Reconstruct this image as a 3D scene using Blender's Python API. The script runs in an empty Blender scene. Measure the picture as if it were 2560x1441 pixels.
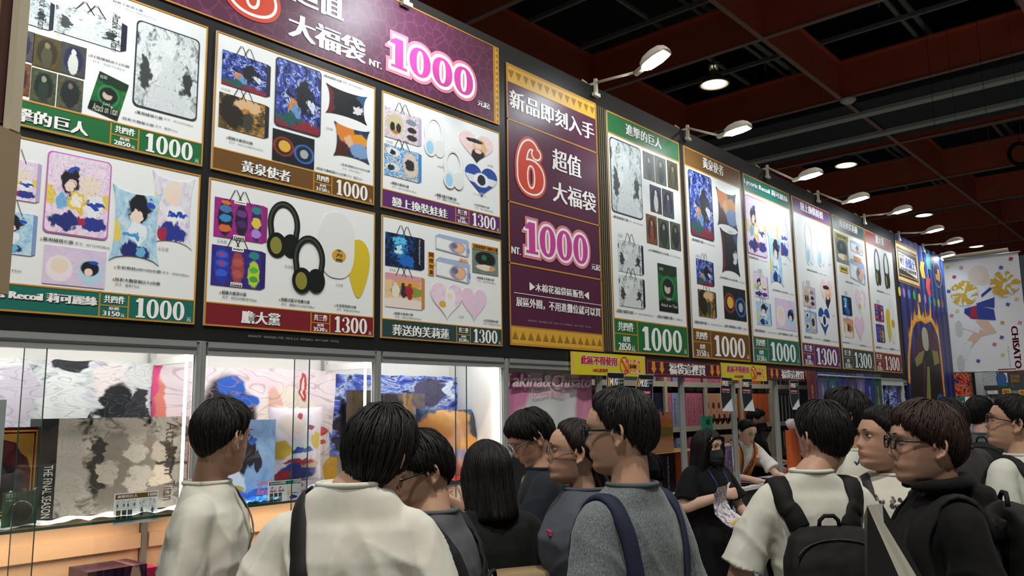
import bpy, math, random
import numpy as np
from mathutils import Vector, Matrix, Quaternion, noise
from mathutils.bvhtree import BVHTree

random.seed(7)
scene = bpy.context.scene
COL = scene.collection
rad = math.radians

# ------------------------------------------------------------------ camera
CAM = np.array([0.0, -3.35, 1.70])
FPX = 2011.58
YAW, PITCH, ROLL = rad(41.3722), rad(8.58), rad(-0.8991)
FW = np.array([math.cos(YAW)*math.cos(PITCH), math.sin(YAW)*math.cos(PITCH), math.sin(PITCH)])
_r = np.array([math.sin(YAW), -math.cos(YAW), 0.0]); _u = np.cross(_r, FW)
RT = math.cos(ROLL)*_r + math.sin(ROLL)*_u
UP = -math.sin(ROLL)*_r + math.cos(ROLL)*_u
cam_data = bpy.data.cameras.new('camera')
cam_data.sensor_width = 36.0
cam_data.lens = FPX/2560*36.0
cam_data.clip_end = 200
cam = bpy.data.objects.new('camera', cam_data)
COL.objects.link(cam)
cam.matrix_world = Matrix(((RT[0], UP[0], -FW[0], CAM[0]), (RT[1], UP[1], -FW[1], CAM[1]),
                           (RT[2], UP[2], -FW[2], CAM[2]), (0, 0, 0, 1)))
scene.camera = cam
cam_data.dof.use_dof = False

# ------------------------------------------------------------------ exposure, world
scene.view_settings.view_transform = 'Standard'
scene.view_settings.look = 'None'
scene.view_settings.exposure = 0.0
scene.view_settings.gamma = 1.0
scene.view_settings.use_curve_mapping = False
world = bpy.data.worlds.new('hall'); scene.world = world
world.use_nodes = True
world.node_tree.nodes['Background'].inputs[0].default_value = (0.75, 0.9, 1.0, 1)
world.node_tree.nodes['Background'].inputs[1].default_value = 0.035

def area_light(name, loc, target, size, power, color=(1, 1, 1), size_y=None, spread=math.pi, parent=None):
    d = bpy.data.lights.new(name, 'AREA')
    d.energy = power; d.color = color; d.size = size; d.spread = spread
    if size_y: d.shape = 'RECTANGLE'; d.size_y = size_y
    o = bpy.data.objects.new(name, d); COL.objects.link(o)
    o.location = loc
    o.rotation_euler = (Vector(target)-Vector(loc)).to_track_quat('-Z', 'Y').to_euler()
    if parent: o.parent = parent
    return o

# ------------------------------------------------------------------ pixel -> place on a real plane
def ray(x, y): return FW + RT*((x-1280)/FPX) + UP*((720.5-y)/FPX)
def wall(x, y, Y=0.0):
    d = ray(x, y); return CAM + d*((Y-CAM[1])/d[1])
def horiz(x, y, Z):
    d = ray(x, y); return CAM + d*((Z-CAM[2])/d[2])
def planex(x, y, X):
    d = ray(x, y); return CAM + d*(X/d[0])
def at(x, y, dep): return CAM + ray(x, y)*dep
ZO = {'a': (0, 0, .2915), 'b': (0, 340, .36082), 'c': (500, 0, .38864), 'd': (500, 430, .32622), 'e': (1240, 130, .53422),
      'f': (1500, 260, .45819), 'g': (1840, 420, .37479), 'h': (2220, 560, .31925), 'i': (0, 820, .43082), 'j': (480, 860, .30534),
      'k': (940, 860, .30534), 'l': (1260, 860, .40316), 'm': (1580, 880, .3893), 'n': (1860, 900, .37534), 'o': (350, 980, .37891),
      'p': (1420, 870, .09717), 'q': (1600, 880, .17969), 'r': (2000, 880, .11719), 's': (2230, 590, .09023), 't': (2360, 900, .13879),
      'u': (1640, 1040, .2782), '0': (0, 0, 1.0)}
def wz(z, x, y, Y=0.0):
    o = ZO[z]; p = wall(o[0]+x*o[2], o[1]+y*o[2], Y); return (p[0], p[2])

# ------------------------------------------------------------------ materials
MATS = {}
def srgb(h):
    if isinstance(h, str):
        h = h.lstrip('#'); c = [int(h[i:i+2], 16)/255 for i in (0, 2, 4)]
        return tuple(((x/12.92) if x <= .04045 else ((x+.055)/1.055)**2.4) for x in c)
    return tuple(h)
def mat(name, color=(.5, .5, .5), rough=.6, metal=0.0, spec=.5, emit=None, estr=1.0, noise_amt=0.0, noise_scale=8.0, bump=0.0, bump_scale=60.0, alpha_tint=None, sheen=0.0, coat=0.0):
    if name in MATS: return MATS[name]
    m = bpy.data.materials.new(name); m.use_nodes = True
    nt = m.node_tree; b = nt.nodes['Principled BSDF']
    c = srgb(color)
    b.inputs['Base Color'].default_value = (*c, 1); b.inputs['Roughness'].default_value = rough
    b.inputs['Metallic'].default_value = metal; b.inputs['Specular IOR Level'].default_value = spec
    if coat: b.inputs['Coat Weight'].default_value = coat; b.inputs['Coat Roughness'].default_value = .15
    if sheen: b.inputs['Sheen Weight'].default_value = sheen
    if emit is not None:
        b.inputs['Emission Color'].default_value = (*srgb(emit), 1); b.inputs['Emission Strength'].default_value = estr
    if noise_amt or bump:
        tc = nt.nodes.new('ShaderNodeTexCoord')
        if noise_amt:
            n = nt.nodes.new('ShaderNodeTexNoise'); n.inputs['Scale'].default_value = noise_scale; n.inputs['Detail'].default_value = 5
            nt.links.new(tc.outputs['Object'], n.inputs['Vector'])
            mx = nt.nodes.new('ShaderNodeMix'); mx.data_type = 'RGBA'
            mx.inputs[6].default_value = (*[max(0, x*(1-noise_amt)) for x in c], 1)
            mx.inputs[7].default_value = (*[min(1, x*(1+noise_amt)) for x in c], 1)
            nt.links.new(n.outputs['Fac'], mx.inputs[0]); nt.links.new(mx.outputs[2], b.inputs['Base Color'])
        if bump:
            n2 = nt.nodes.new('ShaderNodeTexNoise'); n2.inputs['Scale'].default_value = bump_scale; n2.inputs['Detail'].default_value = 3
            nt.links.new(tc.outputs['Object'], n2.inputs['Vector'])
            bp = nt.nodes.new('ShaderNodeBump'); bp.inputs['Strength'].default_value = bump; bp.inputs['Distance'].default_value = .01
            nt.links.new(n2.outputs['Fac'], bp.inputs['Height']); nt.links.new(bp.outputs['Normal'], b.inputs['Normal'])
    MATS[name] = m
    return m

def glass_mat(name, tint=(1, 1, 1), gloss=.05, rough=.0):
    if name in MATS: return MATS[name]
    m = bpy.data.materials.new(name); m.use_nodes = True; nt = m.node_tree; nt.nodes.clear()
    out = nt.nodes.new('ShaderNodeOutputMaterial'); mix = nt.nodes.new('ShaderNodeMixShader')
    t = nt.nodes.new('ShaderNodeBsdfTransparent'); g = nt.nodes.new('ShaderNodeBsdfGlossy')
    t.inputs[0].default_value = (*tint, 1); g.inputs['Roughness'].default_value = rough
    lw = nt.nodes.new('ShaderNodeLayerWeight'); pw_ = nt.nodes.new('ShaderNodeMath'); pw_.operation = 'POWER'; pw_.inputs[1].default_value = 5; mx = nt.nodes.new('ShaderNodeMath'); mx.operation = 'MULTIPLY_ADD'; mx.inputs[1].default_value = .5; mx.inputs[2].default_value = gloss
    nt.links.new(lw.outputs['Facing'], pw_.inputs[0]); nt.links.new(pw_.outputs[0], mx.inputs[0]); nt.links.new(mx.outputs[0], mix.inputs[0])
    nt.links.new(t.outputs[0], mix.inputs[1]); nt.links.new(g.outputs[0], mix.inputs[2]); nt.links.new(mix.outputs[0], out.inputs[0])
    MATS[name] = m
    return m

def film_mat(name):
    """thin crinkled cellophane: mostly clear, sparkling folds"""
    if name in MATS: return MATS[name]
    m = glass_mat(name, (.97, .98, 1), .05, .22); nt = m.node_tree
    g = [n for n in nt.nodes if n.type == 'BSDF_GLOSSY'][0]
    tc = nt.nodes.new('ShaderNodeTexCoord'); v = nt.nodes.new('ShaderNodeTexVoronoi'); v.inputs['Scale'].default_value = 11
    nt.links.new(tc.outputs['Object'], v.inputs['Vector'])
    bp = nt.nodes.new('ShaderNodeBump'); bp.inputs['Strength'].default_value = .35; bp.inputs['Distance'].default_value = .012
    nt.links.new(v.outputs['Distance'], bp.inputs['Height']); nt.links.new(bp.outputs['Normal'], g.inputs['Normal'])
    return m

def art(name, base, patches=(), scale=5.0, distort=.12, interp='LINEAR', rough=.5, detail=4.0, spec=.4, soft=.12, lines=None):
    """printed picture: abstract colour fields on the UV square.  base: list of (pos, colour) over a noise; patches: (u, v, ru, rv, colour)"""
    if name in MATS: return MATS[name]
    m = bpy.data.materials.new(name); m.use_nodes = True; nt = m.node_tree; L = nt.links.new
    b = nt.nodes['Principled BSDF']; b.inputs['Roughness'].default_value = rough; b.inputs['Specular IOR Level'].default_value = spec
    uv = nt.nodes.new('ShaderNodeUVMap')
    n = nt.nodes.new('ShaderNodeTexNoise'); n.inputs['Scale'].default_value = scale; n.inputs['Detail'].default_value = detail
    n.inputs['Roughness'].default_value = .6; n.inputs['Distortion'].default_value = 1.2
    L(uv.outputs[0], n.inputs['Vector'])
    ramp = nt.nodes.new('ShaderNodeValToRGB'); ramp.color_ramp.interpolation = interp
    els = ramp.color_ramp.elements
    while len(els) > 1: els.remove(els[-1])
    for i, (p, c) in enumerate(base):
        e = els[0] if i == 0 else els.new(p)
        e.position = p; e.color = (*srgb(c), 1)
    L(n.outputs['Fac'], ramp.inputs[0]); cur = ramp.outputs[0]
    if patches:
        n2 = nt.nodes.new('ShaderNodeTexNoise'); n2.inputs['Scale'].default_value = scale*1.3; n2.inputs['Detail'].default_value = 3
        L(uv.outputs[0], n2.inputs['Vector'])
        s = nt.nodes.new('ShaderNodeVectorMath'); s.operation = 'SUBTRACT'; s.inputs[1].default_value = (.5, .5, .5); L(n2.outputs['Color'], s.inputs[0])
        sc = nt.nodes.new('ShaderNodeVectorMath'); sc.operation = 'SCALE'; sc.inputs['Scale'].default_value = distort; L(s.outputs[0], sc.inputs[0])
        ad = nt.nodes.new('ShaderNodeVectorMath'); ad.operation = 'ADD'; L(uv.outputs[0], ad.inputs[0]); L(sc.outputs[0], ad.inputs[1])
        for (u, v, ru, rv, c) in patches:
            q = nt.nodes.new('ShaderNodeVectorMath'); q.operation = 'SUBTRACT'; q.inputs[1].default_value = (u, v, 0); L(ad.outputs[0], q.inputs[0])
            q2 = nt.nodes.new('ShaderNodeVectorMath'); q2.operation = 'MULTIPLY'; q2.inputs[1].default_value = (1/ru, 1/rv, 0); L(q.outputs[0], q2.inputs[0])
            ln = nt.nodes.new('ShaderNodeVectorMath'); ln.operation = 'LENGTH'; L(q2.outputs[0], ln.inputs[0])
            mr = nt.nodes.new('ShaderNodeMapRange'); mr.interpolation_type = 'SMOOTHSTEP'
            mr.inputs['From Min'].default_value = 1+soft; mr.inputs['From Max'].default_value = 1-soft
            L(ln.outputs['Value'], mr.inputs['Value'])
            mx = nt.nodes.new('ShaderNodeMix'); mx.data_type = 'RGBA'; L(mr.outputs[0], mx.inputs[0]); L(cur, mx.inputs[6])
            mx.inputs[7].default_value = (*srgb(c), 1); cur = mx.outputs[2]
    if lines:
        n3 = nt.nodes.new('ShaderNodeTexNoise'); n3.inputs['Scale'].default_value = lines[0]; n3.inputs['Detail'].default_value = 2; n3.inputs['Distortion'].default_value = .8; L(uv.outputs[0], n3.inputs['Vector'])
        a = nt.nodes.new('ShaderNodeMath'); a.operation = 'MULTIPLY'; a.inputs[1].default_value = lines[1]; L(n3.outputs['Fac'], a.inputs[0]); f = nt.nodes.new('ShaderNodeMath'); f.operation = 'PINGPONG'; f.inputs[1].default_value = .5; L(a.outputs[0], f.inputs[0])
        mr = nt.nodes.new('ShaderNodeMapRange'); mr.inputs['From Min'].default_value = .10; mr.inputs['From Max'].default_value = .0; mr.inputs['To Max'].default_value = lines[3]; L(f.outputs[0], mr.inputs['Value'])
        mx = nt.nodes.new('ShaderNodeMix'); mx.data_type = 'RGBA'; L(mr.outputs[0], mx.inputs[0]); L(cur, mx.inputs[6]); mx.inputs[7].default_value = (*srgb(lines[2]), 1); cur = mx.outputs[2]
    L(cur, b.inputs['Base Color'])
    MATS[name] = m
    return m

# ------------------------------------------------------------------ mesh building
class MB:
    def __init__(self): self.v = []; self.f = []; self.m = []; self.uv = []; self.sm = []; self.mats = []; self.ck = []; self.auto = True
    def mark(self):
        if len(self.f) not in self.ck: self.ck.append(len(self.f))
    def chunks(self):
        e = sorted(set([0]+self.ck+[len(self.f)])); out = []
        for a, c in zip(e, e[1:]):
            ix = sorted({i for f in self.f[a:c] for i in f}); mp = {v: i for i, v in enumerate(ix)}; b = MB(); b.mats = list(self.mats); b.v = [self.v[i] for i in ix]; b.f = [[mp[i] for i in f] for f in self.f[a:c]]; b.m = self.m[a:c]; b.uv = self.uv[a:c]; b.sm = self.sm[a:c]; out.append(b.slim())
        return out
    def slim(self):
        us = sorted(set(self.m)); self.mats = [self.mats[i] for i in us] if self.mats else []; self.m = [us.index(i) for i in self.m]; return self
    def mi(self, m):
        if m is None: return 0
        if m not in self.mats: self.mats.append(m)
        return self.mats.index(m)
    def add(self, verts, faces, m=None, uvs=None, smooth=False):
        o = len(self.v); k = self.mi(m)
        self.v += [tuple(p) for p in verts]
        for i, f in enumerate(faces):
            self.f.append([o+j for j in f]); self.m.append(k); self.sm.append(smooth)
            self.uv.append([uvs[j] for j in f] if uvs is not None else None)
        return self
    def box(self, lo, hi, m=None, M=None):
        x0, y0, z0 = lo; x1, y1, z1 = hi
        vs = [Vector(p) for p in ((x0, y0, z0), (x1, y0, z0), (x1, y1, z0), (x0, y1, z0), (x0, y0, z1), (x1, y0, z1), (x1, y1, z1), (x0, y1, z1))]
        if M is not None: vs = [M @ p for p in vs]
        uvs = [(0, 0), (1, 0), (1, 0), (0, 0), (0, 1), (1, 1), (1, 1), (0, 1)]
        return self.add(vs, [(0, 1, 5, 4), (1, 2, 6, 5), (2, 3, 7, 6), (3, 0, 4, 7), (4, 5, 6, 7), (3, 2, 1, 0)], m, uvs)
    def tube(self, pts, r, sides=10, m=None, cap=True, smooth=True, flat=1.0, up=None):
        pts = [Vector(p) for p in pts]; n = len(pts)
        rs = list(r) if hasattr(r, '__len__') else [r]*n
        rings = []; prev = None
        for i in range(n):
            t = (pts[min(i+1, n-1)]-pts[max(i-1, 0)])
            if t.length < 1e-9: t = Vector((0, 0, 1))
            t.normalize()
            a = prev if prev is not None else (Vector(up) if up is not None else (Vector((0, 0, 1)) if abs(t.z) < .9 else Vector((1, 0, 0))))
            a = (a-t*a.dot(t))
            if a.length < 1e-6: a = t.orthogonal()
            a.normalize(); prev = a; c = t.cross(a)
            rings.append([pts[i]+(a*math.cos(2*math.pi*k/sides)*flat+c*math.sin(2*math.pi*k/sides))*rs[i] for k in range(sides)])
        return self.loft(rings, m, cap, smooth)
    def loft(self, rings, m=None, cap=True, smooth=True, uvwrap=False):
        n = len(rings[0]); vs = [p for r in rings for p in r]; fs = []; K = len(rings)
        for i in range(K-1):
            for k in range(n):
                fs.append((i*n+k, i*n+(k+1) % n, (i+1)*n+(k+1) % n, (i+1)*n+k))
        if cap: fs.append(tuple(range(n))[::-1]); fs.append(tuple((K-1)*n+k for k in range(n)))
        return self.add(vs, fs, m, None, smooth)
    def grid(self, P, m=None, smooth=True, uv=True, flip=False):
        R = len(P); Cn = len(P[0]); vs = [p for r in P for p in r]
        fs = [(i*Cn+j, i*Cn+j+1, (i+1)*Cn+j+1, (i+1)*Cn+j) for i in range(R-1) for j in range(Cn-1)]
        if flip: fs = [f[::-1] for f in fs]
        uvs = [(j/(Cn-1), 1-i/(R-1)) for i in range(R) for j in range(Cn)]
        return self.add(vs, fs, m, uvs, smooth)
    def lathe(self, prof, m=None, n=32, cx=0, cy=0, cap=False):
        rings = [[(cx+r*math.cos(2*math.pi*k/n), cy+r*math.sin(2*math.pi*k/n), z) for k in range(n)] for r, z in prof]
        return self.loft(rings, m, cap)
    def prism(self, poly, y0, y1, m=None, side=None, rect=None):
        """polygon in the wall's (x, z), front face at y1 (towards the aisle), back at y0"""
        n = len(poly)
        xs = [p[0] for p in poly]; zs = [p[1] for p in poly]
        if rect is None: rect = (min(xs), min(zs), max(xs), max(zs))
        w = max(1e-6, rect[2]-rect[0]); h = max(1e-6, rect[3]-rect[1])
        uvs = [((x-rect[0])/w, (z-rect[1])/h) for x, z in poly]
        a = sum(poly[i][0]*poly[(i+1) % n][1]-poly[(i+1) % n][0]*poly[i][1] for i in range(n))
        idx = list(range(n)) if a > 0 else list(range(n))[::-1]
        self.add([(x, y1, z) for x, z in poly], [tuple(idx)], m, uvs)
        if abs(y1-y0) > 1e-6:
            vs = [(x, y1, z) for x, z in poly]+[(x, y0, z) for x, z in poly]; fs = []
            for q in range(n):
                i, j = idx[q], idx[(q+1) % n]
                fs.append((i, n+i, n+j, j))
            self.add(vs, fs, side or m, uvs+uvs)
        return self
    def rect(self, x0, z0, x1, z1, y0, y1, m=None, side=None):
        return self.prism([(x0, z0), (x1, z0), (x1, z1), (x0, z1)], y0, y1, m, side)
    def frame(self, x0, z0, x1, z1, w, y0, y1, m=None):
        self.rect(x0, z0, x1, z0+w, y0, y1, m); self.rect(x0, z1-w, x1, z1, y0, y1, m)
        self.rect(x0, z0+w, x0+w, z1-w, y0, y1, m); return self.rect(x1-w, z0+w, x1, z1-w, y0, y1, m)
    def transform(self, M):
        self.v = [tuple(M @ Vector(p)) for p in self.v]; return self
    def mesh(self, name):
        me = bpy.data.meshes.new(name); me.from_pydata(self.v, [], self.f)
        for m in self.mats: me.materials.append(m)
        if len(self.mats) > 1: me.polygons.foreach_set('material_index', self.m)
        me.polygons.foreach_set('use_smooth', self.sm)
        if any(u is not None for u in self.uv):
            ul = me.uv_layers.new(name='UVMap'); flat = []
            for f, u in zip(self.f, self.uv):
                if u is None: flat += [0.0, 0.0]*len(f)
                else:
                    for q in u: flat += [q[0], q[1]]
            ul.data.foreach_set('uv', flat)
        me.update()
        return me
    def build(self, name, m=None, parent=None):
        if m is not None and not self.mats: self.mats = [m]
        o = bpy.data.objects.new(name, self.mesh(name)); COL.objects.link(o)
        if parent is not None: o.parent = parent
        return o

def tag(o, label=None, cat=None, group=None, kind=None):
    if label: o['label'] = label
    if cat: o['category'] = cat
    if group: o['group'] = group
    if kind: o['kind'] = kind
    return o
def thing(name, label, cat, loc=(0, 0, 0), rotz=0.0, group=None):
    o = bpy.data.objects.new(name, None); COL.objects.link(o); o.empty_display_size = .1
    o.location = loc; o.rotation_euler = (0, 0, rotz)
    return tag(o, label, cat, group)
def struct(name, mb, m=None): return tag(mb.build(name, m), kind='structure')
def copy_tree(o, parent=None):
    c = o.copy(); COL.objects.link(c)
    if parent is not None: c.parent = parent
    for ch in o.children: copy_tree(ch, c)
    return c
def keep(o, root):
    """parent without moving: the part was built in world coordinates"""
    o.parent = root; o.matrix_parent_inverse = Matrix.LocRotScale(root.location, root.rotation_euler, root.scale).inverted()
    return o

# ------------------------------------------------------------------ lettering
_TXT = {}
def glyphs(s, shear=0.0, res=2):
    k = (s, shear, res)
    if k in _TXT: return _TXT[k]
    c = bpy.data.curves.new('lettering', 'FONT'); c.body = s; c.resolution_u = res; c.shear = shear
    o = bpy.data.objects.new('lettering', c); COL.objects.link(o)
    dg = bpy.context.evaluated_depsgraph_get()
    me = bpy.data.meshes.new_from_object(o.evaluated_get(dg))
    vs = [(v.co.x, v.co.y) for v in me.vertices]; fs = [tuple(p.vertices) for p in me.polygons]
    bpy.data.objects.remove(o); bpy.data.curves.remove(c); bpy.data.meshes.remove(me)
    _TXT[k] = (vs, fs)
    return _TXT[k]
def put_text(mb, s, box, y, m, bold=0.0, shear=0.0, res=2, M=None):
    """lettering whose ink fills box=(x0, z0, x1, z1) on the plane y; bold in metres thickens the uprights"""
    vs, fs = glyphs(s, shear, res)
    if not vs: return
    if mb.auto: mb.mark()
    xa, xb = min(p[0] for p in vs), max(p[0] for p in vs); ya, yb = min(p[1] for p in vs), max(p[1] for p in vs)
    x0, z0, x1, z1 = box
    sx = (x1-x0-2*bold)/max(1e-6, xb-xa); sz = (z1-z0)/max(1e-6, yb-ya)
    offs = [0.0] if bold <= 0 else [-bold, 0.0, bold]
    for i, d in enumerate(offs):
        P = [(x0+bold+(px-xa)*sx+d, y-.00012*i, z0+(py-ya)*sz) for px, py in vs]
        if M is not None: P = [M @ Vector(p) for p in P]
        mb.add(P, fs, m)
def zbox(z, x0, y0, x1, y1, Y=0.0):
    a = wz(z, x0, y0, Y); b = wz(z, x1, y1, Y); return (a[0], b[1], b[0], a[1])

def ell(cx, cz, rx, rz, n=40, a0=0.0, a1=2*math.pi, p=2.0):
    out = []
    for i in range(n):
        t = a0+(a1-a0)*i/n; c, s = math.cos(t), math.sin(t)
        out.append((cx+rx*math.copysign(abs(c)**(2/p), c), cz+rz*math.copysign(abs(s)**(2/p), s)))
    return out
def ring_poly(mb, outer, inner, y, m):
    n = len(outer); vs = [(x, y, z) for x, z in outer]+[(x, y, z) for x, z in inner]
    mb.add(vs, [(i, (i+1) % n, n+(i+1) % n, n+i) for i in range(n)], m)
def stroke(mb, pts, hw, y, m, e=0.0):
    """a drawn stroke of varying half width hw on the plane y"""
    n = len(pts); L = []; R = []
    for i in range(n):
        a = pts[max(0, i-1)]; b = pts[min(n-1, i+1)]; dx, dz = b[0]-a[0], b[1]-a[1]; l = math.hypot(dx, dz) or 1
        w = hw[i]+e; L.append((pts[i][0]-dz/l*w, y, pts[i][1]+dx/l*w)); R.append((pts[i][0]+dz/l*w, y, pts[i][1]-dx/l*w))
    mb.add(L+R, [(i, n+i, n+i+1, i+1) for i in range(n-1)], m)
def big_digit(mb, ch, x, z, w, h, y, m, e=0.0):
    """fat slab-serif numeral in a cell w x h with lower left (x, z); e grows the outline"""
    X = lambda u: x+u*w; Zc = lambda v: z+v*h
    if ch == '0':
        o = ell(X(.5), Zc(.5), .46*w+e, .5*h+e, 48, p=2.15); irx, irz = .15*w-e, .40*h-e
        if irx > .004: ring_poly(mb, o, ell(X(.5), Zc(.5), irx, irz, 48, p=2.3), y, m)
        else: mb.prism(o, y, y, m)
    elif ch == '1':
        for i, a in enumerate(([(.28, .06), (.72, .06), (.72, 1), (.28, 1)], [(.08, 0), (.92, 0), (.92, .09), (.08, .09)], [(.02, .78), (.4, .78), (.5, 1), (.3, 1), (.02, .86)])):
            xs = [p[0] for p in a]; zs = [p[1] for p in a]; cx = (min(xs)+max(xs))/2; cz = (min(zs)+max(zs))/2
            mb.prism([(X(u)+math.copysign(e, u-cx), Zc(v)+math.copysign(e, v-cz)) for u, v in a], y-.00015*i, y-.00015*i, m)
    elif ch == '3':
        up = []; wv = []
        for i in range(15):
            t = rad(165-i*(165+88)/14); up.append((X(.46+.30*math.cos(t)), Zc(.74+.215*math.sin(t)))); wv.append((.035+.12*max(0, math.cos(t))**1.2)*w)
        dn = []; wd = []
        for i in range(17):
            t = rad(88-i*(88+165)/16); dn.append((X(.46+.34*math.cos(t)), Zc(.265+.235*math.sin(t)))); wd.append((.035+.13*max(0, math.cos(t))**1.2)*w)
        stroke(mb, up, wv, y-.0001, m, e); stroke(mb, dn, wd, y-.0002, m, e)
        mb.prism(ell(X(.2), Zc(.77), .12*w+e, .09*h+e, 20), y-.0003, y-.0003, m); mb.prism(ell(X(.17), Zc(.2), .13*w+e, .095*h+e, 20), y-.0003, y-.0003, m)
    elif ch == '6':
        o = ell(X(.5), Zc(.32), .46*w+e, .32*h+e, 48, p=2.15); irx, irz = .15*w-e, .235*h-e
        if irx > .004: ring_poly(mb, o, ell(X(.5), Zc(.32), irx, irz, 48, p=2.3), y, m)
        else: mb.prism(o, y, y, m)
        pts = []; wv = []
        for i in range(20):
            t = i/19; a = rad(182-t*128); pts.append((X(.5+.32*math.cos(a)), Zc(.5+.455*math.sin(a)))); wv.append((.145-.085*t)*w)
        pts = [(X(.19), Zc(.3))]+pts; wv = [.145*w]+wv
        stroke(mb, pts, wv, y-.00015, m, e); mb.prism(ell(X(.70), Zc(.80), .14*w+e, .09*h+e, 20), y-.0003, y-.0003, m)
def big_number(mb, s, box, y, m, e=0.0):
    x0, z0, x1, z1 = box; n = len(s); wts = [.78 if c == '1' else 1.0 for c in s]; tot = sum(wts); cx = x0
    for c, wt in zip(s, wts):
        w = (x1-x0)*wt/tot; big_digit(mb, c, cx, z0, w, z1-z0, y, m, e); cx += w; y -= .00004
CASEP = 2.7
# ------------------------------------------------------------------ the hall: floor, ceiling, steelwork
M_floor = mat('carpet', '96928c', .9, noise_amt=.25, noise_scale=60)
M_ceil = mat('ceiling_black', '101213', .9)
M_beam = mat('beam_red', 'c05e44', .6, noise_amt=.15, noise_scale=1.5)
M_flange = mat('beam_flange', 'a07c70', .6)
M_strut = mat('strut_grey', '747a7a', .7)
M_duct = mat('duct_dark', '2a3638', .6)
M_ductlip = mat('duct_lip', 'c0c6c2', .6)
struct('floor', MB().box((-8, -12, -.1), (48, 14, 0)), M_floor)
struct('ceiling', MB().box((-8, -12, 9.9), (48, 14, 10.0)), M_ceil)
ZB = 8.0
def ibeam(lo, hi, axis):
    b = MB(); (x0, y0), (x1, y1) = lo, hi
    if axis == 'y':
        b.box((x0-.02, y0, ZB+.02), (x0+.02, y1, ZB+.78), M_beam); b.box((x0-.05, y0, ZB), (x0+.05, y1, ZB+.025), M_flange); b.box((x0-.13, y0, ZB+.76), (x0+.13, y1, ZB+.8), M_beam)
    else:
        b.box((x0, y0-.02, ZB+.021), (x1, y0+.02, ZB+.779), M_beam); b.box((x0, y0-.045, ZB+.001), (x1, y0+.045, ZB+.022), M_flange)
        b.box((x0, y0-.10, ZB+.765), (x1, y0+.10, ZB+.795), M_beam)
    return b
for i, x in enumerate((5.0, 8.92, 12.84, 16.65, 20.57, 24.75, 28.72, 32.7, 36.7, 40.6)):
    struct('beam_%d' % (i+1), ibeam((x, -11), (x, 13.5), 'y'))
for i, y in enumerate((-5.2, -1.55, 2.06, 5.66, 9.3)):
    struct('beam_%d' % (i+20), ibeam((2, y), (44, y), 'x'))
# the broad dark service duct with two pale lips
d = MB(); d.box((17.2, -11, ZB+.05), (20.2, 13.5, ZB+.5), M_duct)
for x in (17.9, 19.5): d.box((x-.12, -11, ZB-.03), (x+.12, 13.5, ZB+.06), M_ductlip)
struct('trim_1', d)
# light secondary grid above the beams
g = MB()
for k in range(26):
    x = 3.0+k*1.55
    if 17.0 < x < 20.4: continue
    g.box((x-.035, -11, 8.75), (x+.035, 13.5, 8.83), M_strut)
for k in range(14):
    y = -10+k*1.75; g.box((2, y-.03, 8.84), (44, y+.03, 8.9), M_strut)
for k in range(60):
    x = random.uniform(5, 40); y = random.uniform(-6, 10)
    g.box((x-.012, y-.012, 8.83), (x+.012, y+.012, 9.9), M_strut)
struct('trim_2', g)
p = MB()
for y, z in ((-3.3, 8.9), (.4, 9.1), (3.1, 9.0), (7.0, 9.2)):
    p.tube([(2, y, z), (44, y, z)], .06, 8, M_strut)
    p.tube([(2, y+.3, z+.1), (44, y+.3, z+.1)], .04, 8, M_strut)
struct('trim_3', p)
# smoke heads on the beams
for px, py, lab in ((2120, 249, 'white round smoke detector on the red beam crossing, nearest'),):
    c = horiz(px, py, ZB-.01); b = MB().lathe([(.001, -.09), (.1, -.08), (.16, -.03), (.16, 0)], mat('white_plastic', 'd8d8d2', .4), 20)
    o = b.build('smoke_detector'); o.location = c; tag(o, lab, 'smoke detector', 'smoke detectors on the ceiling beams')

# high-bay lamps
M_lampglow = mat('bay_glow', 'ffffff', .5, emit='fff6e0', estr=14.0)
M_lampgrey = mat('bay_metal', '80807a', .5, metal=.3)
M_reflector = mat('bay_reflector', 'e8e0cc', .4, emit='ffe6b8', estr=.6)
def high_bay(loc, label, power):
    t = thing('high_bay_lamp', label, 'lamp', loc, 0, 'round lamps hanging under the hall ceiling')
    b = MB().lathe([(.27, .0), (.30, -.01), (.31, .0), (.30, .02), (.15, .16), (.10, .20), (.10, .28)], M_lampgrey, 32); b.build('lamp_shade', None, t)
    MB().lathe([(.22, .012), (.295, -.004)], M_reflector, 32).build('reflector', None, t)
    MB().lathe([(.001, .006), (.22, .006)], M_lampglow, 32).build('diffuser', None, t)
    b = MB()
    for k in range(6):
        a = k*math.pi/3; b.box((-.012, .06, .19), (.012, .10, .42), M_lampgrey, Matrix.Rotation(a, 4, 'Z'))
    b.lathe([(.001, .42), (.09, .42), (.09, .38), (.001, .38)], M_lampgrey, 20); b.box((-.02, -.02, .42), (.02, .02, 9.9-loc[2]), M_lampgrey)
    b.build('housing', None, t)
    if power:
        d = bpy.data.lights.new('bay_light', 'AREA'); d.shape = 'DISK'; d.size = .44; d.energy = power; d.color = (1, .95, .86); d.spread = rad(150)
        o = bpy.data.objects.new('bay_light', d); COL.objects.link(o); o.location = (0, 0, -.03); o.parent = t
    return t
BAYP = 70
for (px, py, lab) in ((1786, 212, 'round high-bay lamp nearest the signboard, largest of those in view'), (2115, 414, 'round high-bay lamp hanging behind the third spotlight, right of centre'),
                      (2310, 539, 'round high-bay lamp seen above the fifth and sixth spotlights'), (2441, 617, 'small round high-bay lamp just above the hanging white banner')):
    high_bay(tuple(horiz(px, py, 8.05)), lab, BAYP)
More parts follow.
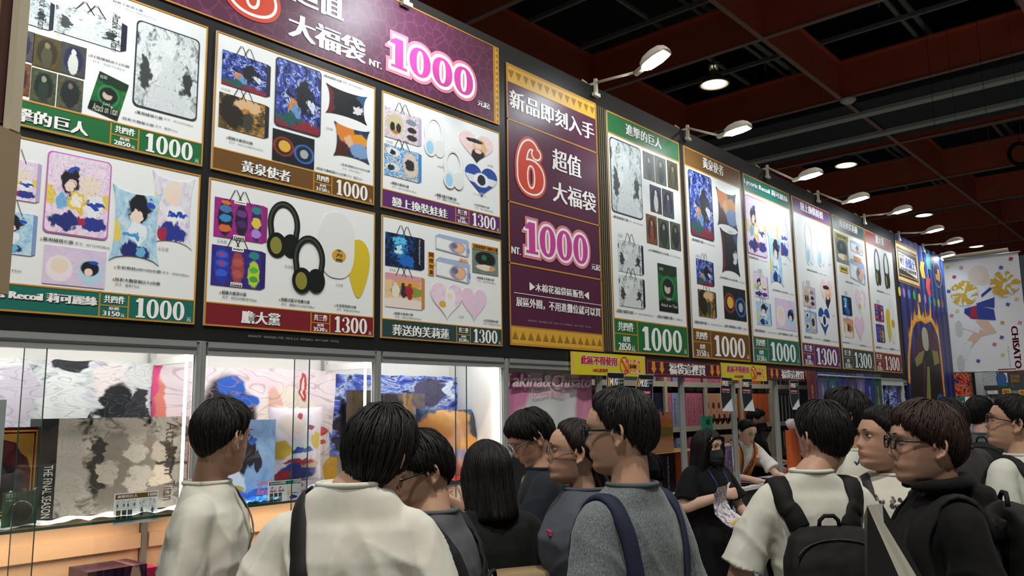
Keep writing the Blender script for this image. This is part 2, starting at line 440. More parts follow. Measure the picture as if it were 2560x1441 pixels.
for (x, y, lab) in ((7.0, -3.4, 'round high-bay lamp over the aisle, out of frame, third bay'), (1.0, -3.4, 'round high-bay lamp over the aisle, out of frame, near bay'), (-2.5, -3.4, 'round high-bay lamp over the aisle behind the viewer'),
                    (14.2, -3.4, 'round high-bay lamp over the aisle, out of frame, far bay'), (3.5, -8.0, 'round high-bay lamp over the neighbouring aisle, near'), (10.5, -8.0, 'round high-bay lamp over the neighbouring aisle, far')):
    high_bay((x, y, 8.05), lab, BAYP*(3.2 if x < 4 and y > -5 else 1.6 if x > 14 else 1.0))
c = horiz(2549, 385, 8.0); b = MB(); b.tube([tuple(c+RT*.27*math.cos(a)+UP*.27*math.sin(a)) for a in [2*math.pi*k/32 for k in range(33)]], .05, 10, M_ceil); b.tube([tuple(c+UP*.3), (c[0], c[1], 9.9)], .01, 6, M_ceil)
tag(b.build('hanging_ring'), 'black ring hanging below the red beams at the right border', 'ring')
# ------------------------------------------------------------------ the long signboard and its posters
M_black = mat('board_black', '1e1f20', .42, spec=.35)
M_gold = mat('print_gold', 'c08a2c', .45)
M_goldlight = mat('print_gold_light', 'd8a83c', .45)
M_golddark = mat('print_gold_dark', '9a6f20', .45)
M_white = mat('print_white', 'eef1f2', .40)
M_maroon = mat('print_maroon', '54233f', .38)
M_letter = mat('print_letter_white', 'f4f4f2', .42)
M_ink = mat('print_ink', '1a1a1c', .5)
M_grey = mat('print_grey', '86888a', .5)
M_orange = mat('print_orange', 'e08a28', .5)
M_red6 = mat('print_red', 'd3442c', .42)
M_red6h = mat('print_red_halo', 'cf4a34', .42)
M_mag = mat('print_magenta', 'c9409a', .42)
M_magh = mat('print_pink_halo', 'dd7f96', .42)
GREEN, BROWN, TEAL, PURP, SLATE, CRIM = [mat('print_'+n, c, .42) for n, c in (('green', '1f6b3a'), ('brown', '6e4a20'), ('teal', '1c6c60'), ('purple', '5e2a6c'), ('slate', '2c4848'), ('crimson', '7c1f2a'))]

b = MB(); b.box((.2, .002, 2.02), (12.10, .06, 4.11), M_black)
signboard = b.build('signboard'); tag(signboard, 'long black signboard above the display cases that carries all the posters', 'signboard')

# pictures ------------------------------------------------------------------
K = {}
K['sketch'] = art('art_sketch', [(.30, '2a2e30'), (.40, '9aa4a6'), (.52, 'dfe7e8'), (.75, 'c4cfd2')], [(.5, .45, .16, .2, 'd4dcdd'), (.32, .5, .10, .12, 'e3e9ea'), (.66, .55, .10, .12, 'd0d8da'), (.5, .78, .12, .12, 'e0e6e7'), (.84, .42, .09, .16, '33383a'), (.14, .40, .09, .18, '3b4143'), (.5, .12, .3, .16, 'd5dbe0')], 7, .2, lines=(7, 16, '4a5254', .6))
K['olive'] = art('art_olive', [(.4, '5a4e22'), (.6, '4a4020')], [(.5, .5, .38, .42, '2f2b1a'), (.5, .36, .2, .34, '514b38'), (.5, .72, .1, .1, '8a7a58')], 9, .08)
K['navyc'] = art('art_navy_card', [(.4, '4a4a34'), (.6, '3a3c50')], [(.5, .5, .38, .42, '22284e'), (.5, .36, .2, .34, 'd4d8d0'), (.5, .74, .1, .1, 'd8dcd8')], 9, .08)
K['greenc'] = art('art_green_card', [(.4, '5a5a34'), (.6, '2a4038')], [(.5, .5, .38, .42, '16241f'), (.5, .36, .2, .34, '26342c'), (.5, .72, .1, .1, '8f9684')], 9, .08)
K['tealc'] = art('art_teal_card', [(.4, '6a5a2c'), (.6, '24484a')], [(.5, .5, .38, .42, '182828'), (.5, .36, .2, .34, '202426'), (.5, .72, .09, .1, '7a6a5a')], 9, .08)
K['purplec'] = art('art_purple_card', [(.4, '5a5a3c'), (.6, '3a3458')], [(.5, .5, .38, .42, '26223e'), (.5, .36, .2, .34, '444858'), (.5, .72, .09, .1, '9a9aa0')], 9, .08)
K['brownc'] = art('art_brown_card', [(.4, '7a5a30'), (.6, '6a3424')], [(.5, .5, .38, .42, '401c16'), (.5, .36, .18, .34, '8a4430'), (.5, .72, .09, .1, 'b08a70')], 9, .08)
K['greyc'] = art('art_grey_card', [(.4, '6a6a50'), (.6, '586058')], [(.5, .5, .38, .42, '444a48'), (.5, .36, .2, .34, '343a3a'), (.5, .72, .09, .1, '9a9a90')], 9, .08)
K['badge'] = art('art_green_badge', [(.3, '0e2a18'), (.6, '1f7a3a'), (.8, '123c20')], [(.5, .9, .6, .16, '14301c'), (.5, .08, .6, .2, '0a1a12'), (.5, .5, .36, .26, '2c8a4c'), (.5, .5, .30, .22, '12201a'), (.46, .5, .16, .12, 'c8b8a4'), (.5, .6, .2, .08, '161a1a')], 5, .05)
K['chaos'] = art('art_blue_chaos', [(.30, '0c1028'), (.42, '2a3c94'), (.50, '4a62c8'), (.56, 'b8c8ee'), (.62, '1a2050'), (.72, '6a86dc')], [(.62, .52, .17, .25, '12121c'), (.36, .34, .12, .13, 'e08a2c'), (.44, .27, .1, .1, '6a9ad0'), (.5, .05, .6, .13, '8a2430'), (.3, .14, .3, .08, '1e5a58'), (.78, .42, .1, .09, 'dfe6f4')], 7, .3, 'CONSTANT', lines=(9, 8, '0c1028', .8))
K['goldbag'] = art('art_gold_bag', [(.3, '1e1a12'), (.5, '6a5424'), (.62, 'c8964a'), (.75, '3a3018')], [(.3, .55, .3, .5, '241e14'), (.62, .8, .3, .18, 'd8b48a'), (.60, .62, .1, .1, 'c07a30'), (.62, .32, .12, .3, '3c3a32')], 6, .25)
K['darkcush'] = art('art_dark_cushion', [(.4, '14161c'), (.6, '1c1a20')], [(.95, .7, .2, .4, '28567e'), (.06, .4, .14, .5, '6a1c2c'), (.76, .42, .12, .16, 'd8dadc'), (.7, .62, .16, .14, '101014')], 5, .3)
K['orgcush'] = art('art_orange_cushion', [(.4, '1c2230'), (.6, '28466a')], [(.3, .78, .26, .3, 'd8802c'), (.44, .52, .16, .2, 'e4b492'), (.72, .62, .24, .18, 'e0962a'), (.7, .3, .26, .22, '7c9ccc'), (.2, .2, .2, .3, '4c2018')], 5, .2)
K['ringbadge'] = art('art_ring_badges', [(.4, '121318'), (.6, '181a20')], [(.26, .5, .24, .3, 'a8342c'), (.26, .5, .20, .26, '2c2018'), (.28, .52, .14, .18, 'e0b040'), (.75, .42, .24, .30, '3c7ad8'), (.75, .42, .20, .26, '1c2434'), (.75, .42, .1, .14, 'a8b0b8')], 5, .03)
K['cheer'] = art('art_cheer_pink', [(.3, 'e8c8e4'), (.5, 'f2e2f4'), (.7, 'dcc0e4')], [(.36, .68, .16, .16, '1a1c22'), (.38, .62, .09, .08, 'f0d8cc'), (.68, .62, .17, .16, 'ece0d0'), (.70, .58, .08, .07, 'f2dccf'), (.40, .83, .08, .04, '2c50b8'), (.76, .40, .16, .12, 'eef2f8'), (.76, .40, .17, .035, '2848b0'), (.28, .42, .12, .1, '78b4e0'), (.30, .16, .26, .1, '26327c'), (.72, .17, .24, .1, '2c3a94'), (.56, .18, .06, .08, 'a82c48'), (.46, .42, .17, .13, 'e8c83c'), (.47, .43, .1, .08, 'f4f0e4'), (.05, .48, .09, .12, 'e8d060'), (.96, .48, .06, .1, 'e8d060')], 6, .24, lines=(6, 9, '504858', .5))
K['cheerblue'] = art('art_cheer_blue', [(.3, '86b8dc'), (.5, 'b0d4ea'), (.7, 'd4e8f2')], [(.55, .72, .22, .2, '1a1e26'), (.5, .62, .11, .1, 'f2dccf'), (.78, .8, .1, .05, '2c50b8'), (.5, .4, .2, .13, 'e8f0f8'), (.42, .36, .18, .04, '4c9cd8'), (.5, .14, .3, .12, '243074'), (.62, .14, .1, .1, '6cb4dc'), (.12, .4, .1, .14, 'e8d060')], 6, .24)
K['cheercush'] = art('art_cheer_white', [(.3, 'c8c0dc'), (.5, 'e4e0ee'), (.7, 'f2eef4')], [(.5, .74, .22, .16, 'eee0d2'), (.52, .68, .1, .09, 'f4dccf'), (.55, .46, .25, .12, 'eef2f8'), (.6, .44, .22, .035, '2848b0'), (.5, .2, .34, .14, '2c3a94'), (.26, .16, .12, .1, 'a82c48'), (.1, .5, .1, .16, 'e8d060')], 6, .24)
K['badgepair'] = art('art_badge_pair', [(.4, 'e0cfe8'), (.6, 'd4c4e4')], [(.25, .42, .21, .34, 'f0e6ee'), (.25, .5, .14, .2, 'eadcc8'), (.26, .40, .07, .1, 'f2d8c8'), (.76, .4, .21, .34, 'b8d8ee'), (.74, .5, .15, .2, '1c1e26'), (.72, .40, .07, .1, 'f2d8c8'), (.80, .66, .08, .05, '2c50b8')], 5, .03)
K['collage'] = art('art_collage_pink', [(.40, 'e8d8e4'), (.48, 'b8a0a8'), (.54, 'f0e8f0'), (.62, '8a7a6c'), (.70, 'e4d4e8')], [(.3, .5, .24, .34, 'c8bc94'), (.22, .4, .07, .16, '1c1c1e'), (.40, .4, .07, .16, '2a2a2c'), (.3, .24, .08, .07, 'b4743c'), (.78, .72, .16, .1, '7c8894'), (.8, .46, .14, .1, '2c2a28'), (.8, .2, .16, .1, '3a3034')], 8, .05)
K['collageblue'] = art('art_collage_blue', [(.40, '4a9ad8'), (.48, 'dce8f4'), (.54, '2c3038'), (.60, 'e8e0dc'), (.70, '6cb4e8')], [(.25, .8, .2, .13, 'e0e4e0'), (.24, .78, .08, .08, '202428'), (.76, .5, .22, .4, 'd8c8b8'), (.74, .5, .14, .2, '2a2830'), (.24, .3, .2, .14, 'd8dcd8'), (.2, .28, .1, .1, '30343c')], 9, .14, 'CONSTANT')
K['heartpink'] = art('art_heart_pink', [(.35, 'f0c8cc'), (.55, 'f4dcdc'), (.7, 'eec0c4')], [(.6, .56, .2, .28, 'e2b888'), (.55, .6, .1, .1, 'f0d0bc'), (.44, .74, .24, .07, '1c1c20'), (.55, .26, .2, .24, '1e1c22'), (.54, .42, .1, .07, 'f0d4c4')], 7, .1)
K['heartblue'] = art('art_heart_blue', [(.35, '1c3c8c'), (.55, '2850a8'), (.7, '183070')], [(.5, .55, 1., .12, 'dce4f0'), (.5, .55, .24, .22, 'eef2f8'), (.5, .55, .13, .17, '20242c')], 7, .05)
K['heartpastel'] = art('art_heart_pastel', [(.3, 'c8daf2'), (.45, 'f2dcea'), (.6, 'e8c8e4'), (.75, 'c0dcf4')], [(.6, .62, .16, .26, 'f2f2f0'), (.58, .66, .08, .09, 'f4e0d4'), (.56, .28, .2, .26, 'eef0ee'), (.36, .42, .12, .1, 'd8b040')], 3, .12)
K['heartplain'] = art('art_heart_plain', [(.3, 'b0d0f0'), (.45, 'eed0e6'), (.6, 'f0c0dc'), (.75, 'a8ccf0')], [], 2)
K['night'] = art('art_night', [(.3, '081028'), (.5, '0c2048'), (.62, '1c58a0'), (.72, '0a1838')], [(.42, .62, .16, .34, '2c84c8'), (.40, .8, .2, .1, '58c4ec'), (.36, .5, .1, .1, 'c4ecf8'), (.6, .2, .26, .16, '1c68c0'), (.9, .5, .12, .6, '0c1430')], 8, .4)
K['sunset'] = art('art_sunset', [(.3, 'e8b070'), (.5, 'e8cc9c'), (.65, 'c88c8c')], [(.5, .9, .6, .14, 'd89ca4'), (.6, .72, .4, .12, 'e0a850'), (.6, .5, .46, .16, '8a9844'), (.5, .12, .7, .18, 'ece0d8'), (.28, .5, .09, .22, 'e8e0d4'), (.5, .5, .09, .22, '3a2c40'), (.66, .5, .1, .22, 'a82c30'), (.28, .7, .05, .05, 'd8d8dc'), (.5, .7, .05, .05, '4c2c50'), (.66, .7, .05, .05, 'b83c30')], 5, .15)
K['stripsA'] = art('art_strips_magenta', [(.4, 'a82c90'), (.6, '942480')], [(.22, .5, .15, .46, '1c1c30'), (.22, .74, .12, .1, '4c78b0'), (.22, .90, .1, .05, 'e07828'), (.22, .5, .12, .1, '3a8cc8'), (.22, .24, .12, .1, 'd86c3c'), (.55, .5, .13, .42, '2a1c38'), (.55, .68, .1, .1, '6c3c88'), (.55, .4, .1, .1, '4c2c6c'), (.86, .5, .11, .5, '3a2468'), (.86, .84, .1, .1, '2c8888'), (.86, .5, .1, .14, 'e0c84c'), (.86, .22, .1, .12, 'b08ae0')], 9, .08)
K['stripsB'] = art('art_strips_violet', [(.4, '3c2c8c'), (.6, '342478')], [(.2, .5, .15, .46, '2a3aa0'), (.2, .78, .12, .09, '3c5cd8'), (.2, .56, .12, .09, '3c5cd8'), (.2, .32, .12, .09, '3c5cd8'), (.2, .78, .05, .04, 'c83c3c'), (.2, .56, .05, .04, 'c83c3c'), (.52, .5, .13, .4, 'a04848'), (.52, .62, .1, .1, 'b85c54'), (.52, .34, .1, .1, 'b85c54'), (.85, .86, .11, .1, '2c8888'), (.85, .38, .12, .34, 'b8d83c'), (.85, .48, .09, .08, '5cb83c'), (.85, .24, .09, .08, '4ca43c')], 9, .08)
K['inset'] = art('art_inset', [(.4, '6a7a74'), (.6, '7c8c84')], [(.5, .52, .4, .26, '14181a'), (.45, .56, .1, .1, '2c6c50'), (.5, .22, .36, .1, 'e8dcc0'), (.74, .2, .1, .08, 'd89c5c')], 4, .05)
K['glow'] = art('art_speaker_face', [(.4, 'e8ecf2'), (.6, 'f2f2ee')], [(.7, .5, .28, .45, '9a90b0'), (.76, .5, .18, .36, 'e8b88c'), (.6, .6, .1, .2, '6c7090')], 7, .12)
M_navybag = mat('print_navy', '10182c', .5); M_bluegrey = mat('print_bluegrey', 'a8b8d4', .45); M_wood = mat('print_tan', 'c08450', .5)
M_lav = mat('print_lavender', 'b8a8d0', .5); M_pkbor = mat('print_pinkborder', 'c070b8', .5); M_darkbor = mat('print_darkborder', '2c3440', .5)
M_phblack = mat('print_phone_black', '1c201e', .35); M_phwhite = mat('print_phone_white', 'e4e8e8', .4); M_phblue = mat('print_phone_blue', 'a0d0ee', .4); M_phgold = mat('print_phone_gold', '8c8a3c', .4)
M_catw = mat('print_cushion_white', 'e6eae8', .5); M_caty = mat('print_cushion_yellow', 'd8c02c', .5); M_catr = mat('print_cushion_red', '8c2434', .5); M_coin = mat('print_coin', 'd0a440', .5)
M_lily = mat('print_label_orange', 'e89c2c', .5); M_lyel = mat('print_label_yellow', 'e0d040', .5)
M_dustyblue = mat('print_dusty_blue', '7c98c8', .5)

YP = -.0065
def shape_poly(kind, x0, z0, x1, z1):
    w, h = x1-x0, z1-z0
    if kind == 'rect': return [(x0, z0), (x1, z0), (x1, z1), (x0, z1)]
    if kind == 'round':
        r = min(w, h)*.08; out = []
        for cx, cz, a in ((x1-r, z0+r, -90), (x1-r, z1-r, 0), (x0+r, z1-r, 90), (x0+r, z0+r, 180)):
            out += [(cx+r*math.cos(rad(a+k*15)), cz+r*math.sin(rad(a+k*15))) for k in range(7)]
        return out
    if kind == 'cushion':
        out = []
        C = [(0, 0), (1, 0), (1, 1), (0, 1)]
        for i in range(4):
            a, b2 = C[i], C[(i+1) % 4]
            for k in range(8):
                t = k/8; u = a[0]+(b2[0]-a[0])*t; v = a[1]+(b2[1]-a[1])*t; s = .09*math.sin(math.pi*t)**.6
                if i == 0: v += s
                elif i == 1: u -= s
                elif i == 2: v -= s
                else: u += s
                out.append((x0+u*w, z0+v*h))
        return out
    if kind == 'heart':
        out = []
        for k in range(40):
            t = 2*math.pi*k/40; hx = 16*math.sin(t)**3; hy = 13*math.cos(t)-5*math.cos(2*t)-2*math.cos(3*t)-math.cos(4*t)
            out.append((x0+w*(hx+16)/32, z0+h*(hy+17)/29))
        return out
    if kind == 'blob': return ell((x0+x1)/2, (z0+z1)/2, w/2, h/2, 40, p=2.6)
    if kind == 'pear':
        return [(x0+w*(.5+.5*math.sin(t)*(.72+.28*math.cos(t*1.0)*(-1 if False else 1))), z0+h*(.5+.5*math.cos(t))) for t in [2*math.pi*k/36 for k in range(36)]]
def picture(parent, kind, box, m, side=None, y=YP):
    x0, z0, x1, z1 = box; w, h = x1-x0, z1-z0; b = MB()
    if kind in ('rect', 'heart', 'cushion', 'blob', 'pear'):
        b.prism(shape_poly(kind, *box), y+.0015, y, m)
        nm = {'rect': 'card_picture', 'heart': 'heart_cushion_picture', 'cushion': 'cushion_picture', 'blob': 'cushion_picture', 'pear': 'cushion_picture'}[kind]
    elif kind == 'round':
        b.prism(shape_poly('round', *box), y+.0015, y, side or M_darkbor); e = w*.022
        b.prism(shape_poly('round', x0+e, z0+e, x1-e, z1-e), y, y-.0008, m); nm = 'blanket_picture'
    elif kind == 'bag':
        d = w*.085; fx1 = x1-d
        b.rect(x0, z0, fx1, z1, y+.0015, y, m)
        b.prism([(fx1, z0), (x1, z0+d*.5), (x1, z1-d*.3), (fx1, z1)], y+.0015, y, side or M_navybag)
        for q in (.26, .42):
            hx = x0+w*q; b2 = [(hx, z1-h*.06), (hx+w*.10, z1+h*.26), (hx+w*.14, z1+h*.27), (hx+w*.26, z1-h*.08)]
            stroke(b, b2, [w*.007]*4, y-.0006, M_ink)
        nm = 'bag_picture'
    elif kind in ('phones_black', 'phones_white'):
        dk = kind == 'phones_black'; M1 = M_phblack if dk else M_phwhite; M2 = M_phgold if dk else M_phblue
        pts = []; 
        for k in range(19):
            t = rad(200-k*220/18); pts.append((x0+w*(.5+.40*math.cos(t)), z0+h*(.60+.36*math.sin(t))))
        pts = [(pts[0][0]+w*.03, z0+h*.30)]+pts+[(pts[-1][0]-w*.03, z0+h*.30)]; stroke(b, pts, [w*.085]*21, y, M1)
        stroke(b, [(px-w*.02, pz) for px, pz in pts], [w*.03]*21, y-.0004, mat('print_phone_shine', '3c4440', .4) if dk else mat('print_phone_shine2', 'f4f6f6', .4))
        b.prism(ell(x0+w*.72, z0+h*.24, w*.27, h*.21), y+.0008, y-.0006, M1)
        b.prism(ell(x0+w*.30, z0+h*.22, w*.29, h*.22), y+.0008, y-.0012, M1)
        b.prism(ell(x0+w*.27, z0+h*.21, w*.17, h*.15), y, y-.0018, M2); nm = 'headphones_picture'
    elif kind == 'speaker':
        d = h*.22
        b.prism([(x0, z0+h*.15), (x1-w*.06, z0), (x1, z0+h*.1), (x1, z1-h*.14), (x1-w*.06, z1-h*.04), (x0+w*.10, z1), (x0, z1-h*.12)], y+.0015, y, M_bluegrey)
        b.prism([(x0+w*.02, z0+h*.2), (x1-w*.1, z0+h*.06), (x1-w*.1, z1-d-h*.1), (x0+w*.02, z1-d)], y, y-.0008, m)
        b.prism(ell(x1-w*.02, z0+h*.38, w*.035, h*.14), y, y-.001, M_dustyblue); nm = 'speaker_picture'
    o = b.build(nm, None, parent)
    return o

def rot_text(mb, s, box, y, m, shear=0.0, bold=0.0, cw=True):
    """lettering turned a quarter turn to read downwards inside box"""
    mb.auto and mb.mark(); x0, z0, x1, z1 = box; vs, fs = glyphs(s, shear, 2)
    xa, xb = min(p[0] for p in vs), max(p[0] for p in vs); ya, yb = min(p[1] for p in vs), max(p[1] for p in vs)
    for d in ([0] if not bold else [-bold, 0, bold]):
        P = [(x0+(py-ya)/(yb-ya)*(x1-x0), y, z1-(px-xa)/(xb-xa)*(z1-z0)+d) for px, py in vs]
        mb.add(P, fs, m)

def zb(z, t): return zbox(z, *t)
def marker(mb, s, x0, z0, h):
    mb.mark(); a, c = x0+h*.08, x0+h*.82; q, w = z0+h*.2, z0+h*.95; mb.prism([(a, q), (c, q), ((a+c)/2, w)] if s[0] == '▲' else [(a, (q+w)/2), (c, q), (c, w)], YP-.0003, YP-.0003, M_orange)
def caption(mb, z, s, *t, m=None, bold=.0003):
    if s[0] in '▲◀':
        x0, z0, x1, z1 = zb(z, t); h = (z1-z0)*.8; marker(mb, s, x0, z0, h); mb.auto = False; put_text(mb, s[1:], (x0+h, z0, x1, z1), YP-.0003, m or M_ink, bold); mb.auto = True
    else: put_text(mb, s, zb(z, t), YP-.0003, m or M_ink, 0)

PG = 'campaign posters on the black signboard'
fD1, fD2 = [(wall(px, 815)[0]-1.742)/.949 for px in (775.7, 823.0)]
def left_poster(rect, band, label, title, tbox, count, orig, price):
    x0, x1, z0, z1 = rect; w = x1-x0; r = thing('poster', label, 'poster', ((x0+x1)/2, 0, z0), 0, PG)
    P = []
    b = MB(); b.rect(x0, z0, x1, z1, .002, -.004, M_white); P.append(b.build('panel'))
    b = MB(); hb = .104; zt = z0+hb; xd1, xd2 = x0+w*fD1, x0+w*fD2
    b.rect(x0+.006, z0+.006, x1-.006, zt, -.004, -.005, band); P.append(b.build('title_band'))
    b = MB(); b.frame(x0, z0, x1, z1, .007, -.004, -.0062, M_gold)
    b.rect(x0, zt-.003, x1, zt+.003, -.004, -.006, M_gold)
    for xd in (xd1, xd2): b.rect(xd-.003, z0, xd+.003, zt, -.004, -.006, M_gold)
    b.rect(xd1, z0+hb*.5-.0025, xd2, z0+hb*.5+.0025, -.004, -.0059, M_gold); P.append(b.build('gold_border'))
    b = MB(); put_text(b, title, tbox, YP, M_letter, .0035)
    sh = MB(); o2 = (tbox[0]+.004, tbox[1]-.004, tbox[2]+.004, tbox[3]-.004); put_text(b, title, o2, -.0056, M_ink, .003); b.ck = []; P.append(b.build('title_lettering'))
    b = MB(); cw = xd2-xd1
    put_text(b, count, (xd1+cw*.13, z0+hb*.60, xd2-cw*.13, z0+hb*.90), YP, M_letter, .0016)
    put_text(b, '原價', (xd1+cw*.32, z0+hb*.33, xd2-cw*.32, z0+hb*.46), YP, M_letter, .0008)
    put_text(b, orig, (xd1+cw*.12, z0+hb*.10, xd2-cw*.28, z0+hb*.29), YP, M_letter, .0016)
    put_text(b, '元', (xd2-cw*.26, z0+hb*.09, xd2-cw*.12, z0+hb*.22), YP, M_letter, .0008)
    pw = x1-xd2; b.mark(); big_number(b, price, (xd2+pw*.10, z0+hb*.12, x1-pw*.16, z0+hb*.90), YP, M_letter)
    put_text(b, '元', (x1-pw*.13, z0+hb*.10, x1-pw*.06, z0+hb*.28), YP, M_letter, .0006); P += [c.build('price_lettering') for c in b.chunks()]
    for o in P: keep(o, r)
    return r
class Attach:
    """collects parts drawn in world coordinates and hangs them on their poster"""
    def __init__(self, root): self.r = root
    def pic(self, kind, z, t, m, side=None, y=YP):
        o = picture(None, kind, zb(z, t), m, side, y); keep(o, self.r); return o
    def put(self, mb, name):
        if len(mb.ck) < 2: return keep(mb.build(name), self.r)
        for c in mb.chunks(): o = keep(c.build(name), self.r)
        return o

Zlo, Zhi, Zlo2, Zhi2 = 2.801, 3.468, 2.087, 2.760
bx = zb('a', (290, 950, 750, 1175)); cwid = (bx[2]-bx[0])/2.93
r = left_poster((.735, 1.705, Zlo, Zhi), GREEN, 'poster with a green title band and sketch-style blanket, upper left of the signboard', '進擊的巨人', (bx[2]-cwid*4.93, bx[1], bx[2], bx[3]), '共四件', '2850', '1000')
A = Attach(r)
A.pic('bag', 'a', (480, 10, 1075, 460), K['sketch']); A.pic('bag', 'a', (0, -120, 450, 275), K['sketch'])
for t, k in (((290, 288, 505, 622), 'olive'), ((525, 355, 722, 680), 'navyc'), ((270, 578, 465, 908), 'greenc'), ((495, 640, 695, 965), 'tealc'), ((60, 215, 275, 540), 'purplec'), ((40, 500, 245, 830), 'brownc')): A.pic('rect', 'a', t, K[k])
A.pic('round', 'a', (1170, 165, 1680, 1050), K['sketch'])
q = [wz('a', *t) for t in ((745, 925), (1000, 1040), (1100, 735), (850, 612))]
b = MB(); b.add([(x, YP, z) for x, z in q], [(0, 1, 2, 3)], K['badge'], [(0, 0), (1, 0), (1, 1), (0, 1)]); A.put(b, 'badge_picture')
b = MB()
rot_text(b, 'Attack on Titan', zb('a', (962, 110, 1012, 450)), YP-.0006, M_ink, .2); rot_text(b, 'Attack on Titan', zb('a', (340, -80, 385, 262)), YP-.0006, M_ink, .2)
M_cream = mat('print_cream', 'd8d8c8', .5)
rot_text(b, 'THE FINAL SEASON', zb('a', (490, 120, 512, 300)), YP-.0006, M_cream)
put_text(b, 'Attack on Titan', zb('a', (790, 880, 1000, 1000)), YP-.0006, M_cream, 0, .3); put_text(b, 'Levi', zb('a', (880, 875, 935, 915)), YP-.0006, M_cream, 0, .3); put_text(b, '炫彩', zb('a', (855, 642, 915, 690)), YP-.0006, M_cream)
A.put(b, 'picture_lettering')
b = MB()
for s, *t in (('◀超級大紙袋Ⓐ款', 950, -5, 1222, 105), ('尺寸：W53.5×H40×D14.5cm', 975, 38, 1332, 178), ('◀A3海報組(8入)Ⓐ款', 748, 460, 1105, 588), ('尺寸：W29.7×H42cm', 790, 515, 1065, 612),
              ('▲萬用絨毯Ⓒ款', 1148, 945, 1390, 1030), ('尺寸：W115×H150cm', 1400, 1010, 1650, 1092), ('◀炫彩大胸章Ⓐ款', 1035, 1000, 1315, 1088), ('尺寸：直徑7.5cm', 1325, 1072, 1515, 1138)): caption(b, 'a', s, *t)
A.put(b, 'caption')

bx = zb('b', (345, 1090, 668, 1190)); rx = wz('b', 58, 1130)[0]; gw = lambda t: (lambda v: max(v)-min(v))([p[0] for p in glyphs(t)[0]]); bw = (bx[2]-rx)*gw('Lycoris Recoil 莉可麗絲')/gw('Recoil 莉可麗絲')
r = left_poster((.735, 1.700, Zlo2, Zhi2), TEAL, 'poster with a teal title band and two printed cushions, lower left of the signboard', 'Lycoris Recoil 莉可麗絲', (bx[2]-bw, bx[1], bx[2], bx[3]), '共四件', '3150', '1000')
A = Attach(r)
A.pic('bag', 'b', (-60, 130, 268, 470), K['cheer'], M_lav); A.pic('bag', 'b', (-90, 500, 238, 838), K['cheerblue'], M_dustyblue)
A.pic('round', 'b', (330, 98, 740, 728), K['cheer'], M_pkbor); A.pic('rect', 'b', (305, 752, 718, 1062), K['badgepair'])
A.pic('cushion', 'b', (1055, 238, 1325, 795), K['cheercush']); A.pic('cushion', 'b', (778, 330, 1095, 902), K['cheerblue'], y=YP-.001)
b = MB(); put_text(b, 'Takina&Chisato', zb('b', (400, 140, 710, 225)), YP-.0012, M_letter, 0, .25); A.put(b, 'picture_lettering')
b = MB()
for s, *t in (('▲萬用絨毯Ⓒ款', 273, 697, 505, 752), ('尺寸：W115×H150cm', 515, 735, 755, 788), ('▲全彩抱枕(30×50)Ⓐ款', 783, 895, 1112, 955), ('尺寸：W30×H50cm', 1120, 938, 1305, 978),
              ('◀炫彩大胸章組(2入)Ⓓ款', 770, 978, 1105, 1040), ('尺寸：直徑7.5cm', 793, 1018, 960, 1055), ('尺寸：W53.5×H40×D14.5cm', -220, 890, 142, 948)): caption(b, 'b', s, *t)
caption(b, 'b', '正反面', 1090, 768, 1162, 800, m=M_grey); A.put(b, 'caption')

r = left_poster((1.748, 2.683, Zlo, Zhi), BROWN, 'poster with a brown title band and blue anime-style blanket, upper row second from left', '黃泉使者', zb('c', (262, 1030, 578, 1178)), '共四件', '3150', '1000')
A = Attach(r)
A.pic('bag', 'c', (142, 318, 445, 635), K['chaos']); A.pic('bag', 'c', (122, 590, 435, 900), K['goldbag'])
A.pic('round', 'c', (485, 362, 770, 890), K['chaos']); A.pic('rect', 'c', (465, 825, 728, 1095), K['ringbadge'])
A.pic('cushion', 'c', (808, 535, 1070, 808), K['darkcush']); A.pic('cushion', 'c', (858, 778, 1085, 1062), K['orgcush'], y=YP-.001)
b = MB()
for s, *t in (('◀萬用絨毯Ⓐ款', 788, 478, 908, 532), ('尺寸：W115×H150cm', 914, 522, 1042, 580), ('▲超級大紙袋Ⓐ款', 163, 872, 335, 935), ('尺寸：W53.5×H40×D14.5cm', 183, 908, 400, 975),
              ('▲全彩抱枕(50×50)Ⓐ款', 897, 1048, 1090, 1112), ('尺寸：W50×H50cm', 912, 1078, 1028, 1118), ('◀炫彩大胸章組(2入)Ⓐ款', 738, 1072, 938, 1138), ('尺寸：直徑7.5cm', 944, 1124, 1038, 1164)): caption(b, 'c', s, *t)
for t in ((132, 562, 190, 592), (805, 815, 850, 842)): caption(b, 'c', '正反面', *t, m=M_grey)
A.put(b, 'caption')

r = left_poster((1.743, 2.690, Zlo2, Zhi2), CRIM, 'poster with a dark red title band and black headphones, lower row second from left', '膽大黨', zb('d', (312, 1062, 610, 1182)), '共三件', '3530', '1300')
A = Attach(r)
A.pic('bag', 'd', (110, 190, 505, 555), K['stripsA'], mat('print_magbag', '8c2478', .5)); A.pic('bag', 'd', (88, 555, 490, 910), K['stripsB'], mat('print_violetbag', '2c2068', .5))
A.pic('phones_black', 'd', (515, 208, 760, 685), None); A.pic('phones_black', 'd', (705, 475, 950, 952), None, y=YP-.0025)
A.pic('pear', 'd', (1098, 500, 1318, 980), M_caty); A.pic('blob', 'd', (912, 285, 1175, 835), M_catw, y=YP-.001)
b = MB(); x0, z0, x1, z1 = zb('d', (1005, 590, 1110, 700)); b.prism(ell((x0+x1)/2, (z0+z1)/2, (x1-x0)/2, (z1-z0)/2), YP-.001, YP-.0022, M_coin); A.put(b, 'coin_picture')
b = MB(); b.auto = False
for i, ch in enumerate('千万両'): put_text(b, ch, zb('d', (1032, 592+i*36, 1084, 622+i*36)), YP-.003, M_ink, .0008)
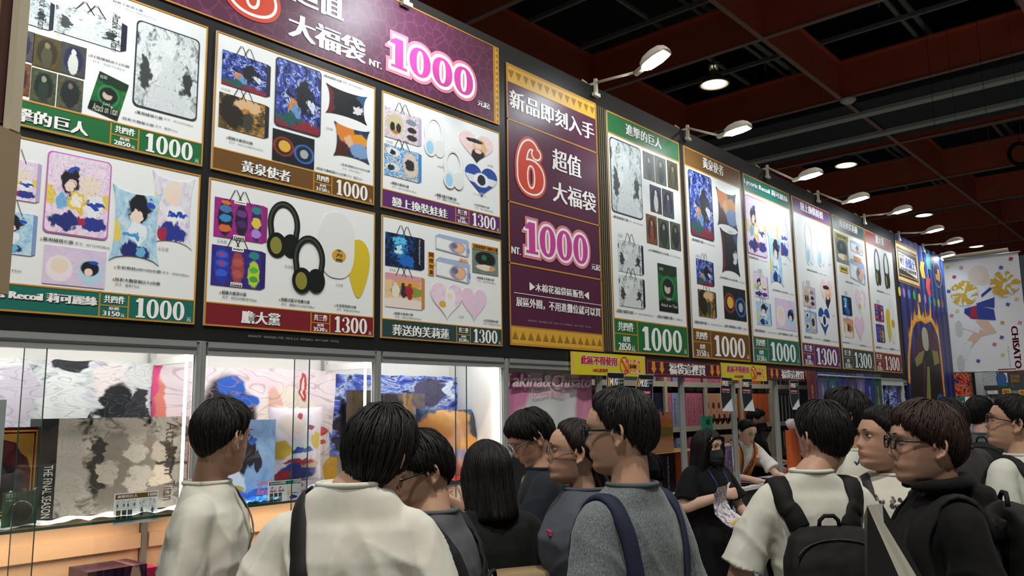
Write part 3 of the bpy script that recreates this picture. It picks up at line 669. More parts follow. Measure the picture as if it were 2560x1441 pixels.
for t in ((258, 216, 348, 262), (240, 573, 328, 620)):
    x0, z0, x1, z1 = zb('d', t); b.mark(); b.rect(x0, z0, x1, z1, YP-.0008, YP-.001, M_letter); put_text(b, 'DAN', (x0+.006, z0+.007, x1-.006, z1-.007), YP-.0014, M_ink, .0015)
for t in ((248, 482, 335, 530), (228, 845, 315, 888)):
    x0, z0, x1, z1 = zb('d', t); b.mark(); b.rect(x0, z0, x1, z1, YP-.0008, YP-.001, M_letter); put_text(b, 'DAN DA', (x0+.004, (z0+z1)/2+.002, x1-.004, z1-.003), YP-.0014, M_ink); put_text(b, 'DAN', (x0+.004, z0+.002, x1-.004, (z0+z1)/2), YP-.0014, M_ink, .0015)
A.put(b, 'picture_lettering')
b = MB()
for s, *t in (('▲超級大紙袋Ⓐ款', 140, 905, 350, 955), ('尺寸：W53.5×H40×D14.5cm', 165, 945, 427, 998), ('▲頭戴式藍牙耳機Ⓐ款', 597, 962, 835, 1012), ('尺寸：展開W15.5×H20×D8cm', 618, 1003, 870, 1048),
              ('▲大造型抱枕Ⓐ款', 1022, 1010, 1192, 1048), ('尺寸：W48×H63×D5cm', 1042, 1045, 1220, 1080)): caption(b, 'd', s, *t)
for s, *t in (('正反面', 125, 515, 198, 550), ('左右面', 643, 712, 705, 742), ('正反面', 1035, 855, 1090, 880)): caption(b, 'd', s, *t, m=M_grey)
A.put(b, 'caption')

r = left_poster((2.733, 3.698, Zlo, Zhi), PURP, 'poster with a purple title band, white headphones and heart cushions, upper row third from left', '戀上換裝娃娃', zb('c', (1230, 1265, 1588, 1410)), '共三件', '3530', '1300')
A = Attach(r)
A.pic('bag', 'c', (1186, 683, 1420, 950), K['collage'], M_lav); A.pic('bag', 'c', (1182, 922, 1420, 1185), K['collageblue'], mat('print_skybag', '3c84c4', .5))
A.pic('phones_white', 'c', (1436, 725, 1572, 1035), None); A.pic('phones_white', 'c', (1558, 938, 1692, 1240), None, y=YP-.0025)
A.pic('heart', 'c', (1662, 822, 1882, 1090), K['heartpink']); A.pic('heart', 'c', (1700, 1040, 1908, 1300), K['heartblue'], y=YP-.001)
b = MB()
for s, *t in (('▲超級大紙袋Ⓐ款', 1220, 1165, 1340, 1212), ('尺寸：W53.5×H40×D14.5cm', 1232, 1195, 1387, 1245), ('▲頭戴式藍牙耳機Ⓐ款', 1505, 1240, 1645, 1295), ('尺寸：展開W15.5×H20×D8cm', 1520, 1268, 1668, 1318),
              ('▲大造型抱枕Ⓐ款', 1755, 1308, 1858, 1345), ('尺寸：W61.5×H54×D5cm', 1765, 1330, 1882, 1370)): caption(b, 'c', s, *t)
for s, *t in (('正反面', 1195, 900, 1235, 925), ('左右面', 1523, 1062, 1560, 1085), ('正反面', 1845, 1055, 1880, 1080)): caption(b, 'c', s, *t, m=M_grey)
A.put(b, 'caption')
b = MB(); put_text(b, 'My Dress-Up Darling', zb('c', (1205, 705, 1292, 745)), YP-.0006, M_letter, 0, .2); put_text(b, 'My Dress-Up Darling', zb('c', (1750, 1225, 1840, 1272)), YP-.002, M_letter, 0, .2); A.put(b, 'picture_lettering')

r = left_poster((2.739, 3.700, Zlo2, Zhi2), SLATE, 'poster with a dark slate title band and pale blue speakers, lower row third from left', '葬送的芙莉蓮', zb('d', (1468, 1168, 1905, 1285)), '共三件', '3530', '1300')
A = Attach(r)
A.pic('bag', 'd', (1416, 458, 1714, 762), K['night']); A.pic('bag', 'd', (1414, 768, 1716, 1064), K['sunset'], M_wood)
A.pic('speaker', 'd', (1800, 470, 2056, 660), K['glow']); A.pic('speaker', 'd', (1802, 648, 2064, 862), K['glow'])
A.pic('rect', 'd', (2080, 545, 2280, 802), K['inset']); A.pic('heart', 'd', (1995, 880, 2192, 1160), K['heartplain']); A.pic('heart', 'd', (1760, 838, 2010, 1150), K['heartpastel'], y=YP-.001)
b = MB(); b.auto = False
x0, z0, x1, z1 = zb('d', (2080, 545, 2278, 622)); b.rect(x0, z1-.033, x1, z1, YP-.001, YP-.002, M_lily); put_text(b, '音箱插電即可磁吸充電', (x0+.006, z1-.029, x1-.006, z1-.005), YP-.0026, M_ink, .0008)
x0, z0, x1, z1 = zb('d', (1743, 612, 1788, 798)); b.mark(); b.rect(x0, z0, x1, z1, YP, YP-.001, M_lily)
b.prism([(x1, (z0+z1)/2-.01), (x1+.008, (z0+z1)/2), (x1, (z0+z1)/2+.01)], YP, YP-.001, M_lily)
for i, ch in enumerate('開燈效果'):
    hh = (z1-z0)/4; put_text(b, ch, (x0+.005, z1-(i+1)*hh+.004, x1-.005, z1-i*hh-.004), YP-.0016, M_ink, .0008)
b.mark(); put_text(b, '-溫暖黃光-', zb('d', (1975, 660, 2052, 702)), YP-.001, M_orange, .0006); A.put(b, 'label_lettering')
b = MB()
for s, *t in (('▲夜燈藍牙音箱Ⓐ款', 2108, 800, 2248, 838), ('尺寸：W20×H7.8×D8cm', 2122, 828, 2258, 862), ('▲超級大紙袋Ⓐ款', 1475, 1072, 1628, 1105), ('尺寸：W53.5×H40×D14.5cm', 1492, 1102, 1688, 1138),
              ('◀大造型抱枕Ⓐ款', 2162, 1128, 2280, 1158), ('尺寸：W56×H51×D5cm', 2168, 1155, 2295, 1182)): caption(b, 'd', s, *t)
for s, *t in (('正反面', 1443, 740, 1492, 762), ('正反面', 1975, 1100, 2015, 1122)): caption(b, 'd', s, *t, m=M_grey)
A.put(b, 'caption')
b = MB(); rot_text(b, "Frieren: Beyond Journey's End", zb('d', (1668, 520, 1684, 712)), YP-.0006, M_letter); A.put(b, 'picture_lettering')
M_cr = mat('print_credit', '9a9a96', .5)
b = MB(); CREDIT = '©HK/AOTF   ©HA/SQEX, PTSG   ©SL/A, A, B   ©SF/SQEX,K   ©KY,T.A/S/FP   ©YT/S,D'
put_text(b, CREDIT, zb('d', (367, 1248, 1062, 1312)), -.001, M_cr); keep(b.build('credit_lettering'), signboard)

# top banner ---------------------------------------------------------------
M_scale = mat('banner_maroon', '5a2444', .46, spec=.5)
nt = M_scale.node_tree; tc = nt.nodes.new('ShaderNodeTexCoord'); vo = nt.nodes.new('ShaderNodeTexVoronoi'); vo.feature = 'DISTANCE_TO_EDGE'; vo.inputs['Scale'].default_value = 14
cr = nt.nodes.new('ShaderNodeValToRGB'); cr.color_ramp.elements[0].position = .02; cr.color_ramp.elements[0].color = (*srgb('6c3054'), 1); cr.color_ramp.elements[1].position = .07; cr.color_ramp.elements[1].color = (*srgb('55213f'), 1)
nt.links.new(tc.outputs['Object'], vo.inputs['Vector']); nt.links.new(vo.outputs['Distance'], cr.inputs[0]); nt.links.new(cr.outputs[0], nt.nodes['Principled BSDF'].inputs['Base Color'])
zbot = wall(1246, 313)[2]; ztop = wall(1243, 120)[2]
r = thing('banner', 'wide maroon banner with huge pink price, top left of the signboard', 'banner', (2.2, 0, zbot))
A = Attach(r)
b = MB(); b.rect(.735, zbot, 3.655, ztop, .002, -.004, M_scale); A.put(b, 'panel')
b = MB(); b.frame(.735, zbot, 3.655, ztop, .007, -.004, -.006, M_gold); A.put(b, 'gold_border')
def tri_strip(mb, x0, z0, x1, z1, vertical, up, n, y=-.006):
    mb.rect(x0, z0, x1, z1, .002, y+.001, M_goldlight)
    mb.frame(x0, z0, x1, z1, .006, y+.001, y, M_gold)
    for k in range(n):
        t0 = (k+.12)/n; t1 = (k+.88)/n
        if vertical:
            a, c2 = z0+(z1-z0)*t0, z0+(z1-z0)*t1; mb.prism([(x1-(x1-x0)*.3, a), (x1-(x1-x0)*.3, c2), (x0+(x1-x0)*.3, (a+c2)/2)], y, y-.0004, M_golddark)
        else:
            a, c2 = x0+(x1-x0)*t0, x0+(x1-x0)*t1; h = z1-z0
            zl, zh = (z0+h*.28, z1-h*.28)
            mb.prism([(a, zl), (c2, zl), ((a+c2)/2, zh)] if up else [(a, zh), (c2, zh), ((a+c2)/2, zl)], y, y-.0004, M_golddark)
b = MB(); tri_strip(b, 3.659, zbot, 3.702, ztop, True, False, 13); A.put(b, 'gold_strip')
def outlined(mb, s, box, y, fill, e1, e2, halo):
    big_number(mb, s, box, y, halo, e2); big_number(mb, s, box, y-.0006, M_letter, e1); big_number(mb, s, box, y-.0012, fill, 0)
b = MB(); bx = zb('c', (1205, 225, 1765, 640)); outlined(b, '1000', (bx[0]+.012, bx[1], bx[2]-.012, bx[3]), YP, M_mag, .020, .038, M_magh); A.put(b, 'price_lettering')
bx = zb('c', (160, -330, 505, 180)); b = MB(); outlined(b, '6', (bx[0]+.02, bx[1]+.02, bx[2]-.02, bx[3]-.02), YP, M_red6, .016, .036, M_red6h); A.put(b, 'numeral')
b = MB(); put_text(b, '大福袋', zb('c', (565, 70, 1060, 420)), YP, M_letter, .009)
lo = zb('c', (565, 70, 1060, 420)); ch = (lo[2]-lo[0])/2.95; zz = wz('c', 850, 118)[1]; xr = wz('c', 920, 118)[0]
put_text(b, '超值', (xr-ch*1.98, zz, xr, zz+ch*1.12), YP, M_letter, .009)
put_text(b, 'NT.', zb('c', (1083, 378, 1165, 450)), YP, M_letter, .003); put_text(b, '元起', zb('c', (1780, 642, 1860, 710)), YP, M_letter, .002); A.put(b, 'lettering')

# the upright maroon panel ---------------------------------------------------
x0, x1 = 3.774, 4.786; r = thing('panel_sign', 'tall maroon panel with a big red six and pink price, middle of the signboard', 'sign', (4.28, 0, 2.10)); A = Attach(r)
zs = [wz('e', *t)[1] for t in ((50, 137), (50, 312), (57, 699), (62, 987), (68, 1280))]; Z0, Z1 = 2.10, 3.976
b = MB(); b.rect(x0, Z0, x1, Z1, .002, -.004, M_maroon); A.put(b, 'panel')
b = MB(); b.frame(x0, Z0, x1, Z1, .009, -.004, -.006, M_gold)
for z in zs[1:4]: b.rect(x0, z-.005, x1, z+.005, -.004, -.006, M_gold)
A.put(b, 'gold_border')
b = MB(); tri_strip(b, x0+.009, zs[0], x1-.009, Z1-.009, False, False, 13); A.put(b, 'gold_strip'); b = MB(); tri_strip(b, x0+.009, Z0+.009, x1-.009, zs[4], False, True, 13); A.put(b, 'gold_strip')
b = MB(); bx = zb('e', (130, 792, 430, 1000)); outlined(b, '1000', bx, YP, M_mag, .018, .036, M_magh); A.put(b, 'price_lettering')
bx = zb('e', (92, 402, 226, 682)); b = MB(); outlined(b, '6', bx, YP, M_red6, .014, .032, M_red6h); A.put(b, 'numeral')
b = MB()
for s, bo, *t in (('新品即刻入手', .006, 58, 172, 457, 418), ('超值', .006, 258, 448, 397, 595), ('大福袋', .006, 260, 602, 466, 757), ('NT.', .003, 68, 910, 113, 952), ('元起', .002, 442, 990, 485, 1028),
                  ('▶木棉花福袋區販售◀', .0025, 153, 1078, 432, 1160), ('展區外圈，不用進攤位就可以買', .0025, 90, 1145, 487, 1242)): put_text(b, s, zb('e', t), YP, M_letter, bo)
b.mark(); q = wz('e', 83, 1127); q2 = wz('e', 490, 1187); b.rect(q[0], q[1]-.002, q2[0], q[1]+.002, -.004, YP, M_letter)
put_text(b, CREDIT, zb('e', (145, 1253, 440, 1295)), YP, M_cr); A.put(b, 'lettering')
b = MB()
for k in range(5):
    x = 4.80+k*.026; b.rect(x-.0035, 2.105, x+.0035, 3.97, .002, -.002, mat('pinstripe', '7a6a48', .5))
keep(b.build('pinstripes'), signboard)

# the row of tall posters -----------------------------------------------------
zt1 = wz('f', 40, 152)[1]; zp1 = wz('f', 75, 1170)[1]; zpm = wz('f', 78, 1251)[1]
fR = (wz('f', 200, 1190)[0]-4.925)/1.091
def right_poster(x0, x1, band, label, title, tbox, count, orig, price):
    z0, z1 = 2.106, 3.966; w = x1-x0; r = thing('poster', label, 'poster', ((x0+x1)/2, 0, z0), 0, PG); A = Attach(r)
    b = MB(); b.rect(x0, z0, x1, z1, .002, -.004, M_white); A.put(b, 'panel')
    b = MB(); b.rect(x0, zt1, x1, z1, -.004, -.005, band); A.put(b, 'title_band'); b = MB(); b.rect(x0, z0, x1, zp1, -.004, -.005, band); A.put(b, 'price_band')
    xd = x0+w*fR; b = MB(); b.frame(x0, z0, x1, z1, .012, -.004, -.0062, M_gold)
    for z in (zt1, zp1): b.rect(x0, z-.005, x1, z+.005, -.004, -.006, M_gold)
    b.rect(xd-.005, z0, xd+.005, zp1, -.004, -.006, M_gold); b.rect(x0, zpm-.004, xd, zpm+.004, -.004, -.0059, M_gold); A.put(b, 'gold_border')
    b = MB(); put_text(b, title, tbox, YP, M_letter, .004); o2 = (tbox[0]+.006, tbox[1]-.006, tbox[2]+.006, tbox[3]-.006); put_text(b, title, o2, -.0056, M_ink, .003); b.ck = []; A.put(b, 'title_lettering')
    b = MB(); cw = xd-x0; hp = zp1-zpm; hq = zpm-z0
    put_text(b, count, (x0+cw*.16, zpm+hp*.2, xd-cw*.16, zp1-hp*.18), YP, M_letter, .004)
    put_text(b, '原價', (x0+cw*.36, z0+hq*.58, xd-cw*.34, z0+hq*.88), YP, M_letter, .002)
    put_text(b, orig, (x0+cw*.16, z0+hq*.12, xd-cw*.32, z0+hq*.52), YP, M_letter, .0035); put_text(b, '元', (xd-cw*.30, z0+hq*.10, xd-cw*.14, z0+hq*.40), YP, M_letter, .002)
    pw = x1-xd; hh = zp1-z0; b.mark(); big_number(b, price, (xd+pw*.08, z0+hh*.12, x1-pw*.13, z0+hh*.86), YP, M_letter)
    put_text(b, '元', (x1-pw*.10, z0+hh*.11, x1-pw*.04, z0+hh*.25), YP, M_letter, .001); A.put(b, 'price_lettering')
    return A
def caps(A, z, lst, notes=()):
    b = MB()
    for s, *t in lst:
        x0, z0, x1, z1 = zb(z, t); a, c = (s.split(' ', 1)+[''])[:2]; n1 = len(a)*1.0; f = n1*1.25/(n1*1.25+len(c)*.62)
        h = (z1-z0)*.8; marker(b, a, x0, z0, h); b.auto = False; put_text(b, a[1:], (x0+h, z0, x0+(x1-x0)*f*.98, z1), YP-.0003, M_ink, .0004)
        if c: put_text(b, c, (x0+(x1-x0)*f, z0+(z1-z0)*.1, x1, z0+(z1-z0)*.7), YP-.0003, M_ink)
        b.auto = True
    for s, *t in notes: put_text(b, s, zb(z, t), YP-.003, M_grey)
    A.put(b, 'caption')
S1, S2 = ' 尺寸：W115×H150cm', ' 尺寸：W53.5×H40×D14.5cm'
def slim(z, x0, y0, x1, h=16): # a one-line box: left top corner, right end at the same height on the wall
    a = wz(z, x0, y0); c = wz(z, x1, y0); return a, c
A = right_poster(4.925, 6.016, GREEN, 'tall poster with green bands, first of the row right of the maroon panel', '進擊的巨人', zb('f', (135, 105, 333, 250)), '共四件', '2850', '1000')
A.pic('round', 'f', (47, 175, 232, 638), K['sketch'])
for t, k in (((230, 255, 297, 428), 'greyc'), ((295, 280, 360, 452), 'greyc'), ((362, 305, 425, 475), 'olive'), ((268, 438, 335, 605), 'navyc'), ((335, 460, 402, 630), 'purplec'), ((247, 598, 312, 773), 'brownc'), ((312, 622, 378, 795), 'greenc'), ((378, 640, 440, 805), 'tealc')): A.pic('rect', 'f', t, K[k])
A.pic('bag', 'f', (93, 738, 238, 940), K['sketch']); A.pic('bag', 'f', (98, 930, 245, 1122), K['sketch'], y=YP-.001); A.pic('rect', 'f', (310, 868, 425, 1145), K['badge'])
b = MB(); rot_text(b, 'Attack on Titan', zb('f', (206, 772, 220, 935)), YP-.002, M_ink); rot_text(b, 'Attack on Titan', zb('f', (214, 960, 228, 1118)), YP-.003, M_ink)
put_text(b, 'Attack on Titan', zb('f', (328, 1085, 418, 1118)), YP-.001, M_cream, 0, .3); put_text(b, 'Levi', zb('f', (360, 1050, 382, 1075)), YP-.001, M_cream, 0, .3); put_text(b, '炫彩', zb('f', (318, 890, 342, 912)), YP-.001, M_cream); A.put(b, 'picture_lettering')
caps(A, 'f', [('▲萬用絨毯Ⓒ款'+S1, 65, 605, 234, 668), ('▲A3海報組(8入)Ⓐ款 尺寸：W29.7×H42cm', 258, 788, 438, 848), ('▲超級大紙袋Ⓐ款'+S2, 82, 1117, 290, 1165), ('▲炫彩大胸章Ⓐ款 尺寸：直徑7.5cm', 305, 1150, 447, 1187)], [('正反面', 92, 705, 118, 728)])
A = right_poster(6.097, 7.182, BROWN, 'tall poster with brown bands and blue blanket picture, second of the row', '黃泉使者', zb('f', (555, 288, 672, 398)), '共四件', '3150', '1000')
A.pic('round', 'f', (475, 352, 622, 755), K['chaos']); A.pic('cushion', 'f', (628, 450, 750, 698), K['orgcush']); A.pic('cushion', 'f', (650, 672, 762, 945), K['darkcush'], y=YP-.001)
A.pic('bag', 'f', (520, 842, 622, 1002), K['chaos']); A.pic('bag', 'f', (530, 1010, 635, 1172), K['goldbag'], y=YP-.001); A.pic('rect', 'f', (668, 992, 798, 1190), K['ringbadge'])
caps(A, 'f', [('▲萬用絨毯Ⓐ款'+S1, 495, 730, 624, 782), ('▲全彩抱枕(50×50)Ⓐ款 尺寸：W50×H50cm', 648, 938, 788, 984), ('▲超級大紙袋Ⓐ款'+S2, 508, 1180, 665, 1218), ('▲炫彩大胸章組(2入)Ⓐ款 尺寸：直徑7.5cm', 672, 1203, 803, 1238)], [('正反面', 518, 820, 540, 840), ('正反面', 698, 690, 718, 706)])
A = right_poster(7.261, 8.363, TEAL, 'tall poster with teal bands and pink blanket picture, third of the row', 'Lycoris Recoil 莉可麗絲', zb('g', (48, 62, 342, 238)), '共四件', '3150', '1000')
A.pic('round', 'g', (52, 172, 207, 608), K['cheer'], M_pkbor); A.pic('cushion', 'g', (250, 272, 362, 628), K['cheercush']); A.pic('cushion', 'g', (205, 430, 318, 800), K['cheerblue'], y=YP-.001)
A.pic('bag', 'g', (113, 705, 217, 878), K['cheer'], M_lav); A.pic('bag', 'g', (130, 888, 237, 1058), K['cheerblue'], M_dustyblue); A.pic('rect', 'g', (254, 865, 402, 1092), K['badgepair'])
caps(A, 'g', [('▲萬用絨毯Ⓒ款'+S1, 82, 585, 205, 634), ('▲全彩抱枕(30×50)Ⓐ款 尺寸：W30×H50cm', 237, 805, 384, 854), ('▲超級大紙袋Ⓐ款'+S2, 117, 1073, 272, 1112), ('▲炫彩大胸章組(2入)Ⓓ款 尺寸：直徑7.5cm', 275, 1097, 413, 1132)], [('正反面', 112, 682, 132, 700), ('正反面', 308, 632, 330, 648)])
A = right_poster(8.442, 9.552, PURP, 'tall poster with purple bands, white headphones and hearts, fourth of the row', '戀上換裝娃娃', zb('g', (422, 225, 580, 348)), '共三件', '3530', '1300')
A.pic('phones_white', 'g', (447, 345, 522, 662), None); A.pic('phones_white', 'g', (525, 375, 600, 672), None)
A.pic('bag', 'g', (438, 780, 532, 940), K['collage'], M_lav); A.pic('bag', 'g', (452, 948, 542, 1107), K['collageblue'], M_dustyblue); A.pic('heart', 'g', (555, 735, 652, 962), K['heartpink']); A.pic('heart', 'g', (543, 928, 630, 1127), K['heartblue'], y=YP-.001)
caps(A, 'g', [('▲頭戴式藍牙耳機Ⓐ款 尺寸：展開W15.5×H20×D8cm', 467, 672, 605, 724), ('▲超級大紙袋Ⓐ款'+S2, 447, 1118, 568, 1152), ('▲大造型抱枕Ⓐ款 尺寸：W61.5×H54×D5cm', 573, 1140, 680, 1170)], [('左右面', 610, 640, 628, 655), ('正反面', 436, 755, 452, 772), ('正反面', 638, 980, 652, 995)])
A = right_poster(9.641, 10.759, SLATE, 'tall poster with slate bands and pale speakers, fifth of the row', '葬送的芙莉蓮', zb('g', (683, 342, 808, 445)), '共三件', '3530', '1300')
A.pic('rect', 'g', (653, 422, 752, 652), K['inset']); A.pic('speaker', 'g', (758, 478, 844, 592), K['glow']); A.pic('speaker', 'g', (752, 600, 862, 788), K['glow'])
A.pic('bag', 'g', (700, 850, 774, 992), K['night']); A.pic('bag', 'g', (711, 1000, 785, 1137), K['sunset'], M_wood); A.pic('heart', 'g', (788, 800, 876, 1022), K['heartpastel']); A.pic('heart', 'g', (785, 985, 862, 1168), K['heartplain'], y=YP-.001)
b = MB(); b.auto = False
x0, z0, x1, z1 = zb('g', (655, 422, 745, 490)); b.rect(x0, z1-.075, x1, z1, YP-.001, YP-.002, M_lyel); put_text(b, '音箱插電即可磁吸充電', (x0+.02, z1-.066, x1-.02, z1-.012), YP-.0026, M_ink, .002)
x0, z0, x1, z1 = zb('g', (688, 648, 745, 708)); b.mark(); b.rect(x0, z0, x1, z1, YP, YP-.001, M_orange); b.rect(x0+.008, z0+.008, x1-.008, z1-.008, YP, YP-.0014, M_lyel); put_text(b, '開燈效果', (x0+.03, z0+.02, x1-.03, z1-.02), YP-.002, M_ink, .002)
b.mark(); put_text(b, '-溫暖黃光-', zb('g', (775, 582, 840, 645)), YP-.001, M_orange, .002); A.put(b, 'label_lettering')
caps(A, 'g', [('▲夜燈藍牙音箱Ⓐ款 尺寸：W20×H7.8×D8cm', 725, 752, 824, 792), ('▲超級大紙袋Ⓐ款'+S2, 708, 1158, 815, 1182), ('▲大造型抱枕Ⓐ款 尺寸：W56×H51×D5cm', 818, 1178, 906, 1200)])
A = right_poster(10.793, 11.909, CRIM, 'tall poster with dark red bands and black headphones, last of the row', '膽大黨', zb('g', (925, 445, 985, 525)), '共三件', '3530', '1300')
A.pic('phones_black', 'g', (911, 530, 970, 797), None); A.pic('phones_black', 'g', (973, 560, 1030, 817), None)
A.pic('bag', 'g', (919, 905, 987, 1032), K['stripsA'], mat('print_magbag', '8c2478', .5)); A.pic('bag', 'g', (929, 1040, 994, 1170), K['stripsB'], mat('print_violetbag', '2c2068', .5)); A.pic('pear', 'g', (988, 935, 1046, 1170), M_caty); A.pic('blob', 'g', (1012, 866, 1070, 1172), M_catw, y=YP-.001)
b = MB(); x0, z0, x1, z1 = zb('g', (1030, 1010, 1058, 1070)); b.prism(ell((x0+x1)/2, (z0+z1)/2, (x1-x0)/2, (z1-z0)/2), YP-.001, YP-.0022, M_coin); A.put(b, 'coin_picture')
caps(A, 'g', [('▲頭戴式藍牙耳機Ⓐ款 尺寸：展開W15.5×H20×D8cm', 935, 812, 1027, 852), ('▲超級大紙袋Ⓐ款'+S2, 928, 1188, 1012, 1214), ('▲大造型抱枕Ⓐ款 尺寸：W48×H63×D5cm', 1018, 1201, 1090, 1224)])
# ------------------------------------------------------------------ end panel of the signboard
def wave_mat(name, c1, c2, scale, rough=.45):
    m = mat(name, c1, rough); nt = m.node_tree; uv = nt.nodes.new('ShaderNodeUVMap'); w = nt.nodes.new('ShaderNodeTexWave'); w.inputs['Scale'].default_value = scale
    w.inputs['Distortion'].default_value = 1.5; w.inputs['Detail'].default_value = 2; w.inputs['Detail Scale'].default_value = .6
    mp = nt.nodes.new('ShaderNodeMapping'); mp.inputs['Scale'].default_value = (1, .08, 1); nt.links.new(uv.outputs[0], mp.inputs[0]); nt.links.new(mp.outputs[0], w.inputs[0])
    cr = nt.nodes.new('ShaderNodeValToRGB'); cr.color_ramp.elements[0].color = (*srgb(c1), 1); cr.color_ramp.elements[1].color = (*srgb(c2), 1)
    nt.links.new(w.outputs[0], cr.inputs[0]); nt.links.new(cr.outputs[0], nt.nodes['Principled BSDF'].inputs['Base Color']); return m
M_curt = wave_mat('print_curtain', '15173a', '33358a', 2.6); M_curtb = wave_mat('print_curtain_blue', '0e1430', '2450b0', 1.8)
M_flame = mat('print_flame', 'e89a2c', .45); M_flame2 = mat('print_flame_light', 'f6d060', .45); M_wine = mat('print_wine', '4a1c34', .45); M_darkfig = mat('print_dark_brown', '1e1612', .5)
r = thing('panel_sign', 'tall purple curtain panel with flames at the far end of the signboard', 'sign', (13.4, 0, .02)); A = Attach(r)
b = MB(); b.rect(12.104, .02, 14.69, 4.11, .06, -.003, M_curt); A.put(b, 'panel')
b = MB(); q = wz('s', 700, 300); b.rect(q[0], 3.15, 14.68, 4.10, -.003, -.004, M_curtb); A.put(b, 'curtain')
def poly_z(z, pts): return [wz(z, *p) for p in pts]
b = MB(); b.prism(poly_z('h', [(195, 1440), (200, 1000), (235, 870), (300, 800), (360, 860), (395, 980), (420, 1200), (440, 1440)]), -.003, -.004, M_wine); A.put(b, 'arch')
b = MB(); path = [(165, 1250), (160, 1050), (172, 900), (185, 800), (215, 745), (250, 735), (290, 760), (330, 740), (365, 800), (392, 880), (405, 980), (418, 1100), (432, 1250), (450, 1440)]
W = poly_z('h', path); stroke(b, W, [.05]*len(W), -.0045, M_flame); rnd = random.Random(3)
for i in range(len(W)-1):
    for k in range(3):
        t = rnd.random(); px = W[i][0]+(W[i+1][0]-W[i][0])*t; pz = W[i][1]+(W[i+1][1]-W[i][1])*t; hh = rnd.uniform(.1, .30); ww = rnd.uniform(.03, .06); dx = rnd.uniform(-.08, .1)
        b.prism([(px-ww, pz-.03), (px+ww, pz-.03), (px+dx, pz+hh)], -.0045-.00003*(i*3+k), -.005-.00003*(i*3+k), M_flame); b.prism([(px-ww*.4, pz-.02), (px+ww*.4, pz-.02), (px+dx*.6, pz+hh*.6)], -.005-.00003*(i*3+k), -.0054-.00003*(i*3+k), M_flame2)
A.put(b, 'flames')
b = MB(); b.prism(poly_z('h', [(180, 1440), (178, 1120), (230, 1030), (290, 985), (370, 990), (405, 1100), (415, 1440)]), -.0045, -.0055, M_darkfig)
b.prism(poly_z('h', [(300, 1440), (304, 1120), (322, 1120), (338, 1440)]), -.0055, -.006, mat('print_olive_gold', '8c8444', .5)); b.prism(poly_z('h', [(270, 1300), (275, 1080), (292, 1060), (296, 1380)]), -.0055, -.0062, M_wine)
x0, z0, x1, z1 = zb('h', (255, 805, 322, 1000)); b.prism(ell((x0+x1)/2, (z0+z1)/2, (x1-x0)/2, (z1-z0)/2, p=2.6), -.0055, -.006, mat('print_silver', 'b0b0a0', .5))
b.prism(poly_z('h', [(205, 1060), (240, 1010), (285, 990), (262, 1090), (220, 1120)]), -.006, -.0066, mat('print_olive_gold', '8c8444', .5)); b.prism(poly_z('h', [(340, 990), (385, 1000), (400, 1090), (360, 1110)]), -.006, -.0066, MATS['print_olive_gold'])
x0, z0, x1, z1 = zb('h', (375, 1330, 445, 1460)); b.prism(ell((x0+x1)/2, (z0+z1)/2, (x1-x0)/2, (z1-z0)/2), -.006, -.0066, mat('print_steel_blue', '2c5c98', .5)); A.put(b, 'abstract_print')
for i, (px, py, c) in enumerate(((88, 530, 'e0d040'), (123, 540, 'b070c8'), (162, 550, '3c90d8'), (203, 560, '40b050'), (244, 582, 'e0d040'), (290, 588, 'b070c8'), (326, 602, '3c90c8'), (362, 612, '40a050'), (395, 622, 'd0c048'), (425, 628, '906090'))):
    x, z = wz('h', px, py); b = MB(); b.prism(ell(x, z, .06, .07, 20), -.003, -.0046, mat('print_bulb_'+c, c, .4)); A.put(b, 'coloured_bulb')

M_board2 = mat('print_dark_olive', '2c302c', .4); M_redfr = mat('print_dark_red', '5c1820', .4)
b = MB(); ox = wz('s', 65, 118)[0]; oz = wz('s', 65, 118)[1]; bx1 = wz('s', 768, 1440)[0]; bz0 = wz('s', 140, 1245)[1]; fw = .11
b.rect(ox, bz0, bx1, oz, -.003, -.005, M_redfr); b.rect(ox+fw*.5, bz0+fw, bx1-fw*.5, oz-fw, -.005, -.006, M_board2)
b.frame(ox, bz0, bx1, oz, .012, -.005, -.0065, M_gold); b.frame(ox+fw*.5, bz0+fw, bx1-fw*.5, oz-fw, .012, -.006, -.007, M_goldlight)
M_dot = mat('print_dot', 'f2e8b0', .4)
for k in range(26):
    x = ox+.04+(bx1-ox-.08)*k/25
    for z in (oz-fw*.5, bz0+fw*.5): b.prism(ell(x, z, .015, .03, 10), -.005, -.0062, M_dot)
for k in range(12):
    z = bz0+.1+(oz-bz0-.2)*k/11
    for x in (ox+fw*.25, bx1-fw*.25): b.prism(ell(x, z, .018, .02, 10), -.005, -.0062, M_dot)
A.put(b, 'marquee_frame')
b = MB(); M_blueL = mat('print_title_blue', '3c54c0', .45); 
cx0, cx1 = ox+fw*.5+.06, bx1-fw*.5-.05; cz0, cz1 = bz0+fw+.02, oz-fw-.04; cw, chh = cx1-cx0, cz1-cz0
b.prism([(cx0, cz0+chh*.22), (cx0+cw*.6, cz0+chh*.12), (cx1, cz0), (cx1, cz0+chh*.32), (cx0+cw*.9, cz0+chh*.88), (cx0, cz1)], -.006, -.0068, M_letter)
for s, u0, v0, u1, v1, mm, bo in (('被追放的', .03, .83, .32, .95, M_ink, .003), ('轉生', .04, .45, .30, .80, M_ink, .004), ('重騎士', .33, .38, .92, .86, M_blueL, .012), ('用遊戲知識開無雙', .04, .16, .96, .34, M_ink, .003)):
    put_text(b, s, (cx0+cw*u0, cz0+chh*v0, cx0+cw*u1, cz0+chh*v1), -.0074, mm, bo)
A.put(b, 'title_lettering')
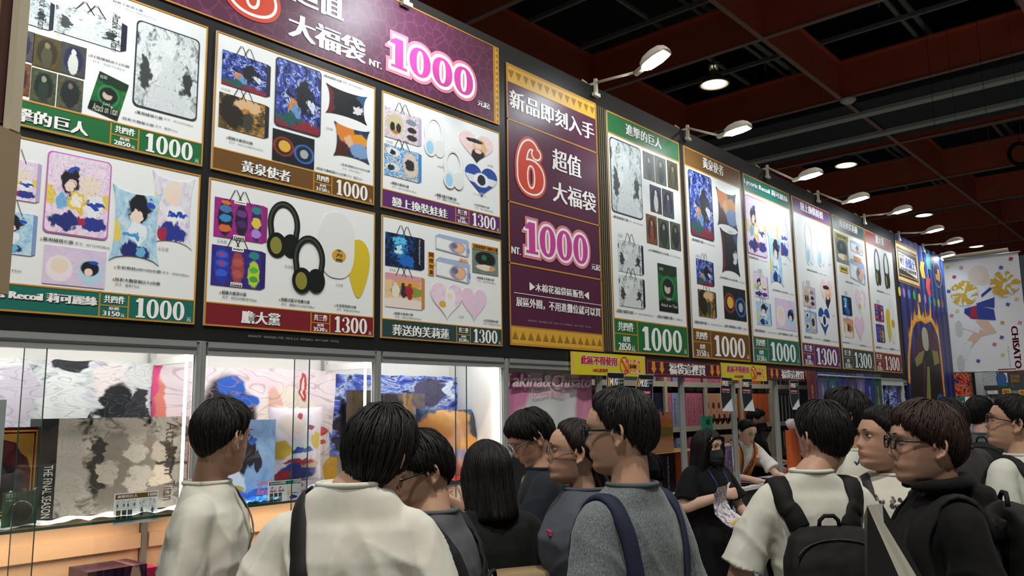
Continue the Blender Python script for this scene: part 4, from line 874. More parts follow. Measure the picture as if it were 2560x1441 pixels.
for pts, c in (([(780, 705), (885, 735), (870, 900), (920, 1190), (820, 1160), (758, 905)], 'd8b838'), ([(950, 490), (1045, 520), (1035, 700), (1080, 955), (975, 905), (925, 690)], '4cb8b4'), ([(945, 1160), (1050, 1190), (1040, 1450), (1080, 1700), (990, 1640), (930, 1420)], 'e04848')):
    P = poly_z('s', pts); b = MB(); b.prism(P, -.004, -.0055, mat('print_flag_'+c, c, .45))
    x, z = (P[0][0]+P[1][0])/2, P[0][1]; b.rect(x-.006, z-.02, x+.006, 4.10, -.004, -.005, M_dot); A.put(b, 'hanging_flag')
b = MB(); c0 = wz('s', 1250, 1075); ra = wz('s', 1365, 1075)[0]-c0[0]; rz = c0[1]-wz('s', 1250, 1440)[1]
b.prism(ell(c0[0], c0[1], ra, rz, 40), -.004, -.0052, mat('print_medal', '2c2c6c', .45)); ring_poly(b, ell(c0[0], c0[1], ra*.96, rz*.96, 40), ell(c0[0], c0[1], ra*.88, rz*.88, 40), -.0056, mat('print_medal_rim', '9aa4c8', .45))
b.prism([(c0[0]-ra*.5, c0[1]-rz*.4), (c0[0]+ra*.5, c0[1]-rz*.45), (c0[0]+ra*.5, c0[1]+rz*.4), (c0[0], c0[1]+rz*.45), (c0[0], c0[1]), (c0[0]-ra*.5, c0[1])], -.0052, -.006, M_coin); A.put(b, 'medallion')

# ------------------------------------------------------------------ clip-on spotlights
M_cream2 = mat('lamp_enamel', 'd6d2c0', .4); M_led = mat('lamp_led', 'ffffff', .5, emit='f4fbff', estr=22.0)
def spotlight(x, y, z, label, power, yawd=0.0, tilt=9.0):
    t = thing('spotlight', label, 'lamp', (x, 0, 4.11), rad(yawd), 'clip-on spotlights along the top of the signboard')
    b = MB(); b.box((-.012, -.035, -.07), (.012, -.012, .05), M_cream2); b.box((-.035, -.04, -.09), (.035, -.012, -.065), M_cream2); b.box((-.02, .062, -.06), (.02, .08, .05), M_cream2)
    b.box((-.015, -.012, .002), (.015, .08, .022), M_cream2); b.tube([(0, .07, .05), (-.02, .09, .07)], .008, 8, M_cream2); b.tube([(0.012, .07, .05), (.0, .10, .08)], .006, 8, M_cream2); b.build('clamp', None, t)
    dz = z-4.11
    M = Matrix.Translation((0, y, dz+.02)) @ Matrix.Rotation(rad(-16+tilt), 4, 'X')
    MB().tube([(0, -.03, .02), tuple(M @ Vector((0, .16, .012)))], .010, 10, M_cream2).build('arm', None, t)
    b = MB(); prof = [(.17, .022, .018), (.10, .024, .022), (.085, .05, .034), (.04, .072, .05), (-.03, .08, .056), (-.09, .072, .05), (-.125, .05, .03), (-.135, .02, .01)]
    rings = []
    for yy, w, h in prof:
        rings.append([M @ Vector((w*c, yy, max(-.012, h*s))) for c, s in [(math.copysign(abs(math.cos(a))**.42, math.cos(a)), math.copysign(abs(math.sin(a))**.6, math.sin(a))) for a in [2*math.pi*k/20 for k in range(20)]]])
    b.loft(rings, M_cream2); hd = b.build('lamp_head', None, t)
    b = MB(); lp = [(-.058, .07), (.058, .07), (.07, -.03), (.05, -.115), (-.05, -.115), (-.07, -.03)]
    b.add([M @ Vector((u, v, -.0135)) for u, v in lp], [(0, 5, 4, 3, 2, 1)], M_led); b.build('lens', None, t)
    d = bpy.data.lights.new('spot_glow', 'AREA'); d.shape = 'RECTANGLE'; d.size = .12; d.size_y = .16; d.energy = power; d.color = (.87, .96, 1.0); d.spread = rad(160)
    o = bpy.data.objects.new('spot_glow', d); COL.objects.link(o); o.parent = t; o.location = M @ Vector((0, -.02, -.035)); o.rotation_euler = (rad(34), 0, 0)
    return t
SPOT = 10.5
spotlight(1.0, -.50, 4.10, 'clip-on spotlight above the left posters, out of frame', SPOT*1.5)
for (x, y, z, lab, yw) in ((2.89, -.50, 4.20, 'clip-on spotlight whose clamp shows at the top of the maroon banner', 0), (4.769, -.53, 4.13, 'clip-on spotlight with the fully visible glowing lens, above the maroon panel', 0),
                        (6.153, -.468, 3.985, 'clip-on spotlight above the gap between first and second tall poster', 2), (7.80, -.45, 3.94, 'clip-on spotlight pointing out above the teal tall poster', 0),
                        (9.18, -.454, 3.96, 'clip-on spotlight above the purple tall poster', 0), (10.77, -.475, 4.10, 'clip-on spotlight above the slate and red tall posters', 0),
                        (12.25, -.485, 4.08, 'clip-on spotlight above the marquee title on the curtain panel', 0), (13.48, -.457, 4.10, 'clip-on spotlight above the flags of the curtain panel', 0),
                        (14.55, -.10, 4.08, 'last clip-on spotlight, its glow just left of the hanging white banner', 0)):
    spotlight(x, y, z, lab, SPOT*(1.3 if x < 4 else .25 if x > 14 else .8), yw, -4 if x < 6 else 9)

# ------------------------------------------------------------------ aluminium frame
M_alu = mat('aluminium', 'b4b8b6', .35, metal=.55, spec=.5)
M_alud = mat('aluminium_groove', '5a5e5e', .5, metal=.5)
def post(x, z1, label):
    t = thing('aluminium_post', label, 'post', (x, .025, 0), 0, 'slotted aluminium posts under the signboard')
    b = MB(); n = 8; pr = []
    for k in range(32):
        a = 2*math.pi*k/32; rr = .026 if k % 4 != 0 else .019; pr.append((rr*math.cos(a), rr*math.sin(a)))
    b.loft([[(px, py, 0) for px, py in pr], [(px, py, z1) for px, py in pr]], M_alu, True, False)
    b.build('shaft', None, t); MB().lathe([(.001, 0), (.04, 0), (.04, .012), (.027, .02)], M_alud, 20).build('foot', None, t); return t
POSTS = [(.755, 'aluminium post left of the first display case, out of frame'), (1.747, 'aluminium post between the first two display cases'), (2.733, 'aluminium post between second and third display case'),
         (3.748, 'aluminium post between the third display case and the pink banner'), (4.752, 'aluminium post at the right edge of the pink banner'), (5.866, 'aluminium post left of the masked woman in black'),
         (6.778, 'aluminium post between the masked woman and the woman in an orange vest'), (7.694, 'aluminium post right of the woman in an orange vest'), (10.2, 'aluminium post behind the row of wrapped posters'), (12.2, 'aluminium post beside the blue and white cloth')]
POSTS = [(x*(1.0085 if x > 5 else 1.0), l) for x, l in POSTS]
for x, lab in POSTS: post(x, 2.015, lab)
b = MB()
for i in range(len(POSTS)-1):
    x0, x1 = POSTS[i][0]+.027, POSTS[i+1][0]-.027; z0 = 1.957 if i < 4 else 1.945
    b.box((x0, .004, z0), (x1, .046, 2.018), M_alu); b.box((x0, .001, z0+.024), (x1, .004, z0+.034), M_alud)
struct('trim_4', b)

# ------------------------------------------------------------------ display cases
M_panel = mat('case_panel', 'f0efec', .5, spec=.4); M_warm = mat('case_lower', 'e8c9a8', .45, noise_amt=.05, noise_scale=5)
G_door = glass_mat('case_glass', (.985, .995, .99), .05); G_edge = mat('glass_edge_green', '1c4a40', .15, spec=.8); G_shelf = glass_mat('shelf_glass', (.9, .97, .94), .06)
M_tube = mat('led_tube', 'ffffff', .5, emit='fff8ee', estr=9.0)
SHZ = 1.285
CASES = [(.755, 1.747, 'lit glass display case with the sepia shopping bag, leftmost'), (1.747, 2.733, 'lit glass display case behind the man in the long-sleeved white shirt, pink blanket inside'), (2.733, 3.748, 'lit glass display case with the orange cushion, behind the long-haired woman')]
for i, (xa, xb, lab) in enumerate(CASES):
    t = thing('display_case', lab, 'display case', ((xa+xb)/2, .25, 0), 0, 'lit display cases under the signboard'); P = []
    x0, x1 = xa+.012, xb-.012
    b = MB(); b.box((x0, .50, .05), (x1, .515, 2.30), M_panel); P.append(b.build('back_panel'))
    for x in ([x0] if i == 0 else [x1-.008] if i == 2 else []):
        b = MB(); b.box((x, .05, .05), (x+.008, .50, 2.30), M_panel); P.append(b.build('side_panel'))
    if i < 2:
        b = MB(); b.box((xb-.014, .47, .05), (xb+.014, .498, 2.28), M_alu); P.append(b.build('back_post')); b = MB(); b.box((xb-.010, .05, 1.93), (xb+.010, .47, 1.965), M_panel); P.append(b.build('side_rail'))
    b = MB(); b.box((x0+.008, .05, 2.285), (x1-.008, .5, 2.30), M_panel); P.append(b.build('top_panel'))
    b = MB(); b.box((x0+.008, .485, .06), (x1-.008, .4995, SHZ-.02), M_warm); b.box((x0+.008, .462, 1.10), (x1-.008, .485, 1.165), M_warm); b.box((x0+.008, .05, .05), (x1-.008, .5, .06), M_warm); P.append(b.build('lower_panel'))
    b = MB(); b.box((x0+.01, .07, SHZ-.009), (x1-.01, .48, SHZ), G_shelf); P.append(b.build('glass_shelf'))
    b = MB(); b.box((x0+.01, .064, SHZ-.010), (x1-.01, .070, SHZ+.0005), G_edge); keep(b.build('shelf_edge'), P[-1])
    xm = (x0+x1)/2+(-.16 if i == 0 else .03 if i == 1 else .12)
    b = MB(); b.box((x0+.02, .008, .06), (xm+.035, .013, 1.957), G_door); b.box((xm+.034, .0075, .06), (xm+.037, .0135, 1.957), G_edge); P.append(b.build('glass_door'))
    b = MB(); b.box((xm-.035, .028, .06), (x1-.02, .033, 1.957), G_door); b.box((xm-.037, .0275, .06), (xm-.0345, .0335, 1.957), G_edge); P.append(b.build('glass_door'))
    b = MB(); b.tube([(x0+.05, .09, 2.12), (x1-.05, .09, 2.12)], .014, 10, M_tube); P.append(b.build('light_tube'))
    b = MB(); b.tube([(x1-.022, .075, 1.32), (x1-.022, .075, 1.95)], .007, 8, M_tube); P.append(b.build('light_tube'))
    for o in P: keep(o, t)
    area_light('case_light', ((xa+xb)/2, .10, 2.10), ((xa+xb)/2, .34, 1.2), xb-xa-.12, CASEP, (1.0, .975, .95) if i < 2 else (.95, .98, 1.0), .03, rad(170))
    area_light('case_light_low', ((xa+xb)/2, .30, SHZ-.03), ((xa+xb)/2, .34, .3), xb-xa-.2, CASEP*.95, (1.0, .72, .50) if i < 2 else (1, .8, .62), .2, rad(170))
# ------------------------------------------------------------------ things inside the cases
def pw(px, py, Y): p = wall(px, py, Y); return p[0], p[2]
def drape(name, label, cat, px0, py0, px1, py1, Y, m, amp=.012, nf=9, group=None, sag=.0, seed=1, back=False):
    x0, z1 = pw(px0, py0, Y); x1, z0 = pw(px1, py1, Y); rnd = random.Random(seed); ph = [rnd.uniform(0, 6.28) for _ in range(6)]
    NR, NC = 26, 60; P = []; t = thing(name, label, cat, ((x0+x1)/2, Y, z0), 0, group)
    for i in range(NR):
        v = i/(NR-1); row = []
        for j in range(NC):
            u = j/(NC-1); f = amp*(.35+.65*v)*(math.sin(u*nf*6.28+ph[0]+v*.8)+.6*math.sin(u*nf*1.7*6.28+ph[1]-v*1.3)+.5*math.sin(u*nf*.4*6.28+ph[2]+v*2))
            row.append((x0+(x1-x0)*u+.006*math.sin(v*7+ph[3]), Y-.02+f-.012, z1+(z0-z1)*v-sag*math.sin(math.pi*u)*(1-v)-.006*abs(math.sin(u*nf*3.1))*(1-v)))
        P.append(row)
    b = MB(); b.grid(P, m); P2 = [[(p[0], p[1]+.006, p[2]) for p in r] for r in P]; b.grid(P2, m, flip=True)
    keep(b.build('cloth'), t); return t
C_sk = art('cloth_sketch', [(.30, '4a4e54'), (.38, 'c8d0d4'), (.5, 'ecf2f4'), (.6, 'd8d0e0'), (.75, 'e4ecee')], [(.1, .72, .14, .3, 'f2f8f8'), (.2, .5, .12, .4, 'dcd4e4'), (.45, .4, .14, .45, 'eef2f2'), (.72, .7, .1, .3, 'f4eaea'), (.76, .28, .1, .4, '1c1e22'), (.9, .3, .06, .36, '33343a'), (.48, .96, .1, .12, '2a2c30'), (.93, .8, .08, .2, 'eef0f0')], 5, .2, lines=(4, 9, '70747c', .5))
drape('blanket', 'pale blanket with grey sketch print hung across the first display case', 'blanket', -60, 893, 374, 1075, .47, C_sk, .008, 5, seed=2)
C_pink = art('cloth_pink', [(.35, 'f2dce6'), (.55, 'f8ecf0'), (.75, 'f4e2ea')], [(.01, .5, .03, .8, 'e8508c'), (.035, .4, .025, .5, 'f08c7c')]+[(.263+.737*u, v, ru*.737, rv, c) for u, v, ru, rv, c in [(.12, .45, .2, .5, '24242a'), (.16, .86, .10, .08, '2c64c8'), (.24, .74, .10, .05, '2c64c8'), (.16, .5, .03, .3, '4c545c'), (.58, .45, .26, .40, 'f6ecdc'), (.52, .55, .16, .24, 'f8ece0'), (.48, .7, .06, .14, 'ecc0b0'), (.70, .84, .030, .13, 'd04438'), (.70, .84, .012, .09, 'f8ecee'), (.82, .46, .09, .035, 'd04438'), (.82, .37, .07, .025, 'd04438'), (.97, .10, .10, .12, 'e8b430'), (.96, .28, .08, .05, 'f0e6d8')]], 4, .10, lines=(3.5, 9, 'b08c8c', .6))
drape('blanket', 'pink blanket with black and cream print hung across the second display case', 'blanket', 380, 913, 836, 1200, .46, C_pink, .010, 5, seed=3)
C_navy = art('cloth_blue', [(.30, '14163c'), (.42, '3a4cb0'), (.50, '6c84dc'), (.57, 'c0d0f4'), (.63, '1a1c48'), (.74, '5468c8')], [(.08, .3, .05, .4, '16162a'), (.3, .86, .03, .08, 'c83c34'), (.28, .75, .07, .1, 'b8c8f0'), (.72, .78, .12, .2, '54506c'), (.62, .6, .06, .3, '5c4c74'), (.88, .82, .05, .14, 'dce8f8')], 6, .25, lines=(7, 8, '14163c', .7))
drape('blanket', 'dark blue blanket hung between the second and third display case', 'blanket', 818, 934, 1146, 1120, .46, C_navy, .012, 6, seed=4)

def bag(name, label, cat, x0, x1, z0, z1, y0, depth, mf, ms, letters=None, handles=True, group=None, strip=None):
    """paper carrier bag standing with its front at y0"""
    t = thing(name, label, cat, ((x0+x1)/2, y0+depth/2, z0), 0, group); P = []
    b = MB(); b.rect(x0, z0, x1, z1, y0+.002, y0, mf)
    if strip: b.rect(x0, z0, x0+strip, z1, y0, y0-.0006, M_ink)
    P.append(b.build('front_panel'))
    b = MB(); b.box((x0, y0+.002, z0), (x0+.003, y0+depth, z1), ms); b.box((x1-.003, y0+.002, z0), (x1, y0+depth, z1), ms); b.box((x0+.003, y0+depth-.003, z0), (x1-.003, y0+depth, z1), ms)
    b.box((x0+.003, y0+.002, z0), (x1-.003, y0+depth-.003, z0+.003), ms); b.box((x0+.003, y0+.0021, z1-.012), (x1-.003, y0+depth-.003, z1-.009), ms); P.append(b.build('gusset'))
    if handles:
        for q in (-1, 1): b = MB(); c = (x0+x1)/2+q*(x1-x0)*.2; b.tube([(c, y0-.004, z1-.028), (c+.004, y0-.005, z1-.004), (c, y0+.012, z1+.008), (c, y0+.03, z1-.02)], .009, 8, M_ink, flat=.6); P.append(b.build('handle'))
    if letters: P += [c.build('lettering') for c in letters.chunks()]
    for o in P: keep(o, t)
    return t
M_blackpaper = mat('black_paper', '1a1a1c', .4)
A_sepia = art('print_sepia', [(.34, '2e2a26'), (.42, '7c756a'), (.52, 'b4aca0'), (.75, 'a0968a')], [(.58, .42, .30, .44, '857c70'), (.36, .5, .05, .34, '35312c'), (.84, .5, .07, .22, '35312c'), (.62, .84, .07, .14, 'b0a698'), (.62, .62, .07, .11, 'c4baac'), (.44, .42, .07, .12, 'b8aea2'), (.64, .34, .09, .14, 'c8beb0'), (.80, .36, .07, .12, 'dccab4'), (.78, .62, .06, .1, 'bcae9e'), (.18, .5, .1, .5, 'a8a298')], 7, .2, lines=(6, 8, '6c665e', .4))
xa, zt_ = pw(106, 1048, .20); xb, zb_ = pw(462, 1300, .20); zb_ = SHZ+.014
L = MB(); a0 = pw(416, 1056, .2); a1 = pw(438, 1185, .2); rot_text(L, 'Attack on', (a0[0], a1[1], a1[0], a0[1]), .1985, mat('ink_brown', '4a3a30', .5)); rot_text(L, 'Titan', (a0[0], zb_+.03, a1[0], a1[1]-.03), .1985, MATS['ink_brown'])
a0 = pw(110, 1165, .2); a1 = pw(124, 1295, .2); rot_text(L, 'THE FINAL SEASON', (a0[0], a1[1], a1[0], a0[1]), .1988, M_cream)
bag('paper_bag', 'large sepia shopping bag with a black edge, standing in the first display case', 'bag', xa, xb, zb_, zt_, .20, .13, A_sepia, M_blackpaper, L, strip=.062)
xa, zt_ = pw(440, 1050, .36); xb, zb_ = pw(482, 1190, .36)
A_coral = art('print_coral', [(.4, 'e8786c'), (.6, 'f09080')], [(.5, .12, .25, .05, 'f0b020'), (.55, .22, .2, .04, 'e8c040')], 3, .05)
bag('paper_bag', 'coral pink paper bag with yellow stars, behind the sepia bag', 'bag', xa, xb, SHZ+.014, zt_, .36, .08, A_coral, A_coral, handles=False)

def card(name, label, cat, px0, py0, px1, py1, Y, m, extra=None, thick=.003, lean=0.0, group=None, border=None):
    x0, z1 = pw(px0, py0, Y); x1, z0 = pw(px1, py1, Y); t = thing(name, label, cat, ((x0+x1)/2, Y, z0), 0, group)
    b = MB(); b.rect(x0, z0, x1, z1, Y+thick, Y, m); P = [b.build('sheet')]
    if border:
        b = MB(); b.frame(x0, z0, x1, z1, border[1], Y, Y-.0006, border[0]); P.append(b.build('border'))
    if extra:
        b = MB(); b.auto = False; extra(b, x0, z0, x1, z1, Y); P.append(b.build('lettering'))
    for o in P: keep(o, t)
    return t
def ornate(b, x0, z0, x1, z1, Y):
    w, h = x1-x0, z1-z0; g = M_gold
    b.frame(x0+.01, z0+.01, x1-.012, z1-.012, .006, Y, Y-.001, g); b.frame(x0+.024, z0+.024, x1-.026, z1-.026, .003, Y, Y-.001, g)
    b.prism([(x1-.03, z1-.03), (x1-.03, z1-.17), (x1-.045, z1-.12), (x1-.07, z1-.10), (x1-.09, z1-.06), (x1-.14, z1-.045), (x1-.18, z1-.03)], Y-.0004, Y-.0012, M_golddark)
A_garnet = art('print_garnet', [(.3, '2a0a14'), (.6, '4c1420'), (.8, '34101c')], [(.5, .3, .3, .3, '1c1018')], 3, .1, rough=.2)
card('poster_card', 'dark red poster with ornate gold corner, leftmost in the first display case', 'poster', -90, 1072, 89, 1290, .24, A_garnet, ornate)
def dome_pack(name, label, px0, py0, px1, py1, Y, mcard, mdome, texts=(), group=None):
    x0, z1 = pw(px0, py0, Y); x1, z0 = pw(px1, py1, Y); w, h = x1-x0, z1-z0; t = thing(name, label, 'badge', ((x0+x1)/2, Y, z0), 0, group); P = []
    b = MB(); b.rect(x0+w*.08, z0+h*.06, x1-w*.08, z1-h*.05, Y+.002, Y, mcard); P.append(b.build('backing_card'))
    cx, cz, r0 = x0+w*.52, z0+h*.45, w*.30; rings = []
    for k in range(7):
        a = k/6*math.pi/2; rings.append([(cx+r0*math.cos(a)*math.cos(2*math.pi*q/28), Y-.002-.012*math.sin(a), cz+r0*math.cos(a)*math.sin(2*math.pi*q/28)) for q in range(28)])
    b = MB(); b.loft(rings, mdome); me = b; P.append(b.build('button'))
    if texts:
        b = MB()
        for s, u0, v0, u1, v1 in texts: put_text(b, s, (x0+w*u0, z0+h*v0, x0+w*u1, z0+h*v1), Y-.001, M_cream)
        P.append(b.build('lettering'))
    Pg = [[(x0+w*(i/12)+.003*math.sin(j*2.1+i), Y-.010-.010*math.sin(i*1.7+j*2.3)-.012*math.sin(math.pi*i/12)*math.sin(math.pi*j/12), z1-h*j/12+.004*math.sin(i*1.3+j)) for i in range(13)] for j in range(13)]
    b = MB(); b.grid(Pg, film_mat('cellophane')); P.append(b.build('wrapper'))
    for o in P: keep(o, t)
    return t
M_dgreen = mat('card_green', '2a5a34', .4, noise_amt=.35, noise_scale=14); M_domed = art('dome_print', [(.4, '1a201e'), (.6, '24302a')], [(.5, .5, .3, .3, 'c0b0a0')], 3); M_dome2 = mat('button_dark', '1c2420', .2, coat=.6)
dome_pack('badge_pack', 'green button badge in a clear wrapper, front left corner of the first case shelf', 0, 1228, 98, 1322, .10, M_dgreen, M_dome2, [('炫彩', .14, .80, .38, .92), ('大胸章', .14, .72, .36, .78)])
def price_card(title, ink):
    def f(b, x0, z0, x1, z1, Y):
        w, h = x1-x0, z1-z0; b.rect(x0+w*.02, z1-h*.18, x1-w*.02, z1-h*.03, Y, Y-.0006, ink)
        put_text(b, title, (x0+w*.06, z1-h*.155, x0+w*.52, z1-h*.055), Y-.0011, M_letter, .0004); put_text(b, '1000', (x0+w*.76, z1-h*.16, x0+w*.97, z1-h*.05), Y-.0011, M_letter, .0006)
        for k in range(2): b.rect(x0+w*(.04+.24*k), z0+h*.50, x0+w*(.25+.24*k), z0+h*.78, Y, Y-.0006, K['sketch'] if ink is BROWN else K['cheer'])
        b.rect(x0+w*.58, z0+h*.08, x0+w*.94, z0+h*.78, Y, Y-.0006, K['sketch'] if ink is BROWN else K['cheercush'])
        for k in range(6): b.rect(x0+w*(.05+.13*(k % 3)), z0+h*(.10+.19*(k//3)), x0+w*(.15+.13*(k % 3)), z0+h*(.27+.19*(k//3)), Y, Y-.0006, [K['brownc'], K['greenc'], K['navyc'], K['olive'], K['tealc'], K['purplec']][k])
    return f
card('price_card', 'white price card with a brown heading, leaning on the sepia bag', 'price card', 287, 1236, 392, 1303, .09, mat('card_white', 'e8ecee', .3), price_card('進擊的巨人', BROWN))
card('price_card', 'white price card with a teal heading, before the blue printed sheet', 'price card', 671, 1205, 752, 1252, .10, mat('card_white', 'e8ecee', .3), price_card('Lycoris Recoil 莉可麗絲', TEAL))

def shelf_cloth(label, px0, px1, py0, m, Y0=.075, seed=1):
    x0 = pw(px0, py0, .1)[0]; x1 = pw(px1, py0, .1)[0]; rnd = random.Random(seed); t = thing('draped_cloth', label, 'cloth', ((x0+x1)/2, .2, SHZ)); P = []
    for i in range(18):
        v = i/17; row = []
        for j in range(50):
            u = j/49; z = SHZ+.005+.012*abs(math.sin(u*17+v*3+seed))*(.4+.6*math.sin(math.pi*v))+.02*abs(noise.noise(Vector((u*9, v*3, seed)))); row.append((x0+(x1-x0)*u, Y0+.36*(1-v), z))
        P.append(row)
    b = MB(); b.grid(P, m); keep(b.build('cloth'), t); return t
C_skw = art('cloth_pale', [(.3, 'c8ccd4'), (.5, 'f0f4f6'), (.7, 'e8e8f0')], [], 6)
shelf_cloth('pale cloth spread over the shelf of the first display case', -40, 480, 1310, C_skw, seed=2)
C_cyan = art('cloth_cyan', [(.38, '2c6cd8'), (.46, '58b4d8'), (.58, '8cd4e4'), (.66, '2c5cc8'), (.72, 'd8b850')], [], 3, interp='CONSTANT')
shelf_cloth('blue and aqua cloth crumpled along the shelf of the second display case', 520, 700, 1275, C_cyan, seed=5)
C_redc = art('cloth_red', [(.35, '5c1418'), (.5, 'c8342c'), (.65, '8c2020')], [], 6)
shelf_cloth('red cloth on the shelf edge of the third display case', 1090, 1260, 1220, C_redc, seed=8)

A_blueposter = art('print_blue_sheet', [(.3, '7ca4d8'), (.5, '94b8e2'), (.7, 'a8c8ea')], [(.28, .62, .2, .34, '2c2a30'), (.52, .62, .1, .2, '2c2a30'), (.66, .5, .07, .14, '34303a'), (.4, .86, .12, .06, '3c64c8'), (.56, .76, .1, .03, '3c64c8'), (.2, .5, .1, .12, 'f0dcd0'), (.25, .24, .2, .18, 'e8eef4'), (.32, .2, .1, .04, 'd8b840'), (.2, .1, .3, .1, '4c78d0'), (.7, .1, .3, .08, '3c70d0')], 4, .14)
def lyc(b, x0, z0, x1, z1, Y):
    w, h = x1-x0, z1-z0; put_text(b, 'Lycoris', (x0+w*.66, z0+h*.21, x1-w*.02, z0+h*.29), Y-.001, mat('ink_rose', 'e8809c', .5), .001, .25); put_text(b, 'Recoil', (x0+w*.66, z0+h*.11, x1-w*.06, z0+h*.19), Y-.001, MATS['ink_rose'], .001, .25)
card('printed_sheet', 'tall sky-blue printed bag front beside the head of the man in white', 'bag', 560, 1052, 684, 1258, .22, A_blueposter, lyc, thick=.12)
def pillow(name, label, px0, py0, px1, py1, Y, m, thick=.10, wrap=True, tex=None):
    x0, z1 = pw(px0, py0, Y); x1, z0 = pw(px1, py1, Y); w, h = x1-x0, z1-z0; t = thing(name, label, 'cushion', ((x0+x1)/2, Y, z0)); N = 22
    def S(sign, off):
        P = []
        for j in range(N+1):
            row = []
            for i in range(N+1):
                u, v = i/N, j/N; bl = (max(0, math.sin(math.pi*u))*max(0, math.sin(math.pi*v)))**.55
                pin = 1-.05*math.sin(math.pi*v) if True else 1; xx = x0+w*(.5+(u-.5)*(1-.06*math.sin(math.pi*v))); zz = z1-h*(.5+(v-.5)*(1-.05*math.sin(math.pi*u)))
                row.append((xx, Y+sign*(thick*.5*bl+off)+.004*noise.noise(Vector((u*9, v*9, 3))), zz))
            P.append(row)
        return P
    b = MB(); b.grid(S(-1, .001), m); b.grid(S(1, .001), m, flip=True); keep(b.build('cushion_cover'), t)
    if wrap:
        P = S(-1, .010)
        P = [[(p[0]+(p[0]-(x0+x1)/2)*.10, p[1]-.006*abs(noise.noise(Vector((p[0]*30, p[2]*30, 1)))), p[2]+(p[2]-(z0+z1)/2)*.07) for p in r] for r in P]
        b = MB(); b.grid(P, film_mat('cellophane')); keep(b.build('wrapper'), t)
    if tex:
        b = MB(); tex(b, x0, z0, x1, z1, Y); keep(b.build('lettering'), t)
    return t
A_cushw = art('print_cushion_cheer', [(.3, 'f0d8e4'), (.5, 'f8eef4'), (.7, 'f4e4ee')], [(.36, .78, .26, .14, 'f0e2d4'), (.40, .72, .12, .07, 'f6dcd0'), (.52, .88, .04, .05, 'b84450'), (.72, .74, .07, .03, 'a04468'), (.5, .46, .3, .12, 'f0f4f8'), (.52, .44, .24, .035, '3050b4'), (.16, .46, .16, .12, 'e4c044'), (.84, .56, .12, .12, 'ecca58'), (.5, .17, .36, .12, '2e4098'), (.72, .27, .2, .06, 'e4b89c'), (.22, .12, .14, .08, 'b03040'), (.5, .30, .3, .03, 'b03848')], 6, .12)
pillow('cushion', 'wrapped pale cushion with blue and yellow print in the second display case', 672, 1018, 802, 1208, .30, A_cushw)
A_cusho = art('print_cushion_orange', [(.35, '24344c'), (.5, '3a5c80'), (.65, '1c2434')], [(.32, .66, .34, .30, 'd08a44'), (.40, .9, .28, .1, 'd8984c'), (.36, .46, .16, .18, 'dca078'), (.62, .52, .20, .13, 'e49a30'), (.5, .28, .24, .2, '9a90b4'), (.36, .2, .22, .2, 'd08870'), (.86, .84, .10, .05, 'd83c34'), (.88, .62, .05, .16, 'd03838'), (.74, .80, .1, .16, '202c3c'), (.3, .06, .6, .08, '4c3468')], 6, .2)
pillow('cushion', 'wrapped orange and dark blue cushion in the third display case', 1040, 1022, 1228, 1212, .30, A_cusho, .12)
dome_pack('badge_pack', 'pink pack with a round badge beside the teal price card', 748, 1200, 812, 1262, .14, mat('card_pink', 'ecd0e0', .4), mat('button_pale', 'c8d4e4', .2, coat=.6))
A_grunge = art('print_dark_sheet', [(.3, '3a3024'), (.5, '544430'), (.7, '2c241c')], [(.5, .22, .4, .2, '1c1814'), (.5, .24, .3, .12, 'b06030'), (.6, .9, .4, .1, '504838')], 5, .2)
card('printed_sheet', 'dark brown printed sheet with an orange mark, right end of the second case', 'poster', 880, 976, 950, 1120, .30, A_grunge, thick=.05)
A_gr2 = art('print_grey_sheet', [(.3, '4c4448'), (.5, '786c6c'), (.7, '544c54')], [(.2, .8, .25, .2, '3c3438'), (.65, .4, .26, .4, 'a09498'), (.5, .7, .06, .3, 'b08850'), (.64, .75, .05, .25, 'a87c48')], 5, .2)
card('printed_sheet', 'grey and tan printed bag front at the left of the third display case', 'poster', 958, 984, 1062, 1140, .32, A_gr2, thick=.05)
# dark purple box low in the first case
xa, za = pw(205, 1428, .30); xb, zc = pw(352, 1412, .30)
t = thing('box', 'glossy dark purple box low in the first display case, only its top edge in view', 'box', ((xa+xb)/2, .3, za-.4)); M_pbox = art('print_violet_box', [(.4, '2c1838'), (.6, '4a2460')], [(.8, .9, .1, .1, 'e0c0b0')], 4, rough=.2)
b = MB(); b.box((xa, .24, .06), (xb, .44, za), M_pbox); keep(b.build('carton'), t); b = MB(); b.box((xb+.001, .24, .06), (xb+.05, .44, za-.02), mat('hot_pink', 'e0307c', .35)); keep(b.build('end_panel'), t)

# pink banner in the fourth bay
A_pinkb = art('print_pink_banner', [(.35, 'd8a8c8'), (.5, 'e8d4e0'), (.7, 'dcdce4')], [(.5, .68, .62, .26, 'd4d8dc'), (.05, .95, .2, .12, 'd488b4'), (.95, .85, .16, .2, 'd890b4'), (.62, .845, .04, .03, 'd4d8dc'), (.30, .775, .06, .03, '2850b0'), (.40, .765, .05, .025, '2850b0'), (.22, .65, .2, .13, '22242a'), (.27, .60, .12, .07, 'f0dccc'), (.66, .70, .2, .07, 'e4dcc8'), (.79, .745, .022, .04, 'a82434'), (.79, .745, .010, .025, 'e4dcd4'), (.2, .5, .18, .05, '26282c'), (.42, .46, .26, .10, 'e6bc3c'), (.44, .47, .12, .05, 'dce8e8'), (.40, .36, .2, .07, 'e2b23c'), (.30, .38, .08, .05, 'd8e4e4'), (.3, .25, .3, .12, '2848a4'), (.3, .28, .12, .02, 'e0b8a0'), (.6, .1, .4, .2, '24408c')], 5, .10)
t = thing('fabric_banner', 'pink and white fabric banner filling the bay behind the woman with glasses', 'banner', (4.25, .06, .05)); P = []
